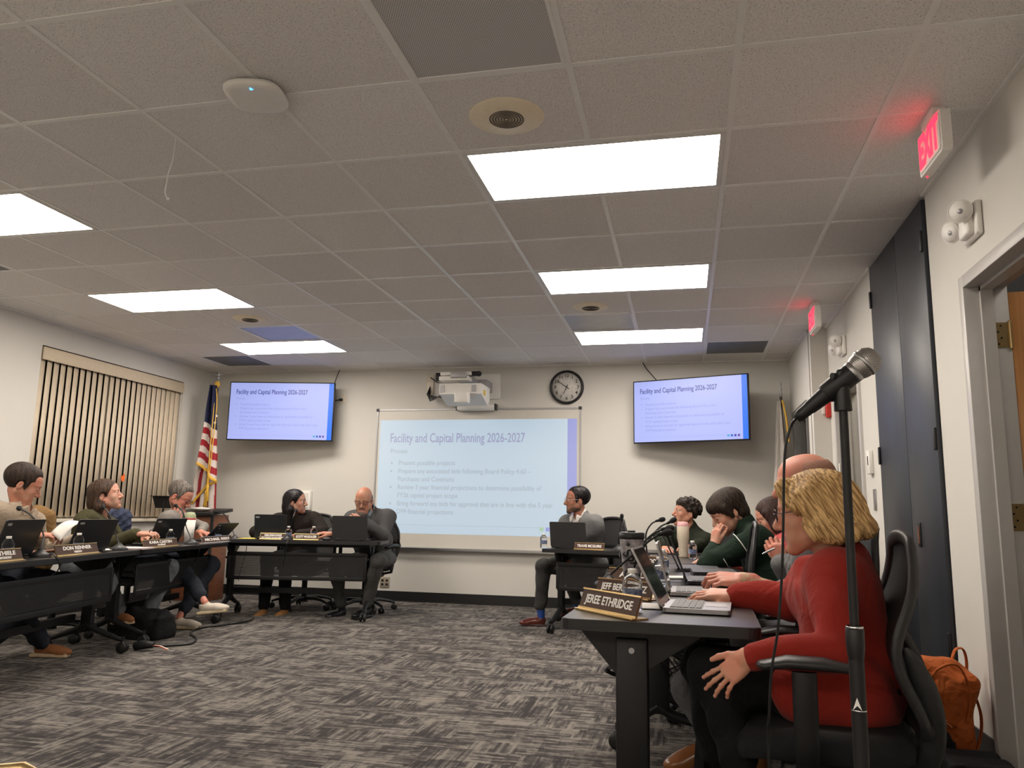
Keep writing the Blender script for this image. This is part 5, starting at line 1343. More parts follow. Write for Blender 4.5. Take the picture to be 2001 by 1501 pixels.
DEF = dict(pelvis=(0, 0, 0.53), neck=(0, 0.03, 0.955), shw=0.175, hipw=0.09,
           eL=(-0.25, 0.06, 0.66), eR=(0.25, 0.06, 0.66), wL=(-0.14, 0.30, 0.72), wR=(0.14, 0.30, 0.72),
           kL=(-0.11, 0.42, 0.50), kR=(0.11, 0.42, 0.50), aL=(-0.11, 0.43, 0.09), aR=(0.11, 0.43, 0.09), tL=(0, 1, -0.05), tR=(0, 1, -0.05))
def person(label, loc, rz, pose, look, vox=0.0055, hvox=0.0042):
    """pose: joints in the person's own frame (x right, y forward); look: clothes, hair, colours"""
    J = dict(DEF); J.update(pose); g = lambda k: np.array(J[k], dtype=float)
    pel, nk = g('pelvis'), g('neck'); sp = N3(nk - pel); xr = N3(g('side') if 'side' in J else np.array([1, 0, 0])); xr = N3(xr - sp * (xr @ sp)); fwd = np.cross(sp, xr); fwd = -fwd if fwd[1] < 0 else fwd
    B = np.stack([xr, fwd, sp], 1)
    girth = look.get('girth', 1.0); shw = J['shw']
    sh = {sg: nk - sp * 0.045 + xr * sg * shw for sg in (-1, 1)}
    if 'shL' in J: sh[-1] = g('shL')
    if 'shR' in J: sh[1] = g('shR')
    hip = {sg: pel + np.array([sg * J['hipw'], 0.03, -0.02]) for sg in (-1, 1)}
    el = {-1: g('eL'), 1: g('eR')}; wr = {-1: g('wL'), 1: g('wR')}; kn = {-1: g('kL'), 1: g('kR')}; an = {-1: g('aL'), 1: g('aR')}; toe = {-1: N3(g('tL')), 1: N3(g('tR'))}
    hs = look.get('hs', 1.0)
    hR = head_frame(look.get('yaw', 0), look.get('pitch', 0), look.get('roll', 0))
    hc = np.array(look['head'], dtype=float) if 'head' in look else nk + np.array([0, 0.03, 0.165])
    hp = HeadPl(hc, hR, hs)
    c_at = lambda t: pel + (nk - pel) * t
    def torso(S, e, bottom=0.0, k=0.05, sleeves=True, sl_r=1.0, m=0, cuff=1.0, legs=False, chest=1.0):
        S.ell(c_at(0.72), ((0.158 + e) * (0.9 + 0.1 * girth), (0.105 + e) * chest, 0.15), B, k, m=m)
        S.ell(c_at(0.38), ((0.135 + e) * girth, (0.108 + e) * girth, 0.15), B, k, m=m)
        S.ell(c_at(0.08), ((0.160 + e) * (0.8 + 0.2 * girth), (0.130 + e) * girth ** .5, 0.12 + e), B, k, m=m)
        for sg in (-1, 1):
            S.cap(nk - sp * 0.04 + xr * sg * 0.03, sh[sg], 0.050 + e, 0.052 + e, k, m=m)
            S.cap(nk + sp * 0.012 + xr * sg * 0.02 - fwd * 0.02, sh[sg] - xr * sg * 0.03, 0.030 + e, 0.036 + e, 0.03, m=m)
            S.ell(sh[sg] - sp * 0.05 - xr * sg * 0.045, (0.07 + e, 0.075 + e, 0.10), B, k, m=m)
            if sleeves:
                S.cap(sh[sg], el[sg], (0.048 + e) * sl_r, (0.036 + e) * sl_r, 0.025, m=m)
                w2 = el[sg] + (wr[sg] - el[sg]) * (look.get('cuffs', {}).get(sg, cuff))
                S.cap(el[sg], w2, (0.036 + e) * sl_r, (0.026 + e) * sl_r, 0.012, m=m)
    parts = []
    # ---- body: head, hands and a slim trunk in one mesh
    S = SDF(); add_head(S, hp, nk + fwd * 0.0, look); parts.append(S.mesh(hvox))
    for sg, nm_ in ((-1, 'hL'), (1, 'hR')):
        ho = J.get(nm_)
        if ho is None:
            f = N3(wr[sg] - el[sg]); ho = dict(f=f, n=(0, 0, 1))
        ho = dict(ho); hvx = ho.pop('vox', 0.0032)
        S = SDF(); f = ho.pop('f'); n_ = ho.pop('n'); side = np.cross(N3(f), N3(n_))
        ts = ho.pop('ts', None)
        if ts is None: ts = -sg             # palms down: thumbs point to each other
        hand(S, wr[sg], f, n_, ts, **ho)
        S.cap(el[sg] + (wr[sg] - el[sg]) * 0.30, wr[sg], 0.036, 0.0255, 0.012, m=7 if ho.get('x') else 0)
        if J.get('tattoo') == sg: 
            S.cap(el[sg] + (wr[sg] - el[sg]) * 0.2, el[sg] + (wr[sg] - el[sg]) * 0.90, 0.05, 0.05, 0.001, 'p', 7)
        parts.append(S.mesh(hvx))
    S = SDF(); torso(S, -0.012, k=0.04)
    for sg in (-1, 1):
        S.cap(hip[sg], kn[sg], 0.070, 0.048, 0.03); S.cap(kn[sg], an[sg], 0.046, 0.030, 0.02)
        S.cap(an[sg] - np.array([0, 0, 0.03]), an[sg] + toe[sg] * 0.12 - np.array([0, 0, 0.052]), 0.024, 0.014, 0.01)
    parts.append(S.mesh(0.010))
    sk = look['skin']
    mats = [sk, M_eye, look.get('lips', M_lip), M_iris, look.get('browm', look.get('hairm', M_iris)), look.get('beardm', M_iris), M_nail, look.get('tattoom', M_iris)]
    body = mesh_from(parts, 'person', mats)
    body.location = loc; body.rotation_euler = (0, 0, rz); tag(body, label, 'person', look.get('group'))
    ck = look['clothes']; seed = int(abs(loc[0]) * 100 + abs(loc[1]) * 37)
    # ---- trousers
    S = SDF(); e = 0.016
    S.ell(c_at(0.05), ((0.158 + e) * (0.8 + 0.2 * girth), (0.125 + e) * girth ** .5, 0.115), B, 0.05)
    for sg in (-1, 1):
        S.cap(hip[sg], kn[sg], 0.078 + e, 0.054 + e, 0.04); d = N3(kn[sg] - an[sg]); tr = look.get('leg', 1.0)
        S.cap(kn[sg], an[sg] + d * look.get('hem', 0.035), (0.053 + e) * tr, (0.038 + e) * tr, 0.02)
        S.cut(an[sg] + d * (look.get('hem', 0.035) - 0.012), -d) if False else None
    mesh_from([S.mesh(vox * 1.15, wrinkle(0.0035, 30, seed))], 'trousers', look['trousers'], body)
    # ---- top layers
    nh = nk + sp * 0.035 + fwd * 0.015
    for nm_, mt, kind in ck:
        S = SDF()
        if kind == 'shirt':                # collared shirt
            torso(S, 0.010, sleeves=look.get('shirt_sleeves', True), cuff=look.get('shirt_cuff', 0.93), k=0.04)
            S.cap(nk + sp * 0.01 - fwd * 0.01, nk + sp * 0.035 - fwd * 0.015, 0.066, 0.068, 0.015)
            S.cap(nk + sp * 0.02 - fwd * 0.005, nk + sp * 0.050 - fwd * 0.006, 0.064, 0.060, 0.008)
            for sg in (-1, 1): S.box(nk + sp * 0.022 + fwd * 0.074 + xr * sg * 0.040, (0.024, 0.004, 0.030), B @ np.array(Ry(sg * 0.55) @ Rx(0.55)), 0.004, 0.004)
            S.cap(nk + fwd * 0.004 + sp * 0.02, nk + sp * 0.14 + fwd * 0.01, 0.052, 0.062, 0.004, '-')
            S.cap(nk + fwd * 0.075 + sp * 0.03, nk + fwd * 0.125 - sp * 0.055, 0.022, 0.004, 0.004, '-')
            amp = 0.003
        elif kind == 'sweater':            # crew neck
            torso(S, look.get('sw_e', 0.018), k=0.05, sl_r=1.06, cuff=look.get('cuff', 0.94))
            S.cap(nk - fwd * 0.012, nk + sp * 0.012 - fwd * 0.014, 0.066, 0.068, 0.02)
            S.cap(nk + fwd * 0.022 + sp * 0.012, nk + sp * 0.14 + fwd * 0.045, 0.060, 0.078, 0.005, '-')
            amp = 0.004
        elif kind == 'zip':                # stand collar
            torso(S, 0.020, k=0.05, sl_r=1.08, cuff=0.95)
            S.cap(nk - fwd * 0.005, nk + sp * 0.06 - fwd * 0.01, 0.072, 0.068, 0.02)
            S.cap(nk + fwd * 0.006 + sp * 0.03, nk + sp * 0.16 + fwd * 0.02, 0.052, 0.07, 0.005, '-')
            S.cap(nk + fwd * 0.085 + sp * 0.07, nk + fwd * 0.105 - sp * 0.02, 0.025, 0.006, 0.004, '-')
            amp = 0.004
        elif kind == 'blazer':             # open front with lapels
            torso(S, 0.024, k=0.05, sl_r=1.08, cuff=0.93, chest=1.03)
            S.cap(nk - sp * 0.0 - fwd * 0.02, nk + sp * 0.022 - fwd * 0.02, 0.074, 0.072, 0.02)
            for sg in (-1, 1): S.ell(c_at(-0.05) + xr * sg * 0.06 + fwd * 0.01, (0.12 * girth, 0.145 * girth, 0.10), B, 0.05); S.box(sh[sg] + sp * 0.010 - xr * sg * 0.025, (0.045, 0.040, 0.014), B, 0.012, 0.04)
            a = nk + sp * 0.03 + fwd * 0.10; b = c_at(0.30) + fwd * 0.17 * girth
            S.cap(nk + sp * 0.02 + fwd * 0.02, nk + sp * 0.16 + fwd * 0.05, 0.062, 0.08, 0.005, '-')
            S.cap(nk + sp * 0.00 + fwd * 0.10, b, 0.052, 0.010, 0.008, '-')
            if not look.get('buttoned'): S.cap(b, c_at(-0.15) + fwd * 0.20, 0.014, 0.06, 0.01, '-')
            amp = 0.0035
        elif kind == 'coat':               # cardigan: long, boxy
            torso(S, look.get('sw_e', 0.028), k=0.05, sl_r=look.get('slr', 1.0), cuff=look.get('cuff', 0.93), chest=1.0)
            S.cap(nk - fwd * 0.012, nk + sp * 0.022 - fwd * 0.014, 0.070, 0.068, 0.03)
            for sg in (-1, 1): S.cap(hip[sg] + np.array([0, 0.0, 0.02]), hip[sg] + (kn[sg] - hip[sg]) * 0.30 + np.array([sg * 0.01, 0, 0.01]), 0.125, 0.105, 0.05)
            S.ell(c_at(0.0) - fwd * 0.0, (0.185, 0.140, 0.13), B, 0.05)
            S.cap(nk + fwd * 0.022 + sp * 0.018, nk + sp * 0.14 + fwd * 0.045, 0.058, 0.078, 0.005, '-')
            amp = 0.005
        o = mesh_from([S.mesh(vox, wrinkle(amp, 24, seed + 3))], nm_, mt, body)
        if kind == 'blazer' and look.get('lapels', True):
            for sg in (-1, 1):
                S2 = SDF(); up = nk + sp * 0.02 + fwd * 0.055 + xr * sg * 0.070; lo_ = c_at(0.36) + fwd * (0.125 * girth + 0.012) + xr * sg * 0.022; mid = (up + lo_) / 2 + fwd * 0.024 + xr * sg * 0.028
                S2.cap(up, mid, 0.016, 0.024, 0.01); S2.cap(mid, lo_, 0.024, 0.006, 0.01)
                mesh_from([S2.mesh(0.005)], 'lapel', mt, o)
    if look.get('tie_lanyard'):
        m = MB(); a = nk + fwd * 0.07; m.tube([nk + xr * 0.05 + sp * 0.02, a + xr * 0.05 - sp * 0.06 + fwd * 0.06, c_at(0.45) + fwd * (0.145 * girth)] , 0.007, n=6, flat=(1, 0.3), up=tuple(xr)); m.tube([nk - xr * 0.05 + sp * 0.02, a - xr * 0.05 - sp * 0.06 + fwd * 0.06, c_at(0.45) + fwd * (0.145 * girth)], 0.007, n=6, flat=(1, 0.3), up=tuple(xr))
        L_(m, 'lanyard', look['tie_lanyard'], body)
    # ---- shoes
    for sg in (-1, 1):
        a = an[sg]; d = toe[sg]; up_ = N3(np.array([0, 0, 1.0]) - d * d[2]); sd_ = np.cross(d, up_); BB = np.stack([sd_, d, up_], 1)
        Q = lambda x, y, z: a + BB @ np.array([x, y, z])
        S = SDF(); S.ell(Q(0, -0.005, -0.03), (0.036, 0.045, 0.050), BB, 0.02); S.ell(Q(0, 0.065, -0.045), (0.041, 0.085, 0.036), BB, 0.025); S.ell(Q(0, 0.13, -0.055), (0.044, 0.062, 0.028), BB, 0.02)
        S.box(Q(0, 0.055, -0.078), (0.030, 0.108, 0.004), BB, 0.010, 0.004, '+', 1)
        S.cut(Q(0, 0, -0.089), -up_)
        if not look.get('boots'): S.cap(Q(0, -0.008, 0.0), Q(0, -0.02, 0.09), 0.030, 0.040, 0.006, '-')
        else: S.cap(Q(0, -0.01, 0.0), Q(0, -0.012, 0.05), 0.046, 0.050, 0.02)
        sh_m = look['shoes']
        so = mesh_from([S.mesh(0.0055)], 'shoe', [sh_m[0], sh_m[1]], body)
        S = SDF(); S.cap(Q(0, -0.008, -0.03), a + N3(kn[sg] - a) * 0.07, 0.032, 0.037, 0.01); mesh_from([S.mesh(0.007)], 'sock', look.get('socks', M_fabric_b), body)
    # ---- hair
    st = look.get('hair')
    if st:
        S = SDF(); P = hp.P; s = hs; R = hR
        E = lambda c, r, k=0.02, op='+', m=0: S.ell(P(*c), [q * s for q in r], R, k * s, op, m)
        Cp = lambda a, b, ra, rb=None, k=0.015, op='+': S.cap(P(*a), P(*b), ra * s, (ra if rb is None else rb) * s, k * s, op)
        amp, fr_, cz = 0.0009, 420, 0.25
        def carve_face(w=0.058, top=0.062, low=-0.16):
            Cp((0, 0.150, top - w), (0, 0.150, low), w * 1.34, w * 1.34, 0.004, '-'); E((0, 0.118, top - 0.072), (w * 1.08, 0.080, 0.080), 0.004, '-')
        if st == 'short':
            t = look.get('ht', 0.012)
            E((0, -0.024, 0.042), (0.074 + t, 0.095 + t, 0.080 + t)); E((0, 0.030, 0.080), (0.054, 0.040, 0.026 + t), 0.02)
            for sg in (-1, 1): Cp((sg * 0.072, 0.022, 0.02), (sg * 0.071, 0.020, -0.022), 0.010, 0.006, 0.01)
            E((0, 0.112, -0.006), (0.064, 0.072, 0.072), 0.008, '-'); Cp((0, -0.03, -0.13), (0, 0.06, -0.11), 0.080, 0.085, 0.012, '-')
            for sg in (-1, 1): E((sg * 0.045, 0.085, 0.058), (0.030, 0.035, 0.028), 0.008, '-'); Cp((sg * 0.085, 0.070, -0.03), (sg * 0.085, 0.060, 0.012), 0.036, 0.030, 0.006, '-')
            for sg in (-1, 1): E((sg * 0.082, -0.012, -0.012), (0.016, 0.020, 0.030), 0.006, '-')
        elif st == 'fringe':               # longer straight hair over the forehead and ears
            E((0, -0.022, 0.046), (0.092, 0.116, 0.092)); E((0, 0.050, 0.062), (0.070, 0.050, 0.040), 0.03); E((0, -0.075, -0.03), (0.078, 0.050, 0.065), 0.03)
            for sg in (-1, 1): Cp((sg * 0.080, 0.03, 0.04), (sg * 0.080, 0.010, -0.022), 0.020, 0.014, 0.02)
            E((0, 0.135, -0.028), (0.068, 0.075, 0.070), 0.012, '-'); Cp((0, 0.0, -0.155), (0, 0.09, -0.13), 0.085, 0.09, 0.012, '-'); amp = 0.0015; fr_ = 260
        elif st == 'curly':
            E((0, -0.020, 0.052), (0.088, 0.108, 0.088)); E((0, 0.045, 0.085), (0.066, 0.048, 0.034), 0.03)
            r_ = np.random.default_rng(5)
            for k in range(95):
                v = r_.normal(size=3); v /= np.linalg.norm(v)
                if v[2] < -0.25 and v[1] > -0.2: continue
                if v[1] > 0.55 and v[2] < 0.55: continue
                c = np.array([0, -0.018, 0.050]) + v * np.array([0.090, 0.110, 0.090]); rr = r_.uniform(0.011, 0.019); S.ell(P(*c), rr * s, None, 0.006)
            E((0, 0.128, -0.015), (0.064, 0.072, 0.072), 0.010, '-'); Cp((0, 0.0, -0.16), (0, 0.08, -0.13), 0.09, 0.09, 0.012, '-'); amp = 0.002
            for sg in (-1, 1): E((sg * 0.088, -0.008, -0.014), (0.020, 0.022, 0.028), 0.006, '-')
        elif st == 'bald':
            E((0, -0.026, 0.020 + look.get('bt', 0) * 0.5), (0.079, 0.098, 0.064 + look.get('bt', 0) * 0.5)); E((0, 0.0, 0.100 + look.get('bt', 0)), (0.088, 0.115, 0.062), 0.012, '-'); E((0, 0.100, 0.0), (0.080, 0.085, 0.10), 0.010, '-'); Cp((0, -0.03, -0.13), (0, 0.06, -0.12), 0.078, 0.09, 0.012, '-')
            for sg in (-1, 1): E((sg * 0.084, -0.012, -0.012), (0.016, 0.022, 0.032), 0.006, '-')
            amp = 0.0006
        elif st == 'bob':                  # chin-length, full, curling in
            E((0, -0.022, 0.040), (0.094, 0.118, 0.086)); E((0, -0.075, -0.020), (0.100, 0.080, 0.085), 0.03)
            rim = [(sg_ * x_, y_, z_) for sg_, lst in ((-1, [(0.084, 0.012, -0.040), (0.096, -0.008, -0.060), (0.100, -0.045, -0.072), (0.088, -0.095, -0.070), (0.050, -0.130, -0.066), (0.0, -0.142, -0.064)]), (1, [(0.050, -0.130, -0.066), (0.088, -0.095, -0.070), (0.100, -0.045, -0.072), (0.096, -0.008, -0.060), (0.084, 0.012, -0.040)])) for x_, y_, z_ in lst]
            for q0, q1 in zip(rim, rim[1:]): Cp(q0, q1, 0.026, 0.026, 0.018)
            for sg in (-1, 1): Cp((sg * 0.082, 0.012, 0.045), (sg * 0.090, -0.020, -0.045), 0.032, 0.034, 0.03); Cp((sg * 0.030, 0.070, 0.085), (sg * 0.080, 0.045, 0.020), 0.024, 0.018, 0.02)
            carve_face(0.050, 0.060, -0.14); Cp((0, 0.02, -0.19), (0, 0.12, -0.14), 0.085, 0.10, 0.012, '-'); amp = 0.0020; fr_ = 210
        elif st in ('long', 'lob'):
            dn = look.get('hl', 0.26)
            E((0, -0.020, 0.044), (0.088, 0.110, 0.088)); E((0, -0.060, -0.02), (0.086, 0.070, 0.10), 0.03)
            for sg in (-1, 1):
                Cp((sg * 0.066, 0.005, 0.04), (sg * 0.080, -0.030, -0.08), 0.026, 0.028, 0.03)
                Cp((sg * 0.076, -0.035, -0.08), (sg * 0.070, -0.055, -dn), 0.032, 0.020, 0.03)
            Cp((0, -0.085, -0.05), (0, -0.095, -dn), 0.050, 0.034, 0.04)
            if not look.get('ears_out'):
                for sg in (-1, 1): Cp((sg * 0.070, 0.035, 0.040), (sg * 0.084, 0.018, -0.060), 0.024, 0.026, 0.02); Cp((sg * 0.084, 0.018, -0.060), (sg * 0.078, 0.000, -dn * 0.85), 0.026, 0.020, 0.02)
            carve_face(0.050, 0.062, -0.30)
            if look.get('ears_out'):
                for sg in (-1, 1): E((sg * 0.088, 0.006, -0.016), (0.022, 0.028, 0.034), 0.008, '-')
            amp = 0.0010; fr_ = 330
        seed2 = seed
        cx_, cy_ = hc[0], hc[1]
        Ri = np.array(hR)
        def hn(X, Y, Z):
            x = X - hc[0]; y = Y - hc[1]; z = Z - hc[2]
            lx = x * Ri[0, 0] + y * Ri[1, 0] + z * Ri[2, 0]; ly = x * Ri[0, 1] + y * Ri[1, 1] + z * Ri[2, 1]; lz = x * Ri[0, 2] + y * Ri[1, 2] + z * Ri[2, 2]
            ph = np.arctan2(lx, -(ly - 0.02)); return (amp * (np.sin(ph * fr_ * 0.10 + 26 * lz * cz * 4 + 2.2 * np.sin(lz * 38 + ph * 2)) + 0.6 * np.sin(ph * fr_ * 0.23 + 31 * lz + seed2))).astype(np.float32)
        mesh_from([S.mesh(look.get('hairvox', hvox), hn)], 'hair', look['hairm'], body)
    # ---- glasses
    if look.get('glasses'):
        P = lambda x, y, z: Vector(hp.P(x, y, z)); m = MB(); gm, gr_, gw, gh = look['glasses']
        for sg in (-1, 1):
            ring = []
            for k in range(20):
                a = 2 * PI * k / 20; q = (abs(math.cos(a)) ** 3 + abs(math.sin(a)) ** 3) ** (-1 / 3); ring.append(P(sg * 0.034 + gw * q * math.cos(a), 0.108 - 0.25 * abs(gw * q * math.cos(a) + 0) * (1 if sg * math.cos(a) > 0 else 0.2), 0.0 + gh * q * math.sin(a)))
            m.tube(ring, gr_, n=6, closed=True)
            m.tube([P(sg * (0.034 + gw), 0.100, 0.006), P(sg * 0.080, 0.055, 0.006), P(sg * 0.083, 0.0, 0.004), P(sg * 0.080, -0.022, -0.012)], gr_ * 0.85, n=6)
        m.tube([P(-0.034 + gw, 0.106, 0.004), P(0, 0.113, 0.007), P(0.034 - gw, 0.106, 0.004)], gr_, n=6)
        L_(m, 'glasses', gm, body)
    return body
# ------------------------------------------------------------------ tables
TL, TR2, TF, TD = 0.690, 0.70, 0.715, 0.70          # top heights
tA = training_table('nearest left black table with perforated front panel, before the man in beige', (-3.64, 0.50), (-4.035, 2.36), 0.56, TL)
tB = training_table('middle black table of the left row, before the man in the grey shirt', (-4.040, 2.385), (-4.245, 3.80), 0.56, TL)
tC = training_table('black table where the black-haired woman and the man in the dark grey suit sit', (-4.50, 3.86), (-2.96, 4.20), 0.56, TF)
tD = training_table('black table right of the whiteboard, in front of the man in the light grey suit', (-1.44, 4.09), (0.02, 3.80), 0.56, TD, inset=0.09)
tE1 = training_table('nearest dark table on the right with name plates, beside the woman in the red cardigan', (-0.535, 1.08), (-0.575, -0.33), 0.56, TR2, panel=False, loff=-0.085, colw=0.095)
tE2 = training_table('second dark table from the camera in the right row, under the closed black laptop', (-0.510, 2.50), (-0.535, 1.10), 0.56, TR2, panel=False, loff=-0.085)
tE3 = training_table('farthest dark table of the right row, in front of the man in the green sweater', (-0.50, 3.60), (-0.510, 2.52), 0.56, TR2, panel=False, loff=-0.085)

def on(u, v, z): return pz(u, v, z)
# ------------------------------------------------------------------ name plates
def plate(u0, v0, u1, v1, z, text, label, sub=None, h=0.052, gold=M_gold):
    return nameplate(text, label, on(u0, v0, z + 0.001), on(u1, v1, z + 0.001), sub=sub, h=h, gold=gold)
M_goldd = mat('bronze_holder', (0.36, 0.22, 0.11), 0.3, 0.8, noise=0.05)
zE = TR2 + 0.002
def plateE(xy0, xy1, text, label, h=0.058, gold=M_goldd, tf=0.82):
    return nameplate(text, label, (xy0[0], xy0[1], zE), (xy1[0], xy1[1], zE), h=h, gold=gold, tf=tf)
a, b = on(1131, 1190, zE), on(1243, 1213, zE)
plateE((a.x, a.y), (b.x, b.y), 'JEREE ETHRIDGE', 'name plate reading JEREE ETHRIDGE on the nearest table corner', h=0.066, gold=M_gold)
a, b = on(1163, 1162, zE), on(1272, 1175, zE)
plateE((a.x, a.y), (b.x, b.y), 'JEFF BERKOWITZ', 'brown name plate partly hidden behind the nearest water bottle, reading JEFF', h=0.062)
a, b = on(1187, 1136, zE), on(1281, 1143, zE)
plateE((a.x, a.y), (b.x, b.y), 'APRIL', 'brown and gold name plate half hidden behind the tumbler', h=0.062, gold=M_gold, tf=0.52)
a, b = on(1245, 1108, zE), on(1299, 1110, zE)
plateE((a.x, a.y), (b.x, b.y), 'MENDOZA', 'small reddish name plate farthest up the right table row', h=0.062)
def plateL(u0, v0, u1, v1, txt, lab, sub=None, h=0.060, gold=M_gold):
    a, b = on(u0, v0, TL + 0.002), on(u1, v1, TL + 0.002)
    # keep the plate along the table: same setback as its left corner
    return nameplate(txt, lab, a, b, sub=sub, h=h, gold=gold)
def along(tab, s0, s1, back, z):
    """points on a table top: s along the front edge in metres from its centre, back from the front edge"""
    R_ = Rz(tab.rotation_euler[2]); c = tab.location; d = R_ @ Vector((1, 0, 0)); n_ = R_ @ Vector((0, 1, 0))
    f = Vector(c) - n_ * 0.28
    return [Vector((f.x, f.y, z)) + d * s + n_ * back for s in (s0, s1)]
def s_at(tab, u, back, z):
    """where along the table does picture column u fall (for a given setback)"""
    lo, hi = -1.2, 1.2
    def col(s):
        p = along(tab, s, s, back, z)[0]; q = RC.T @ (np.array(p) - CAM); return 1000.5 + FPX * q[0] / q[1]
    inc = col(hi) > col(lo)
    for _ in range(40):
        m_ = (lo + hi) / 2
        if (col(m_) < u) == inc: lo = m_
        else: hi = m_
    return (lo + hi) / 2
def tplate(tab, u0, u1, z, txt, lab, sub=None, back=0.05, **k):
    s0, s1 = s_at(tab, u0, back, z), s_at(tab, u1, back, z); p = along(tab, s0, s1, back, z + 0.002)
    return nameplate(txt, lab, p[0], p[1], sub=sub, **k)
def tpt(tab, u, back, z):
    s_ = s_at(tab, u, back, z); return along(tab, s_, s_, back, z)[0]
tplate(tA, -36, 45, TL, 'DR. THIELE', 'brown and gold name plate cut off by the left picture edge', sub='SUPERINTENDENT', h=0.068)
tplate(tA, 110, 193, TL, 'DON RENNER', 'name plate reading DON RENNER PRESIDENT on the left table', sub='PRESIDENT', h=0.068)
tplate(tB, 282, 348, TL, 'KARA CASTEN', 'name plate reading KARA CASTEN VICE PRESIDENT', sub='VICE PRESIDENT', h=0.062)
tplate(tB, 396, 454, TL, 'MICHAEL RISKE', 'name plate reading MICHAEL RISKE with a silver edge', h=0.058, back=0.06, gold=M_silver)
tplate(tC, 507, 558, TF, 'ROMINA FARNIARO-GONZALEZ', 'two-line name plate in front of the black-haired woman', sub='D99 STUDENT BOARD MEMBER', h=0.058)
tplate(tC, 573, 622, TF, 'SCOTT WUGGAZER', 'name plate reading SCOTT in front of the man in the dark grey suit', h=0.056)
tplate(tD, 1122, 1180, TD, 'TRAVIS MCGUIRE', 'name plate reading TRAVIS MCGUIRE beside the black laptop', h=0.058)

# ------------------------------------------------------------------ laptops
M_lap = mat('matt_black_laptop', (0.014, 0.015, 0.017), 0.42, noise=0.08)
M_lap2 = mat('graphite_laptop', (0.045, 0.045, 0.046), 0.4, 0.3, noise=0.05)
def lap_on(tab, u, back, z, label, lid=112, w_=0.31, turn=0.0, d=0.22, body=None, badge=True):
    p = tpt(tab, u, back, z); return laptop(label, (p.x, p.y, z + 0.002), tab.rotation_euler[2] + turn, w_=w_, d=d, lid=lid, body=body or M_lap, badge=badge)
lap_on(tA, 22, 0.20, TL, 'open black laptop at the left edge in front of the man in the beige shirt', w_=0.36, lid=108)
lap_on(tA, 170, 0.20, TL, 'open black laptop behind the DON RENNER plate on the left', w_=0.33, lid=112, turn=-0.30)
lap_on(tB, 318, 0.20, TL, 'open black laptop behind the KARA CASTEN plate', w_=0.32, lid=112, turn=-0.28)
lap_on(tB, 418, 0.22, TL, 'open black laptop tilted far back behind the MICHAEL RISKE plate', w_=0.30, lid=135, turn=-0.2)
lap_on(tC, 528, 0.14, TF, 'open black laptop in front of the black-haired woman, with a white sticker', w_=0.30, lid=100, turn=0.0)
lap_on(tC, 683, 0.10, TF, 'open graphite laptop in front of the man in the dark grey suit', w_=0.33, lid=100, body=M_lap2, badge=False)
lap_on(tD, 1111, 0.14, TD, 'open graphite laptop in front of the man in the light grey suit', w_=0.33, lid=100, body=M_lap2, badge=False)
# laptops on the right row (screens seen from the side)
M_lscr = mat('glossy_laptop_screen', (0.02, 0.022, 0.025), 0.08, noise=0.1)
M_lsil = mat('silver_laptop_body', (0.36, 0.35, 0.36), 0.34, 0.5, noise=0.04)
M_keyg = mat('grey_keycaps', (0.17, 0.165, 0.165), 0.5, noise=0.15, scale=200)
laptop('nearest open silver laptop under the hand of the woman in the red cardigan', (-0.285, 0.035, TR2 + 0.002), math.radians(-94), w_=0.27, d=0.205, lid=117, body=M_lsil, screen=M_lscr, silver=True, ks=M_keyg, badge=False)
laptop('open silver laptop behind the nearest one, its screen seen edge on', (-0.28, 0.56, TR2 + 0.002), math.radians(-90), w_=0.26, d=0.19, lid=104, body=M_lsil, screen=M_lscr, silver=True, ks=M_keyg, badge=False)
laptop('open black laptop before the bald man, third from the camera', (-0.22, 1.12, TR2 + 0.002), math.radians(-88), w_=0.32, d=0.215, lid=110, body=M_lap, screen=M_lscr, badge=False)
laptop('open black laptop before the man in the green sweater', (-0.26, 1.95, TR2 + 0.002), math.radians(-88), w_=0.33, d=0.22, lid=116, body=M_lap, screen=M_lscr, badge=False)
t = thing('closed_laptop', 'closed thick dark laptop with the bald man\'s hand resting on it', 'laptop', (-0.03, 0.80, TR2 + 0.002), math.radians(4))
L_(MB().prism(rrect(0.20, 0.30, 0.012), 0.002, 0.020).prism(rrect(0.196, 0.296, 0.012), 0.021, 0.034), 'body', M_lap2, t)
t = thing('closed_laptop', 'closed black laptop lying flat farther along the right table', 'laptop', (-0.08, 1.55, TR2 + 0.002), math.radians(2))
L_(MB().prism(rrect(0.22, 0.32, 0.012), 0.002, 0.018).prism(rrect(0.217, 0.317, 0.012), 0.019, 0.028), 'body', M_lap, t)

# ------------------------------------------------------------------ bottles, tumblers, papers
b0 = on(1236, 1196, zE)
water_bottle('nearest clear water bottle with blue label between the name plates', (b0.x, b0.y, zE), 1.0)
water_bottle('clear water bottle standing behind the JEFF name plate by the tumbler', (-0.325, 0.80, zE), 0.95)
water_bottle('clear water bottle farther up the right table behind the silver screens', (-0.335, 1.60, zE), 0.95)
water_bottle('clear water bottle beside the tall pink-lidded bottle', (-0.17, 3.15, zE), 0.95)
p = tpt(tA, 12, 0.12, TL); water_bottle('clear water bottle at the left edge behind the cut-off name plate', (p.x, p.y, TL + 0.002), 1.0)
p = tpt(tA, 151, 0.12, TL); water_bottle('clear water bottle behind the DON RENNER plate', (p.x, p.y, TL + 0.002), 1.0)
p = tpt(tB, 331, 0.12, TL); water_bottle('clear water bottle behind the KARA CASTEN plate', (p.x, p.y, TL + 0.002), 1.0)
p = tpt(tB, 425, 0.14, TL); water_bottle('clear water bottle behind the MICHAEL RISKE plate', (p.x, p.y, TL + 0.002), 1.0)
p = tpt(tC, 563, 0.09, TF); water_bottle('clear water bottle between the black-haired woman and the SCOTT plate', (p.x, p.y, TF + 0.002), 0.95)
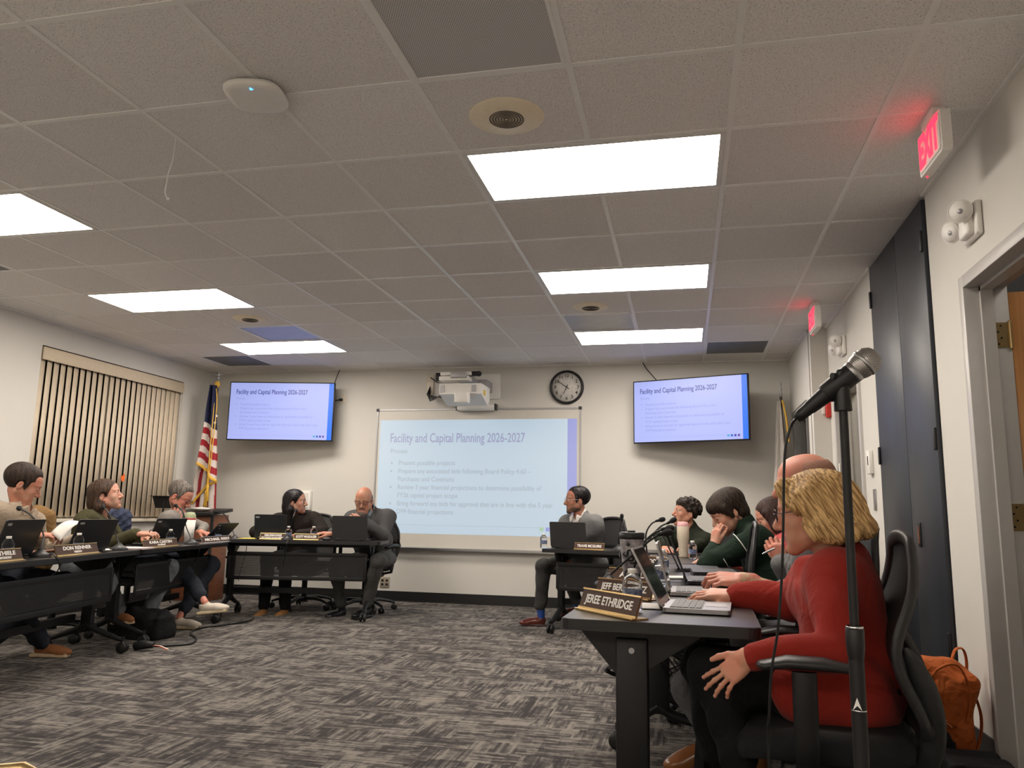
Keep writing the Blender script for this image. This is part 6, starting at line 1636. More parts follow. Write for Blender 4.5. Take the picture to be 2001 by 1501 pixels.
p = tpt(tC, 612, 0.16, TF); water_bottle('clear water bottle by the right hand of the man in the dark grey suit', (p.x, p.y, TF + 0.002), 0.95)
p = tpt(tD, 1062, 0.10, TD); water_bottle('clear water bottle on the left end of the table right of the whiteboard', (p.x, p.y, TD + 0.002), 0.95)
# tumbler with a script logo
M_marble = mat('grey_marbled_plastic', (0.10, 0.09, 0.10), 0.35, noise=0.1, scale=38, col2=(0.50, 0.47, 0.49), detail=6)
tx, ty = -0.445, 0.84
t = thing('tumbler', 'marbled grey tumbler with black lid and black script lettering', 'tumbler', (tx, ty, zE))
tb = L_(MB().lathe([(0.0, 0.002), (0.031, 0.0), (0.034, 0.008), (0.052, 0.185), (0.052, 0.20)], n=40), 'cup', M_marble, t)
L_(MB().lathe([(0.0, 0.196), (0.054, 0.196), (0.0555, 0.202), (0.0555, 0.222), (0.048, 0.226), (0.0, 0.222)], n=36).box((0.0, -0.02, 0.228), (0.03, 0.05, 0.012), bevel=0.004), 'lid', M_black, t)
m = MB()
def wrapped(body, size, z, a0, sx=1.0, shear=0.3, bold=0.002, rot=0.0):
    q = MB(); q.text(body, size, (0, 0, 0), I3, bold=bold, res=3, sx=sx)
    c_, s_ = math.cos(rot), math.sin(rot); vs = []
    for x, y, _ in q.v:
        x2 = x + shear * y; x3, y3 = x2 * c_ - y * s_, x2 * s_ + y * c_; zz = z + y3; rr = 0.034 + (zz - 0.008) * 0.1017 + 0.0008 + (0.0006 if _ > 0.0009 else 0); a = a0 + x3 / rr
        vs.append((rr * math.cos(a), rr * math.sin(a), zz))
    m.add(vs, q.f)
wrapped('Sox', 0.064, 0.116, -PI / 2 + 0.05, rot=-0.75, sx=0.85); wrapped('Chi', 0.060, 0.042, -PI / 2 - 0.02, rot=-0.35, sx=0.85)
m.prism([(-0.010, 0.0), (0.0, -0.008), (0.010, 0.0), (0.0, 0.010)], 0.0, 0.002, (-0.012, -0.0515, 0.172), FB)
L_(m, 'script_logo', M_black, tb)
# tall cream bottle with a pink lid
M_cream = mat('cream_bottle', (0.62, 0.54, 0.43), 0.4, noise=0.05); M_pink = mat('pink_lid', (0.62, 0.33, 0.34), 0.4, noise=0.08)
pb = Vector((-0.235, 3.30, zE)); 
t = thing('tall_drink_bottle', 'tall cream drink bottle with pink lid in front of the curly-haired man', 'bottle', pb)
t.scale = (0.76, 0.76, 0.82)
L_(MB().lathe([(0.0, 0.0), (0.040, 0.0), (0.042, 0.01), (0.046, 0.12), (0.058, 0.17), (0.058, 0.27), (0.056, 0.275), (0.0, 0.275)], n=32), 'body', M_cream, t)
L_(MB().lathe([(0.057, 0.272), (0.057, 0.285), (0.045, 0.312), (0.0, 0.315)], n=28).sphere((-0.04, 0, 0.305), 0.012), 'lid', M_pink, t)
# large pale cup with a red band behind the KARA plate
p = tpt(tB, 368, 0.30, TL)
t = thing('tall_cup', 'tall white and green cup with red band in front of the bearded man', 'cup', (p.x, p.y, TL + 0.002))
t.scale = (0.82, 0.82, 0.82)
L_(MB().lathe([(0.0, 0.0), (0.045, 0.0), (0.058, 0.24), (0.0, 0.24)], n=32), 'cup', M_paper, t)
L_(MB().lathe([(0.0585, 0.24), (0.060, 0.262), (0.0, 0.262)], n=32), 'red_band', mat('muted_red', (0.36, 0.06, 0.05), 0.5), t)
L_(MB().lathe([(0.059, 0.262), (0.055, 0.29), (0.040, 0.32), (0.0, 0.325)], n=32), 'pale_green_lid', mat('pale_green', (0.33, 0.36, 0.22), 0.6), t)
def sheet(name, label, c, size, rz, m_=M_paper, n=3, cat='papers', group=None, jitter=0.15):
    mm = MB(); r_ = random.Random(int(c[0] * 100) + int(c[1] * 100))
    for k in range(n): mm.box((c[0] + r_.uniform(-.01, .01), c[1] + r_.uniform(-.01, .01), c[2] + 0.0012 + 0.0018 * k), (size[0], size[1], 0.0014), R=Rz(rz + r_.uniform(-jitter, jitter)))
    return single(name, mm, m_, label, cat, (c[0], c[1], c[2]), group)
sheet('paper_note', 'white paper on the table between nearest bottle and silver laptop', (-0.335, 0.06, zE), (0.11, 0.16), -0.05, n=2)
sheet('paper_pad', 'white pad of paper on the right table beside the closed dark laptop', (-0.02, 0.57, zE), (0.13, 0.17), 0.1, n=4, jitter=0.02)
sheet('paper_pile', 'cream papers on the table before the farther silver laptop', (-0.33, 0.36, zE), (0.10, 0.14), 0.2, m_=mat('cream_paper', (0.68, 0.55, 0.36), 0.7), n=3)
sheet('paper_stack', 'loose papers beside the small reddish name plate', (-0.28, 1.30, zE), (0.14, 0.12), 0.3, n=4)
t = thing('phone', 'phone in a clear case with dark camera lenses on the right table edge', 'phone', (0.05, 0.40, zE), 0.25)
L_(MB().prism(rrect(0.15, 0.075, 0.012), 0.004, 0.014), 'body', M_white_p, t); L_(MB().box((-0.02, 0, 0.016), (0.08, 0.05, 0.003)).cyl((-0.05, 0.015, 0.015), (-0.05, 0.015, 0.019), 0.009).cyl((-0.05, -0.015, 0.015), (-0.05, -0.015, 0.019), 0.009), 'camera_bump', M_dark, t)
p = tpt(tB, 262, 0.09, TL); sheet('paper_stack', 'pinkish stack of papers left of the KARA CASTEN plate', (p.x, p.y, TL + .002), (0.20, 0.20), tB.rotation_euler[2], m_=M_paper2, n=7)
p = tpt(tB, 470, 0.16, TL); sheet('folder', 'pale green folder at the end of the left table row', (p.x, p.y - 0.05, TL + .002), (0.20, 0.16), 0.3, m_=mat('green_folder', (0.22, 0.33, 0.28), 0.6), n=3)
p = tpt(tC, 489, 0.18, TF); sheet('folder', 'yellow folder beside the laptop of the black-haired woman', (p.x, p.y, TF + .002), (0.15, 0.18), 0.2, m_=mat('yellow_folder', (0.75, 0.60, 0.12), 0.6), n=3)
p = tpt(tA, 225, 0.12, TL); sheet('paper_pad', 'white pad on the left table left of the second microphone base', (p.x - 0.10, p.y, TL + .002), (0.20, 0.15), tA.rotation_euler[2], n=3)
p = tpt(tC, 638, 0.10, TF); single('mouse', MB().sphere((p.x, p.y, TF + 0.014), (0.05, 0.03, 0.018)), M_dark, 'dark computer mouse between the SCOTT plate and graphite laptop', 'mouse', (p.x, p.y, TF))
p = tpt(tA, 112, 0.20, TL)
t = thing('gavel', 'wooden gavel lying behind the DON RENNER plate', 'gavel', (p.x, p.y, TL + 0.002), tA.rotation_euler[2] + 0.1)
L_(MB().lathe([(0.0, -0.045), (0.024, -0.045), (0.026, -0.03), (0.022, -0.02), (0.022, 0.02), (0.026, 0.03), (0.024, 0.045), (0.0, 0.045)], (0.1, 0, 0.028), Ry(PI / 2), 20), 'head', M_oak, t); L_(MB().tube([(0.1, 0.02, 0.028), (0.02, 0.06, 0.02), (-0.14, 0.13, 0.012)], [0.008, 0.008, 0.012]), 'handle', M_redwood, t)

# ------------------------------------------------------------------ gooseneck microphones
def gp(d, *uv): return [pd(u, v, d) for u, v in uv]
def adepth(p): return float((np.array(p) - CAM) @ RC[:, 1])
p = tpt(tA, 78, 0.14, TL); d_ = adepth(p)
gooseneck('table microphone in front of the man in the beige shirt', (p.x, p.y, TL + .002), gp(d_ + 0.1, (85, 1045), (64, 1010)) + gp(d_ + 0.2, (40, 995)), (pd(32, 990, d_ + 0.3) - pd(42, 996, d_ + 0.2)),
          cable=spline([p + Vector((0.05, 0.02, 0.02)), pd(105, 1085, d_ - 0.35), pd(116, 1100, d_ - 0.3), pd(113, 1115, d_ - 0.2), pd(100, 1125, d_)]))
p = tpt(tB, 234, 0.10, TL) if False else tpt(tA, 232, 0.12, TL); d_ = adepth(p)
gooseneck('table microphone in front of the woman in the olive sweater', (p.x, p.y, TL + .002), gp(d_ + 0.05, (225, 1040), (213, 1005)) + gp(d_ + 0.1, (203, 992)), (pd(196, 985, d_ + 0.25) - pd(203, 992, d_ + 0.1)))
p = tpt(tB, 374, 0.12, TL); d_ = adepth(p)
gooseneck('table microphone right of the KARA CASTEN plate', (p.x, p.y, TL + .002), gp(d_ + 0.1, (364, 1030), (357, 1000)) + gp(d_ + 0.2, (346, 990)), (pd(338, 983, d_ + 0.3) - pd(346, 990, d_ + 0.2)),
          cable=spline([p + Vector((0.05, 0.02, 0.02)), pd(386, 1066, d_ - 0.3), pd(389, 1080, d_ - 0.2), pd(378, 1100, d_)]))
p = tpt(tB, 458, 0.16, TL); d_ = adepth(p)
gooseneck('table microphone standing behind the tilted-back laptop by the flag', (p.x, p.y, TL + .002), gp(d_ + 0.1, (452, 1030), (441, 1008)) + gp(d_ + 0.2, (428, 1001)), (pd(416, 1001, d_ + 0.2) - pd(428, 1001, d_ + 0.2)),
          cable=spline([p + Vector((0.05, 0.02, 0.02)), pd(481, 1062, d_ - 0.2), pd(480, 1080, d_ - 0.1), pd(470, 1115, d_ - 0.1), pd(466, 1135, d_)]))
p = tpt(tC, 562, 0.07, TF); d_ = adepth(p)
gooseneck('table microphone between the black-haired woman and the man in the dark suit', (p.x, p.y, TF + .002), gp(d_, (570, 1025), (573, 1010)) + gp(d_ + 0.1, (577, 1000)), (pd(583, 993, d_ + 0.25) - pd(577, 1000, d_ + 0.1)),
          cable=spline([p + Vector((0.03, -0.03, 0.02)), pd(560, 1062, d_ - 0.3), pd(558, 1080, d_ - 0.2), pd(553, 1108, d_)]))
p = on(1209, 1079, TD); p = tpt(tD, 1209, 0.10, TD); d_ = adepth(p)
gooseneck('table microphone standing upright right of the TRAVIS MCGUIRE plate', (p.x, p.y, TD + .002), gp(d_, (1209, 1050), (1212, 1030), (1215, 1017)), (0.02, 0, 1),
          cable=spline([p + Vector((0.03, -0.05, 0.02)), pd(1210, 1085, d_ - 0.4), pd(1218, 1100, d_ - 0.4), pd(1222, 1115, d_ - 0.3)]))
# the bundle over the right tables
def gE(label, bx, by, uv, dd, hd):
    base = Vector((bx, by, zE)); d0 = adepth(base)
    return gooseneck(label, base, [pd(u, v, d0 + k) for (u, v), k in zip(uv, dd)], pd(*hd[1], d0 + dd[-1]) - pd(*hd[0], d0 + dd[-1]))
gE('near table microphone with thick neck crossing in front of the tumbler', -0.54, 0.78, [(1215, 1103), (1262, 1062), (1290, 1044)], [0.0, -0.02, -0.05], ((1285, 1044), (1310, 1039)))
gE('second table microphone from the camera behind the tumbler', -0.52, 1.28, [(1247, 1072), (1275, 1044), (1296, 1034)], [0.0, 0, 0], ((1293, 1034), (1315, 1031)))
gE('third table microphone from the camera, head next to the cream bottle', -0.50, 2.10, [(1268, 1055), (1290, 1030), (1306, 1022)], [0, 0, 0], ((1305, 1023), (1318, 1016)))
gE('table microphone with the highest head over the right tables', -0.46, 2.55, [(1262, 1046), (1272, 1025), (1284, 1018)], [0, 0, 0], ((1284, 1018), (1300, 1014)))
# computer mouse under the nearest hand
ms = Vector((-0.160, 0.215, zE))
t = thing('computer_mouse', 'black mouse under the hand of the woman in the red cardigan', 'mouse', ms)
L_(MB().sphere((0, 0, 0.016), (0.055, 0.033, 0.020), n=24), 'body', M_black, t)

# ------------------------------------------------------------------ microphone on its stand in the foreground
SD = 1.40
t_top = pd(1647, 790, SD); base_xy = Vector((t_top.x, t_top.y, 0))
t = thing('microphone_stand', 'tall black round-base microphone stand in the foreground beside the red cardigan', 'microphone stand', base_xy)
zc0 = py(1680, 1272, base_xy.y).z; zc1 = py(1680, 1226, base_xy.y).z
MB().lathe([(0.0, 0.0), (0.125, 0.0), (0.127, 0.008), (0.12, 0.018), (0.03, 0.028), (0.022, 0.05), (0.0, 0.05)], base_xy, I3, 40).build('round_base', M_black_m, t)
MB().cyl(base_xy + Vector((0, 0, 0.03)), base_xy + Vector((0, 0, zc0)), 0.0125, n=24).build('lower_tube', M_black_m, t)
cl = MB().lathe([(0.0126, zc0 - 0.014), (0.0145, zc0), (0.0152, zc0 + 0.01), (0.0152, zc1 - 0.004), (0.0135, zc1), (0.008, zc1)], base_xy, I3, 24).build('clutch', M_black, t)
MB().lathe([(0.0140, zc1 - 0.0015), (0.0148, zc1 + 0.0005), (0.0136, zc1 + 0.002)], base_xy, I3, 24, caps=False).build('chrome_ring', M_chrome, cl)
zl = py(1683, 1388, base_xy.y).z
MB().lathe([(0.0126, zl - 0.0010), (0.0130, zl), (0.0126, zl + 0.0010)], base_xy, I3, 24, caps=False).build('band', M_chrome, t)
lg = py(1678, 1376, base_xy.y - 0.0162); vd = (Vector(CAM) - base_xy); vd.z = 0; vd.normalize(); rt = Vector((0, 0, 1)).cross(vd)
Fl = Matrix((-rt if rt.x < 0 else rt, Vector((0, 0, 1)), vd)).transposed()
MB().prism([(-0.006, -0.010), (0.001, 0.010), (0.008, -0.010), (0.001, -0.003)], 0.0, 0.0008, Vector((base_xy.x, base_xy.y, zl + 0.012)) + vd * 0.0128 + rt * (-0.003), Fl).build('logo', M_letter, t)
ztop = t_top.z
MB().cyl(base_xy + Vector((0, 0, zc0)), Vector((t_top.x, t_top.y, ztop)), 0.0076, n=24).build('upper_tube', M_black_m, t)
m = MB(); m.cyl(t_top + Vector((0, 0, -0.012)), t_top + Vector((0, 0, 0.030)), 0.0155, 0.0135, n=20); m.box(t_top + Vector((0, 0, 0.045)), (0.020, 0.026, 0.035), bevel=0.004); m.cyl(t_top + Vector((-0.018, -0.012, 0.05)), t_top + Vector((0.018, 0.012, 0.05)), 0.006, n=12)
m.build('swivel_mount', M_black, t)
b1 = pd(1691, 708, SD); b0_ = pd(1556, 818, SD + 0.03); ax = (b1 - b0_).normalized(); Fm = frame(ax); LM = (b1 - b0_).length
c1 = pd(1590, 789, SD + 0.02); c2 = pd(1650, 742, SD + 0.01)
clip = MB().lathe([(0.0165, 0.0), (0.0195, 0.005), (0.0205, 0.075), (0.0185, 0.08)], b0_ + ax * (LM * 0.42), Fm, 20, caps=False).tube([b0_ + ax * (LM * 0.60) + Vector((0, 0, -0.012)), t_top + Vector((0, 0, 0.05))], [0.017, 0.012], n=10)
clip.build('clip', M_black, t)
tm = thing('dynamic_microphone', 'black handheld microphone with silver mesh ball clipped on the stand', 'microphone', b0_)
MB().lathe([(0.0, 0.0), (0.0085, 0.0), (0.011, 0.012), (0.0115, 0.028), (0.0128, 0.032), (0.0165, LM - 0.075), (0.0185, LM - 0.045), (0.020, LM - 0.030)], b0_, Fm, 28).build('body', M_black, tm)
M_mgrille = perforated('steel_mesh_ball', (0.45, 0.43, 0.41), 0.0032, 0.26, axes=(0, 2), rough=0.35, metal=0.85, back=(0.03, 0.03, 0.03))
gr_ = MB().lathe([(0.0195, -0.024), (0.0235, -0.014), (0.0252, 0.0), (0.0235, 0.012), (0.0165, 0.0215), (0.009, 0.025), (0.0, 0.0262)], b1, Fm, 36).build('mesh_ball', M_mgrille, tm)
MB().lathe([(0.0246, -0.006), (0.0262, -0.005), (0.0262, 0.000), (0.0250, 0.001)], b1, Fm, 36, caps=False).build('collar_ring', M_steel, gr_)
MB().lathe([(0.0186, LM - 0.034), (0.0205, LM - 0.030), (0.0205, LM - 0.020), (0.0185, LM - 0.02)], b0_, Fm, 28).build('neck_ring', M_steel, tm)
cab_pts = [b0_ - ax * 0.0] + [pd(u, v, SD + 0.05) for u, v in ((1546, 832), (1536, 868), (1532, 920), (1531, 1000), (1528, 1120), (1520, 1230), (1508, 1310), (1503, 1400), (1502, 1480))]
zz = cab_pts[-1]; cab_pts += [Vector((zz.x, zz.y, 0.2)), Vector((zz.x + 0.02, zz.y - 0.05, 0.02)), Vector((zz.x + 0.2, zz.y - 0.12, 0.006))]
MB().tube(spline(cab_pts, 6), 0.0026, n=8).build('cable', M_black, tm)

# ------------------------------------------------------------------ people
M_sk1 = skin('skin_light', (0.44, 0.235, 0.155)); M_sk2 = skin('skin_pale', (0.47, 0.27, 0.19)); M_sk3 = skin('skin_ruddy', (0.49, 0.235, 0.165)); M_sk4 = skin('skin_tan', (0.32, 0.155, 0.095)); M_sk5 = skin('skin_olive', (0.38, 0.215, 0.15))
H_brown = hairmat('dark_brown_hair', (0.012, 0.008, 0.006), (0.045, 0.028, 0.020)); H_black = hairmat('black_hair', (0.005, 0.004, 0.005), (0.018, 0.015, 0.016), 0.35)
H_mid = hairmat('brown_hair', (0.020, 0.012, 0.009), (0.085, 0.048, 0.030)); H_grey = hairmat('grey_hair', (0.055, 0.045, 0.040), (0.20, 0.17, 0.145)); H_stub = hairmat('cropped_hair', (0.34, 0.175, 0.125), (0.44, 0.235, 0.17), scale=400, stretch=(1, 1, 1))
H_blond = hairmat('blonde_hair', (0.25, 0.13, 0.045), (0.86, 0.57, 0.26), 0.5, scale=190, stretch=(0.5, 1, 0.05), tilt=-0.55); H_curl = hairmat('black_curls', (0.008, 0.006, 0.005), (0.040, 0.028, 0.020), 0.45, scale=60, stretch=(1, 1, 1))
M_beardg = mat('grey_beard', (0.16, 0.12, 0.10), 0.8, noise=0.35, scale=350, bump=0.5, bscale=400); M_stubble = mat('dark_stubble', (0.18, 0.10, 0.075), 0.75, noise=0.25, scale=350, bump=0.3, bscale=400)
def cl(n, c, **k): return cloth(n, c, **k)
c_beige = cl('beige_shirt_cloth', (0.36, 0.29, 0.22), noise=0.06); c_olive = cl('olive_knit', (0.060, 0.055, 0.026), noise=0.25); c_grey = cl('grey_shirt_cloth', (0.22, 0.20, 0.18), noise=0.15)
c_dkbrown = cl('dark_brown_knit', (0.018, 0.013, 0.011), noise=0.2); c_suit_d = cl('dark_grey_suit', (0.085, 0.085, 0.086), noise=0.2, wr=0.25); c_suit_l = cl('mid_grey_suit', (0.155, 0.155, 0.155), noise=0.2, wr=0.25)
c_suit_b = cl('grey_jacket', (0.16, 0.16, 0.165), noise=0.15, wr=0.35); c_white = cl('white_shirt_cloth', (0.66, 0.63, 0.60), noise=0.03); c_lblue = cl('pale_blue_shirt', (0.30, 0.36, 0.44), noise=0.12)
c_green = cl('dark_green_knit', (0.010, 0.022, 0.014), noise=0.3, fstr=0.5); c_dgreen = cl('black_green_jacket', (0.016, 0.020, 0.012), noise=0.2); c_red = cl('red_boiled_wool', (0.27, 0.022, 0.014), noise=0.14, wr=0.4, wscale=9, fine=420, sheen=0.06, fstr=0.5, rough=0.95)
c_redp = cl('red_patterned_cloth', (0.42, 0.03, 0.035), col2=(0.62, 0.16, 0.15), cscale=130, noise=0.1); c_denim = cl('faded_denim', (0.10, 0.115, 0.135), col2=(0.20, 0.215, 0.235), cscale=12, noise=0.2); c_navy = cl('dark_navy_cloth', (0.020, 0.024, 0.034), noise=0.2)
c_blackc = cl('black_trouser_cloth', (0.007, 0.007, 0.008), noise=0.2); c_greyt = cl('grey_trouser_cloth', (0.085, 0.085, 0.092), noise=0.12)
c_charc = cl('charcoal_trouser', (0.052, 0.052, 0.050), noise=0.2)
S_tan = (mat('tan_suede', (0.26, 0.10, 0.035), 0.75, noise=0.12, scale=60), mat('cream_sole', (0.50, 0.38, 0.24), 0.6)); S_black = (mat('black_leather', (0.010, 0.010, 0.011), 0.25), M_black)
S_sneak = (mat('cream_sneaker', (0.52, 0.46, 0.38), 0.55, noise=0.06), mat('gum_sole', (0.55, 0.44, 0.28), 0.6)); S_brown = (mat('brown_leather', (0.12, 0.038, 0.018), 0.28, noise=0.15, scale=20), mat('dark_sole', (0.03, 0.018, 0.012), 0.5)); S_boot = (mat('honey_boot', (0.36, 0.17, 0.055), 0.7, noise=0.1), mat('boot_sole', (0.45, 0.30, 0.13), 0.6))
S_wine = (mat('oxblood_leather', (0.10, 0.022, 0.015), 0.22), mat('wine_sole', (0.03, 0.01, 0.01), 0.5)); S_cogn = (mat('cognac_leather', (0.22, 0.085, 0.030), 0.22, noise=0.12, scale=14), mat('cognac_sole', (0.10, 0.045, 0.02), 0.5))
S_white = (mat('white_sneaker', (0.62, 0.58, 0.52), 0.5), mat('white_sole', (0.6, 0.58, 0.54), 0.5))

def make(label, head, ang, pelvis, pose, look, hang=None, hpitch=0.0, roll=0.0, seat=True):
    """head: world point midway between the ears; ang: way the body faces (deg, 0 = +x, 90 = +y); pelvis: world xy; joints given as Vectors are world points"""
    rz = math.radians(ang) - PI / 2; loc = Vector((pelvis[0], pelvis[1], 0)); inv = Matrix.Rotation(-rz, 3, 'Z')
    to = lambda v: tuple(inv @ (Vector(v) - loc)); dr_ = lambda v: tuple(inv @ Vector(v))
    P = {}
    for k, v in pose.items():
        if isinstance(v, Vector): P[k] = to(v)
        elif isinstance(v, dict):
            w_ = dict(v)
            for q in ('f', 'n'):
                if isinstance(w_[q], Vector): w_[q] = dr_(w_[q])
            P[k] = w_
        elif k in ('tL', 'tR') and len(v) == 3 and isinstance(v, tuple): P[k] = dr_(v) if look.get('toes_world', True) else v
        else: P[k] = v
    hl = to(head); look = dict(look); look['head'] = hl
    ha = ang if hang is None else hang
    look['yaw'] = math.radians(ha - ang); look['pitch'] = math.radians(hpitch); look['roll'] = math.radians(roll)
    if 'neck' not in P:
        hs = look.get('hs', 1.0); fw = np.array([-math.sin(look['yaw']), math.cos(look['yaw']), 0])
        P['neck'] = tuple(np.array(hl) + np.array([0, 0, -0.165 * hs]) - fw * (0.035 - 0.05 * min(0, hpitch) / 30 * -1) * 1.0)
    return person(label, loc, rz, P, look)
def dirv(a, z=0.0): return (math.cos(math.radians(a)), math.sin(math.radians(a)), z)
def V3(*a): return Vector(a)

# 1 man in the beige shirt, far left
h = px(46, 947, -4.60)
pA = tpt(tA, 105, 0.30, TL)
hnd = pd(108, 1046, adepth(tpt(tA, 108, 0.42, TL)))
make('person with short dark hair in a beige button shirt reading papers at the left edge', h, -2, (h.x - 0.20, h.y - 0.10),
     dict(wR=hnd + V3(-0.10, -0.05, 0.0), eR=h + V3(-0.05, -0.26, -0.42), wL=h + V3(0.22, 0.28, -0.36), eL=h + V3(-0.02, 0.26, -0.46), kR=V3(-4.18, 1.35, 0.50), aR=V3(-4.42, 1.95, 0.09), kL=V3(-4.15, 1.78, 0.50), aL=V3(-4.50, 1.50, 0.09), tR=dirv(20, -.03), tL=dirv(0),
          hR=dict(f=V3(0.9, 0.45, 0.0), n=V3(-0.2, -0.3, 1), curls=(0.7, 0.8, 0.9, 0.9)), hL=dict(f=V3(0.9, 0.2, 0), n=V3(0, 0, 1))),
     dict(skin=M_sk1, hair='short', ht=0.016, hairm=H_brown, clothes=[('shirt', c_beige, 'shirt')], trousers=c_navy, shoes=S_tan, eyes=False, hs=1.06, lips=M_lip), hang=42, hpitch=-22)
# 2 woman in the olive sweater
h = px(207, 968, -4.80)
hn = pd(268, 1043, adepth(h) - 0.35)
make('person with shoulder-length brown hair in an olive sweater looking up to the right', h, 12, (h.x - 0.12, h.y - 0.08),
     dict(wR=hn, eR=h + V3(0.10, -0.18, -0.42), wL=h + V3(0.20, 0.25, -0.34), eL=h + V3(-0.02, 0.28, -0.42), kR=pd(196, 1108, 5.55), aR=V3(-4.45, 2.70, 0.20), kL=V3(-4.30, 3.05, 0.52), aL=V3(-4.42, 2.95, 0.09), tR=dirv(-25, 0.1), tL=dirv(-20),
          hR=dict(f=V3(0.75, 0.55, 0.02), n=V3(0, -0.3, 1), curls=(0.5, 0.7, 0.9, 1.0)), hL=dict(f=V3(0.8, -0.4, 0), n=V3(0, 0, 1))),
     dict(skin=M_sk2, hair='lob', hl=0.17, ears_out=True, hairm=H_mid, clothes=[('sweater', c_olive, 'sweater')], trousers=c_denim, shoes=S_tan, hs=1.06), hang=24, hpitch=13)
# 3 man in the grey shirt with glasses
h = px(352, 970, -4.86)
d3_ = adepth(h)
make('person with grey hair, beard and glasses in a grey shirt, hand at the chin', h, 5, (h.x - 0.22, h.y - 0.08),
     dict(wR=pd(340, 1030, d3_ - 0.15), eR=pd(318, 1050, d3_ - 0.30), wL=pd(392, 1040, d3_ - 0.05), eL=pd(398, 1030, d3_ + 0.25), kR=V3(-4.42, 3.35, 0.50), aR=V3(-4.02, 3.15, 0.24), kL=V3(-4.35, 3.72, 0.50), aL=V3(-4.35, 3.30, 0.09), tR=dirv(15, 0.12), tL=dirv(12),
          hR=dict(f=V3(0.15, 0.15, 1), n=V3(0.5, -0.8, 0), curls=(0.3, 0.5, 0.9, 1.0), size=1.05), hL=dict(f=V3(0.9, -0.3, -0.1), n=V3(0, 0, 1))),
     dict(skin=M_sk3, hair='short', ht=0.013, hairm=H_grey, beard=True, beardm=M_stubble, browm=H_grey, clothes=[('shirt', c_grey, 'shirt')], trousers=c_navy, shoes=S_sneak, glasses=(M_black, 0.0022, 0.024, 0.015), eyes=False, hs=1.08, nose=1.1, girth=1.1, hem=0.10), hang=12, hpitch=-30)
# 4 black-haired woman
h = py(578, 981, 4.80); d4 = adepth(h)
make('person with long straight black hair in a dark brown sweater looking to the right', h, -82, (h.x - 0.02, h.y + 0.16),
     dict(neck=h + V3(-0.02, 0.07, -0.135), shw=0.185, wR=pd(520, 1042, d4 - 0.3), eR=pd(500, 1040, d4 - 0.05), wL=pd(585, 1047, d4 - 0.4), eL=pd(632, 1040, d4 - 0.1), kR=V3(h.x - 0.10, h.y - 0.30, 0.50), aR=py(515, 1190, 4.42), kL=V3(h.x + 0.10, h.y - 0.32, 0.50), aL=py(556, 1190, 4.50), tR=dirv(-80), tL=dirv(-85),
          hL=dict(f=V3(-0.7, -0.6, 0), n=V3(0, 0, 1), curls=(0.6, 0.7, 0.8, 0.9)), hR=dict(f=V3(0.4, -0.9, 0), n=V3(0, 0, 1))),
     dict(skin=M_sk5, hair='long', hl=0.38, ears_out=True, hairm=H_black, clothes=[('sweater', c_dkbrown, 'sweater')], trousers=c_blackc, shoes=S_boot, hs=1.03, girth=1.1, sw_e=0.026), hang=8, hpitch=4)
# 5 bald bearded man in dark suit
h = py(711, 978, 4.72); d5 = adepth(h)
make('person, bald with grey beard and glasses, in a dark grey suit at the table end', h, -92, (h.x + 0.06, h.y + 0.20),
     dict(neck=h + V3(0.02, 0.105, -0.130), shw=0.195, wR=pd(648, 1043, d5 - 0.25), eR=pd(668, 1052, d5 + 0.02), wL=pd(706, 1020, d5 - 0.28), eL=pd(748, 1045, d5 - 0.12), kR=py(655, 1105, 4.42), aR=py(668, 1190, 4.55), kL=py(738, 1097, 4.32), aL=py(715, 1188, 4.44), tR=dirv(-115), tL=dirv(-105),
          hR=dict(f=V3(-0.9, -0.4, 0.05), n=V3(0, -0.2, 1), curls=(0.5, 0.6, 0.7, 0.7)), hL=dict(f=V3(-0.9, 0.0, 0.35), n=V3(0, -0.9, 0.4), curls=(0.8, 0.9, 1.0, 1.0))),
     dict(skin=M_sk1, hair='bald', hairm=H_grey, beard=True, fullbeard=True, beardm=M_beardg, browm=H_grey, clothes=[('shirt', c_lblue, 'shirt'), ('jacket', c_suit_d, 'blazer')], trousers=c_charc, shoes=S_black, glasses=(M_black, 0.0024, 0.0215, 0.0165), eyes=False, hs=1.07, girth=1.32, tie_lanyard=mat('orange_lanyard', (0.6, 0.10, 0.03), 0.6), hem=0.06), hang=-78, hpitch=-16)
# 6 man in the light grey suit
h = py(1127, 978, 4.66); d6 = adepth(h)
make('person with dark hair, stubble and glasses in a light grey suit and white shirt', h, 232, (h.x + 0.10, h.y + 0.10),
     dict(wL=pd(1118, 1097, d6 - 0.32), eL=pd(1165, 1085, d6 - 0.05), wR=pd(1098, 1092, d6 - 0.20), eR=pd(1096, 1060, d6 + 0.05), kR=py(1062, 1106, 4.44), aR=py(1056, 1205, 4.50), kL=py(1112, 1112, 4.62), aL=py(1128, 1186, 4.80), tR=dirv(190), tL=dirv(205), shw=0.19,
          hL=dict(f=V3(-0.9, 0.0, -0.25), n=V3(-0.1, -0.5, 0.8), curls=(0.8, 0.9, 1.0, 1.0)), hR=dict(f=V3(0.1, -0.6, -0.6), n=V3(-0.3, -0.7, 0.5), curls=(0.8, 0.9, 1.0, 1.0))),
     dict(skin=M_sk4, hair='short', ht=0.012, hairm=H_black, beard=True, beardm=mat('salt_stubble', (0.10, 0.065, 0.05), 0.8, noise=0.4, scale=300), lips=M_lip_d, clothes=[('shirt', c_white, 'shirt'), ('jacket', c_suit_l, 'blazer')], trousers=c_charc, shoes=S_wine, socks=cl('blue_sock', (0.03, 0.08, 0.30)), glasses=(M_silver, 0.0012, 0.022, 0.016), hs=1.03, hem=0.10), hang=203, hpitch=0)
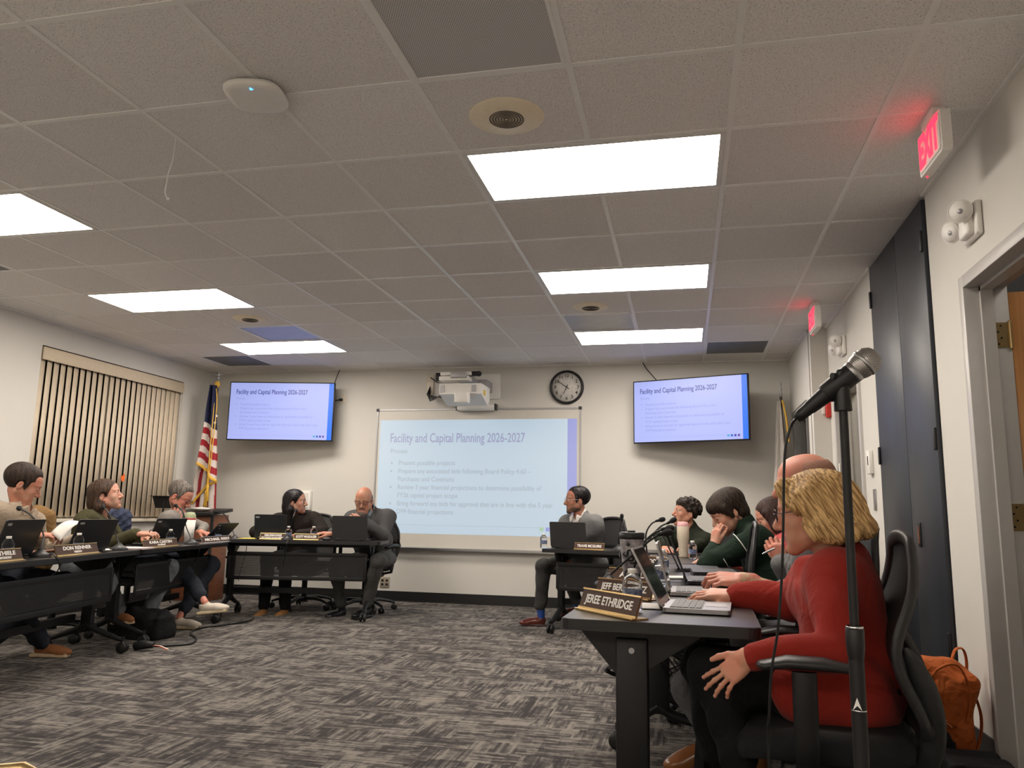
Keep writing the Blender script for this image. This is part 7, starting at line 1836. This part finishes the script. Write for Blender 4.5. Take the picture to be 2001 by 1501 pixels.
# 7 curly-haired young man
h = py(1340, 1003, 4.42); d7 = adepth(h)
make('person with black curly hair in a dark jacket at the far right corner', h, 222, (h.x + 0.10, h.y + 0.14),
     dict(wL=pd(1350, 1068, d7 - 0.35), eL=pd(1385, 1065, d7 - 0.1), wR=pd(1300, 1068, d7 - 0.25), eR=pd(1290, 1050, d7), kL=V3(h.x - 0.15, h.y - 0.30, 0.5), kR=V3(h.x - 0.28, h.y - 0.12, 0.5), aL=V3(h.x - 0.15, h.y - 0.30, 0.09), aR=V3(h.x - 0.30, h.y - 0.12, 0.09), tL=dirv(240), tR=dirv(215)),
     dict(skin=M_sk1, hair='curly', hairm=H_curl, clothes=[('jacket', c_dgreen, 'zip')], trousers=c_blackc, shoes=S_black, hs=1.0, nose=1.1), hang=203, hpitch=10)
# 8 man in the green patterned sweater
h = pd(1421, 1000, 4.95); d8 = adepth(h)
p8 = make('person with straight dark hair in a dark green patterned sweater, chin on hand', h, 186, (h.x + 0.33, h.y + 0.02),
     dict(neck=h + V3(0.115, 0.01, -0.115), wL=pd(1396, 1066, d8 - 0.16), eL=pd(1383, 1106, d8 - 0.22), wR=pd(1392, 1092, d8 + 0.12), eR=h + V3(0.12, 0.30, -0.30), kL=V3(h.x - 0.10, h.y - 0.12, 0.5), kR=V3(h.x - 0.10, h.y + 0.14, 0.5), aL=V3(h.x - 0.05, h.y - 0.12, 0.09), aR=V3(h.x - 0.05, h.y + 0.14, 0.09), tL=dirv(190), tR=dirv(180), shw=0.19,
          hL=dict(f=V3(0.16, 0.06, 1), n=V3(-0.8, -0.6, 0.1), curls=(1.2, 1.3, 1.4, 1.4), thumb=(0.4, 0.3), size=1.0), hR=dict(f=V3(-0.95, -0.1, -0.15), n=V3(0, 0, 1), curls=(0.9, 1, 1.1, 1.1))),
     dict(skin=M_sk2, hair='fringe', hairm=H_brown, clothes=[('sweater', c_green, 'zip')], trousers=c_blackc, shoes=S_white, hs=1.06, girth=1.25, eyes=False), hang=196, hpitch=-30)
# knitted white lines round the sleeve of the green sweater
shp = np.array(p8.matrix_basis.inverted() @ Vector((0, 0, 0)))
def ring_on(par, a, b_, t_, r, rad, name='sleeve_stripe'):
    a, b_ = Vector(a), Vector(b_); d = (b_ - a).normalized(); c = a.lerp(b_, t_); F = frame(d)
    MB().tube([c + F @ Vector((r * math.cos(q), r * math.sin(q), 0)) for q in [2 * PI * k / 32 for k in range(32)]], rad, n=6, closed=True).build(name, M_letter, par)
bpy.context.view_layer.update()
nk8 = h + V3(0.115, 0.01, -0.115); sh8 = nk8 + V3(0.03, -0.185, -0.035); el8 = pd(1383, 1108, d8 - 0.22)
ring_on(p8, sh8, el8, 0.28, 0.0785, 0.0028); ring_on(p8, sh8, el8, 0.70, 0.069, 0.0028)
# 9 woman in red behind him
h = pd(1508, 1010, 5.75)
make('person with dark brown hair in a red patterned top, behind the man in green', h, 182, (h.x + 0.22, h.y),
     dict(neck=h + V3(0.06, 0.0, -0.15), wL=h + V3(-0.30, -0.16, -0.32), wR=h + V3(-0.30, 0.16, -0.32), eL=h + V3(-0.02, -0.25, -0.40), eR=h + V3(-0.02, 0.25, -0.40), kL=V3(h.x - 0.22, h.y - 0.12, 0.5), kR=V3(h.x - 0.22, h.y + 0.12, 0.5), aL=V3(h.x - 0.2, h.y - 0.12, 0.09), aR=V3(h.x - 0.2, h.y + 0.12, 0.09), tL=dirv(180), tR=dirv(180)),
     dict(skin=M_sk2, hair='long', hl=0.20, hairm=hairmat('chestnut_hair', (0.018, 0.009, 0.008), (0.06, 0.03, 0.024)), clothes=[('blouse', c_redp, 'sweater')], trousers=c_blackc, shoes=S_black, hs=1.10, eyes=False, tie_lanyard=mat('green_lanyard', (0.30, 0.33, 0.10), 0.6)), hang=184, hpitch=-22)
# 10 bald man with a tattooed forearm
h = pd(1571, 948, 3.08); d10 = adepth(h)
make('person, bald, grey jacket, tattooed forearm, behind the red cardigan', h, 178, (h.x + 0.10, h.y + 0.0),
     dict(neck=h + V3(0.05, 0.0, -0.17), wL=pd(1455, 1133, d10 - 0.02), eL=pd(1566, 1172, d10 - 0.10), wR=pd(1530, 1100, d10 + 0.28), eR=pd(1560, 1160, d10 + 0.30), kL=pd(1352, 1345, 2.75), aL=pd(1395, 1440, 2.65), kR=V3(h.x - 0.22, h.y + 0.15, 0.52), aR=V3(h.x - 0.20, h.y + 0.15, 0.09), tL=(-0.97, -0.1, -0.25), tR=dirv(180), shw=0.19, tattoo=-1,
          hL=dict(f=V3(-0.97, 0.0, 0.02), n=V3(0.1, -0.45, 0.9), curls=(0.75, 0.8, 0.9, 1.0), size=1.05, vox=0.0028), hR=dict(f=V3(-0.35, 0.1, 0.9), n=V3(-0.3, -0.9, 0.1), curls=(1.3, 1.5, 1.6, 1.6), size=0.85)),
     dict(skin=M_sk3, hair='bald', hairm=H_stub, clothes=[('shirt', c_white, 'shirt'), ('jacket', c_suit_b, 'blazer')], shirt_cuff=0.25, trousers=c_greyt, shoes=S_cogn, hs=1.02, cuffs={-1: 0.30}, bt=0.034, hem=0.06, hairvox=0.003,
          tattoom=mat('tattooed_skin', (0.42, 0.34, 0.20), 0.6, noise=0.3, scale=42, col2=(0.45, 0.10, 0.08), detail=1.0)), hang=178, hpitch=-4)
# 11 woman in the red cardigan
h = pd(1588, 1000, 2.36); 
p11 = make('person with blonde bob and glasses in a red cardigan, hand on a mouse', h, 176, (h.x + 0.085, h.y + 0.0),
     dict(pelvis=(0, 0, 0.52), neck=h + V3(0.070, 0.01, -0.165), wR=V3(-0.055, 0.185, 0.736), eR=V3(0.12, 0.13, 0.728), wL=pd(1462, 1285, 2.05), eL=pd(1622, 1272, 2.03), shL=pd(1632, 1122, 2.18), shR=h + V3(0.02, 0.19, -0.215),
          kL=pd(1392, 1312, 2.26), aL=pd(1452, 1500, 2.15), kR=V3(-0.16, 0.02, 0.53), aR=V3(-0.10, 0.02, 0.09), tL=dirv(178), tR=dirv(178), hipw=0.10,
          hR=dict(f=V3(-0.99, 0.06, 0.02), n=V3(0.08, -0.30, 1), curls=(0.42, 0.48, 0.55, 0.70), spread=0.12, thumb=(0.55, 0.25), vox=0.0018, k=0.004, size=0.96, fr=0.90), hL=dict(f=V3(-0.62, 0.10, -0.55), n=V3(-0.35, -0.80, 0.45), curls=(0.15, 0.18, 0.25, 0.35), spread=0.17, thumb=(0.75, -0.1), vox=0.0020, size=0.80, fr=0.86)),
     dict(skin=skin('skin_fair', (0.56, 0.30, 0.20)), hair='bob', lips=mat('soft_lips', (0.46, 0.20, 0.15), 0.5, noise=0.08), hairm=H_blond, fw=0.94, browm=H_stub, clothes=[('cardigan', c_red, 'coat')], trousers=c_blackc, shoes=S_black, glasses=(mat('purple_black_frame', (0.03, 0.015, 0.03), 0.3), 0.0016, 0.022, 0.018), eyes=True, lid=0.004, hs=1.0, hairvox=0.0030, cuff=0.92, sw_e=0.016, slr=1.05), hang=172, hpitch=-8, roll=0)

# ------------------------------------------------------------------ chairs
def ch(label, x, y, ang, **k): return office_chair(label, (x, y, 0), math.radians(ang) - PI / 2, **k)
ch('black office chair under the man in the beige shirt, partly out of frame', -4.92, 1.50, 0, back_h=0.88, base_rot=0.9)
ch('black office chair under the woman in the olive sweater, tan jacket over its back', -4.98, 2.62, 8, back_h=0.92)
ch('black office chair under the bearded man with glasses, navy jacket over its back', -5.12, 3.62, 5, back_h=0.92, base_rot=0.6)
c4 = py(600, 1180, 4.95); ch('black office chair of the black-haired woman by the back wall', c4.x - 0.03, 4.93, -80, back_h=0.95, base_rot=0.15)
c5 = py(722, 1180, 4.9); ch('black office chair of the man in the dark grey suit', c5.x - 0.08, 4.95, -94, back_h=0.94, base_rot=0.1)
ch('black office chair of the man in the light grey suit', -1.10, 4.80, 228, back_h=0.97, base_rot=0.5)
ch('black office chair of the curly-haired man in the far corner', -0.05, 4.62, 222, back_h=0.90)
ch('empty black office chair seen from behind, between the bald man and the man in green', -0.15, 1.72, 178, back_h=0.97, base_rot=0.2)
ch('black office chair of the man in the green sweater', 0.42, 2.45, 184, back_h=0.90)
ch('black office chair of the woman in the red patterned top', 0.66, 3.20, 182, back_h=0.90)
ch('black office chair of the bald man, its back rising beside the blonde hair', 0.20, 0.74, 180, back_h=0.985)

# the nearest chair: moulded frame with openings
t = thing('office_chair', 'nearest black office chair under the woman in the red cardigan, moulded open back', 'chair', (0.175, -0.21, 0), math.radians(176) - PI / 2, 'black office chairs')
near = office_chair('tmp', (0, 0, 0), 0.0, style='none', seat_z=0.43, base_rot=0.35, ay=0.085, pl=0.78)
for c in list(near.children): c.parent = t
bpy.data.objects.remove(near)
def bprof(z):
    # side profile of the back: lumbar forward, top curling back
    q = (z - 0.45) / 0.50
    return -0.215 + 0.01 * q + 0.070 * math.exp(-((q - 0.42) / 0.26) ** 2)
def wid(q): return 0.19 + 0.035 * math.sin(PI * q) - 0.055 * q ** 3
out = []
for k in range(17): q = k / 16; z = 0.47 + 0.46 * q; out.append(Vector((-wid(q), bprof(z), z)))
for k in range(1, 8): a = k / 8 * PI; out.append(Vector((-wid(1) * math.cos(a), bprof(0.95), 0.93 + 0.025 * math.sin(a))))
for k in range(16, -1, -1): q = k / 16; z = 0.47 + 0.46 * q; out.append(Vector((wid(q), bprof(z), z)))
fr_ = L_(MB().tube(out, 0.017, n=10, closed=True, flat=(0.75, 1.2)), 'back_frame', M_dark, t)
L_(MB().grid(lambda a, b_: ((2 * a - 1) * wid(b_) * (1 if b_ < 0.95 else 0.93), bprof(0.47 + 0.47 * b_) - 0.010 * (1 - (2 * a - 1) ** 2), 0.47 + 0.47 * b_), 14, 22, thick=0.003), 'back_mesh', M_mesh, t)
m = MB()
for sg in (-1, 1):
    m.tube(spline([(sg * 0.035, -0.10, 0.34), (sg * 0.06, -0.17, 0.33), (sg * 0.13, -0.215, 0.40), (sg * 0.165, -0.225, 0.50), (sg * 0.185, -0.200, 0.60), (sg * 0.20, -0.165, 0.68)], 6), [0.026] * 24 + [0.024, 0.022, 0.019, 0.016, 0.013, 0.010, 0.004], n=10, flat=(0.7, 1.2))
m.tube(spline([(-0.165, -0.225, 0.53), (0, -0.250, 0.55), (0.165, -0.225, 0.53)], 8), 0.024, n=10, flat=(1.2, 0.7))
m.tube(spline([(0.0, -0.250, 0.55), (0.0, -0.21, 0.66), (0.0, -0.17, 0.72)], 8), 0.016, n=10)
L_(m, 'back_brace', M_dark, t)

# ------------------------------------------------------------------ coats on chair backs, lectern, monitor
def drape(name, label, path, mt, quilt=False, base=None, wd=0.26, thick=0.035):
    S = SDF()
    for k in range(len(path) - 1): S.cap(path[k], path[k + 1], wd * 0.30, wd * 0.30, 0.05)
    return S
def coat(name, label, c, ang, mt, h_=0.42, w_=0.25, quilt=False):
    S = SDF(); R_ = np.array(Rz(math.radians(ang) - PI / 2))
    P = lambda x, y, z: np.array([c[0], c[1], c[2]]) + R_ @ np.array([x, y, z])
    S.box(P(0, 0, -h_ * 0.5), (w_ * 0.9, 0.018, h_ * 0.5), R_, 0.035, 0.04); S.cap(P(-w_ * 0.85, 0, -0.04), P(w_ * 0.85, 0, -0.04), 0.055, 0.055, 0.04); S.cap(P(-w_ * 0.4, 0.0, 0.0), P(w_ * 0.4, 0, 0.0), 0.055, 0.055, 0.05)
    for sg in (-1, 1): S.cap(P(sg * w_ * 0.95, -0.02, -0.05), P(sg * w_ * 1.10, 0.0, -h_ * 0.9), 0.055, 0.05, 0.04); S.cap(P(sg * w_ * 0.6, 0.05, -0.02), P(sg * w_ * 0.75, 0.06, -h_ * 0.8), 0.05, 0.055, 0.05)
    if quilt: fn = lambda X, Y, Z: (0.008 * np.abs(np.sin((Z - c[2]) * 42 + 2.5 * np.sin(X * 14 + Y * 9))) - 0.004 + wrinkle(0.002, 40, 4)(X, Y, Z)).astype(np.float32)
    else: fn = wrinkle(0.007, 26, 5)
    o = mesh_from([S.mesh(0.007, fn)], name, mt); o.data.transform(Matrix.Translation(-Vector((c[0], c[1], c[2] - h_)))); o.location = (c[0], c[1], c[2] - h_); tag(o, label, 'jacket'); return o
coat('draped_jacket', 'tan suede jacket over the chair back behind the woman in the olive sweater', (-5.17, 2.50, 0.93), 8, cl('tan_suede_jacket', (0.20, 0.115, 0.045), noise=0.15))
coat('puffer_jacket', 'navy quilted puffer jacket over the chair back behind the bearded man', (-5.31, 3.54, 0.93), 5, cl('navy_quilt', (0.045, 0.055, 0.095), noise=0.12, wr=0.5, wscale=22), quilt=True)
lc = py(392, 1012, 5.15)
t = thing('lectern', 'reddish wooden lectern with black edge in the left corner below the flag', 'lectern', (lc.x, 5.20, 0))
m = MB(); m.box((lc.x, 5.20, 0.46), (0.42, 0.34, 0.92), bevel=0.004); m.build('cabinet', M_redwood, t)
MB().box((lc.x, 5.19, 0.95), (0.48, 0.42, 0.035), R=Rx(0.12), bevel=0.006).box((lc.x + 0.225, 5.03, 0.46), (0.03, 0.02, 0.94)).box((lc.x - 0.225, 5.03, 0.46), (0.03, 0.02, 0.94)).build('black_trim', M_black, t)
single('desk_tray', MB().sphere((lc.x + 0.02, 5.12, 0.985), (0.11, 0.05, 0.018)), M_white_p, 'white rounded case lying on the wooden lectern', 'case', (lc.x, 5.12, 0.97))
mc = py(320, 980, 4.72)
t = thing('music_stand', 'black music stand tray behind the bearded man', 'music stand', (mc.x, 4.72, 0))
Fm_ = FB
MB().prism([(-0.14, 0.055), (0.14, 0.055), (0.09, -0.07), (-0.09, -0.07)], -0.006, 0.006, mc, FB).box(mc + Vector((0, -0.02, 0.055)), (0.28, 0.05, 0.006)).build('tray', M_black_m, t)
MB().cyl((mc.x, 4.72, 0.06), (mc.x, 4.72, mc.z), 0.010).build('post', M_black_m, t)
m = MB()
for k in range(3): a = 2 * PI * k / 3 + 0.4; m.tube([(mc.x, 4.72, 0.22), (mc.x + 0.16 * math.cos(a), 4.72 + 0.16 * math.sin(a), 0.008)], 0.007, n=6)
m.build('tripod', M_black_m, t)

# papers in the hand of the first man
hp_ = hnd
for k, (dy, dz, a) in enumerate(((0.0, 0.0, 0.0),)):
    def fn(s_, t_): 
        b0 = pd(100, 1040, adepth(hnd)); b1 = pd(118, 1058, adepth(hnd) - 0.1); c0 = pd(148, 1018, adepth(hnd) + 0.15); c1 = pd(166, 1020, adepth(hnd) - 0.08)
        p0 = b0.lerp(c0, s_); p1 = b1.lerp(c1, s_); q = p0.lerp(p1, t_); q.z += 0.03 * math.sin(PI * s_) ; return q
    m = MB().grid(fn, 10, 6, thick=0.0012)
single('held_papers', m, M_paper, 'curved white papers held by the man in the beige shirt', 'papers', hnd)
pe = pd(286, 1040, adepth(hn))
single('pen', MB().tube([hn + V3(0.06, 0.05, 0.0), pe + V3(0.02, 0.02, 0.02)], [0.004, 0.003], n=8), M_black, 'black pen in the hand of the woman in the olive sweater', 'pen', hn)
a = pd(1489, 1083, d10 + 0.22); b_ = pd(1514, 1072, d10 + 0.24)
single('pen', MB().tube([a, a.lerp(b_, 0.15), b_], [0.0012, 0.004, 0.004], n=8), M_steel, 'silver pen held upright by the bald man', 'pen', b_)
a = h + V3(0, 0, 0)
# bracelet-like grey watch / wrist strap on the phone side
# necklace
# ------------------------------------------------------------------ floor clutter
m = MB(); pts = [pz(u, v, 0.008) for u, v in ((285, 1262), (325, 1262), (372, 1258), (383, 1248), (373, 1240), (378, 1232), (400, 1226), (440, 1221), (485, 1214), (495, 1208))]
single('floor_cable', MB().tube(spline(pts, 8), 0.0085, n=8), M_black, 'thick black cable snaking over the carpet beside the left tables', 'cable', pts[0])
pp = pz(274, 1266, 0.02)
t = thing('cable_connector', 'black cable connector with white and red wires on the carpet by the table leg', 'connector', pp)
MB().tube([pp + V3(-0.04, 0.0, 0.01), pp + V3(0.02, 0, 0.022), pp + V3(0.09, 0.02, 0.02)], [0.030, 0.033, 0.020], n=12).build('plug', M_black, t)
MB().tube([pp + V3(-0.05, 0, 0.01), pp + V3(-0.13, -0.01, 0.02)], 0.004, n=6).build('wire', M_white_p, t)
MB().tube([pp + V3(-0.05, 0.01, 0.0), pp + V3(-0.13, 0.0, -0.008)], 0.004, n=6).build('wire', M_white_p, t)
for k, mm_ in enumerate((mat('red_wire', (0.5, 0.05, 0.03), 0.5), mat('peach_wire', (0.6, 0.35, 0.22), 0.5), M_white_p)):
    MB().tube([pp + V3(0.08, 0.02, 0.018), pp + V3(0.13, 0.03 + 0.008 * k, 0.012), pp + V3(0.19, 0.03 + 0.01 * k, -0.008)], 0.003, n=6).build('wire', mm_, t)
bg = pz(222, 1250, 0.0)
S = SDF(); S.box((bg.x + 0.12, bg.y + 0.15, 0.085), (0.20, 0.09, 0.065), None, 0.03, 0.03); S.box((bg.x + 0.12, bg.y + 0.15, 0.13), (0.14, 0.06, 0.05), None, 0.03, 0.05)
o = mesh_from([S.mesh(0.008, wrinkle(0.006, 22, 8))], 'floor_bag', cl('black_bag_cloth', (0.012, 0.012, 0.013))); o.data.transform(Matrix.Translation((-bg.x - 0.12, -bg.y - 0.15, 0))); o.location = (bg.x + 0.12, bg.y + 0.15, 0); tag(o, 'limp black bag on the floor under the left tables', 'bag')
def cabl(label, pts, r=0.004, m_=None): single('hanging_cable', MB().tube(spline(pts, 8), r, n=6), m_ or M_black, label, 'cable', pts[0])
cabl('black cable loop sticking out left of the nearest table leg', [pz(1222, 1292, 0.55) * 1.0, pd(1190, 1305, 2.75), pd(1187, 1312, 2.75), pd(1220, 1324, 2.8)], 0.008)
for k in range(4):
    a = pd(1280 + 12 * k, 1275 + 4 * k, 3.3); b_ = pd(1290 + 14 * k, 1318 + 3 * (k % 2), 3.4); c_ = pd(1345, 1290 + 8 * k, 3.5)
    single('hanging_cable', MB().tube(spline([a, a.lerp(b_, 0.5) + V3(0.03, 0, -0.03), b_, c_], 8), 0.003, n=5), M_black, 'thin black cables tangled under the right tables behind the nearest leg', 'cable', a, group='thin cables tangled under the right tables')
# ------------------------------------------------------------------ orange backpack
M_or = cl('orange_nylon', (0.40, 0.095, 0.020), noise=0.10, wr=0.75, wscale=14, rough=0.7); M_orb = cl('charcoal_nylon', (0.020, 0.022, 0.026), noise=0.2)
bc = Vector((0.785, 1.17, 0))
t = thing('backpack', 'orange backpack with charcoal bottom leaning on the wall by the doorway', 'backpack', bc)
def bpm(S): return S
S = SDF(); RB = np.array(Rx(0.10) @ Ry(0.14))
Q = lambda x, y, z: np.array([bc.x, bc.y, 0.0]) + RB @ np.array([x, y, z])
S.box(Q(0, 0, 0.20), (0.085, 0.060, 0.155), RB, 0.045, 0.03); S.ell(Q(-0.01, 0.0, 0.355), (0.105, 0.085, 0.080), RB, 0.05)
S.ell(Q(-0.02, -0.090, 0.265), (0.085, 0.045, 0.12), RB, 0.012); S.ell(Q(0.105, -0.01, 0.22), (0.03, 0.06, 0.12), RB, 0.012)
S.box(Q(0, -0.02, 0.10), (0.120, 0.085, 0.040), RB, 0.035, 0.002, 'p', 1) if False else None
for p_ in ((Q(-0.05, -0.08, 0.05), (0.12, 0.12, 0.13)),): S.ell(p_[0], p_[1], RB, 0.001, 'p', 1)
mesh_from([S.mesh(0.006, wrinkle(0.0055, 26, 12))], 'body', [M_or, M_orb], None)
bo = bpy.context.scene.collection.objects[-1] if False else [o for o in bpy.data.objects if o.name.startswith('body') and o.parent is None][-1]
bo.parent = t; bo.data.transform(Matrix.Translation(-bc))
def W3(v): return Vector([float(q) for q in v])
MB().tube(spline([W3(Q(-0.02, -0.135, 0.20)), W3(Q(-0.085, -0.12, 0.29)), W3(Q(-0.05, -0.11, 0.40)), W3(Q(0.03, -0.10, 0.43)), W3(Q(0.085, -0.10, 0.33)), W3(Q(0.08, -0.115, 0.22))], 8), 0.005, n=6).build('zip_welt', M_or, t)
MB().tube(spline([W3(Q(0.045, 0.03, 0.40)), W3(Q(0.055, 0.03, 0.465)), W3(Q(0.085, 0.03, 0.475)), W3(Q(0.105, 0.03, 0.42)), W3(Q(0.11, 0.03, 0.33))], 8), 0.016, n=8, flat=(1.0, 0.25), up=(0, 1, 0)).build('grab_handle', M_or, t)
MB().tube(spline([W3(Q(0.12, 0.0, 0.34)), W3(Q(0.165, -0.02, 0.22)), W3(Q(0.15, -0.05, 0.10)), W3(Q(0.05, -0.15, 0.04)), W3(Q(-0.04, -0.19, 0.012))], 8), 0.018, n=8, flat=(1.0, 0.2), up=(0, 1, 0)).build('shoulder_strap', M_or, t)
m = MB(); 
for k in range(5): m.tube([W3(Q(-0.10 + 0.02 * k, -0.132, 0.33 - 0.03 * k)), W3(Q(-0.06 + 0.02 * k, -0.140, 0.27 - 0.02 * k))], 0.002, n=5)
m.tube(spline([W3(Q(-0.13, -0.08, 0.32)), W3(Q(-0.16, -0.10, 0.28)), W3(Q(-0.11, -0.13, 0.24)), W3(Q(-0.06, -0.14, 0.26))], 8), 0.004, n=6)
m.build('bungee_cord', mat('peach_cord', (0.62, 0.26, 0.12), 0.6), t)
MB().box(W3(Q(-0.02, -0.145, 0.19)), (0.03, 0.02, 0.025), bevel=0.004).build('cord_lock', M_dark, t)
S = SDF(); S.box((0.86, 0.86, 0.05), (0.10, 0.10, 0.03), None, 0.02, 0.02)
o = mesh_from([S.mesh(0.008, wrinkle(0.006, 22, 2))], 'floor_bag', c_blackc); o.data.transform(Matrix.Translation((-0.86, -0.86, 0))); o.location = (0.86, 0.86, 0); tag(o, 'black bag on the floor in front of the orange backpack', 'bag')
# chair edge at the bottom left corner
e0 = pd(70, 1500, 1.6)
t = thing('chair', 'top edge of a chair back at the bottom left corner of the picture', 'chair', (e0.x, e0.y, 0))
MB().tube([e0 + V3(-0.12, -0.02, -0.012), e0 + V3(-0.03, 0, -0.003), e0 + V3(0.05, 0.0, -0.03), e0 + V3(0.09, 0.0, -0.12)], 0.012, n=10).build('back_rail', M_brass, t)
MB().box2((e0.x - 0.10, e0.y - 0.02, e0.z - 0.28), (e0.x + 0.07, e0.y + 0.0, e0.z - 0.02), bevel=0.008).build('back_pad', M_fabric_b, t)
m = MB()
for dx in (-0.12, 0.09): m.tube([(e0.x + dx, e0.y, e0.z - 0.1), (e0.x + dx, e0.y, 0.0)], 0.011, n=8)
m.build('frame', M_brass, t)
# unseen panel lamps added to brighten the hallway and side room
for x, y in ((1.85, 0.2), (1.6, 3.7)):
    t = thing('ceiling_light', 'unseen ceiling panel lamp added to light the room beyond the doorway', 'light', (x, y, H), group='added lamps in the adjoining rooms')
    MB().box2((x - 0.25, y - 0.25, H - 0.006), (x + 0.25, y + 0.25, H - 0.001)).build('diffuser', emat('side_room_panel', LIGHT_COL, LIGHT_POWER * 0.35), t)
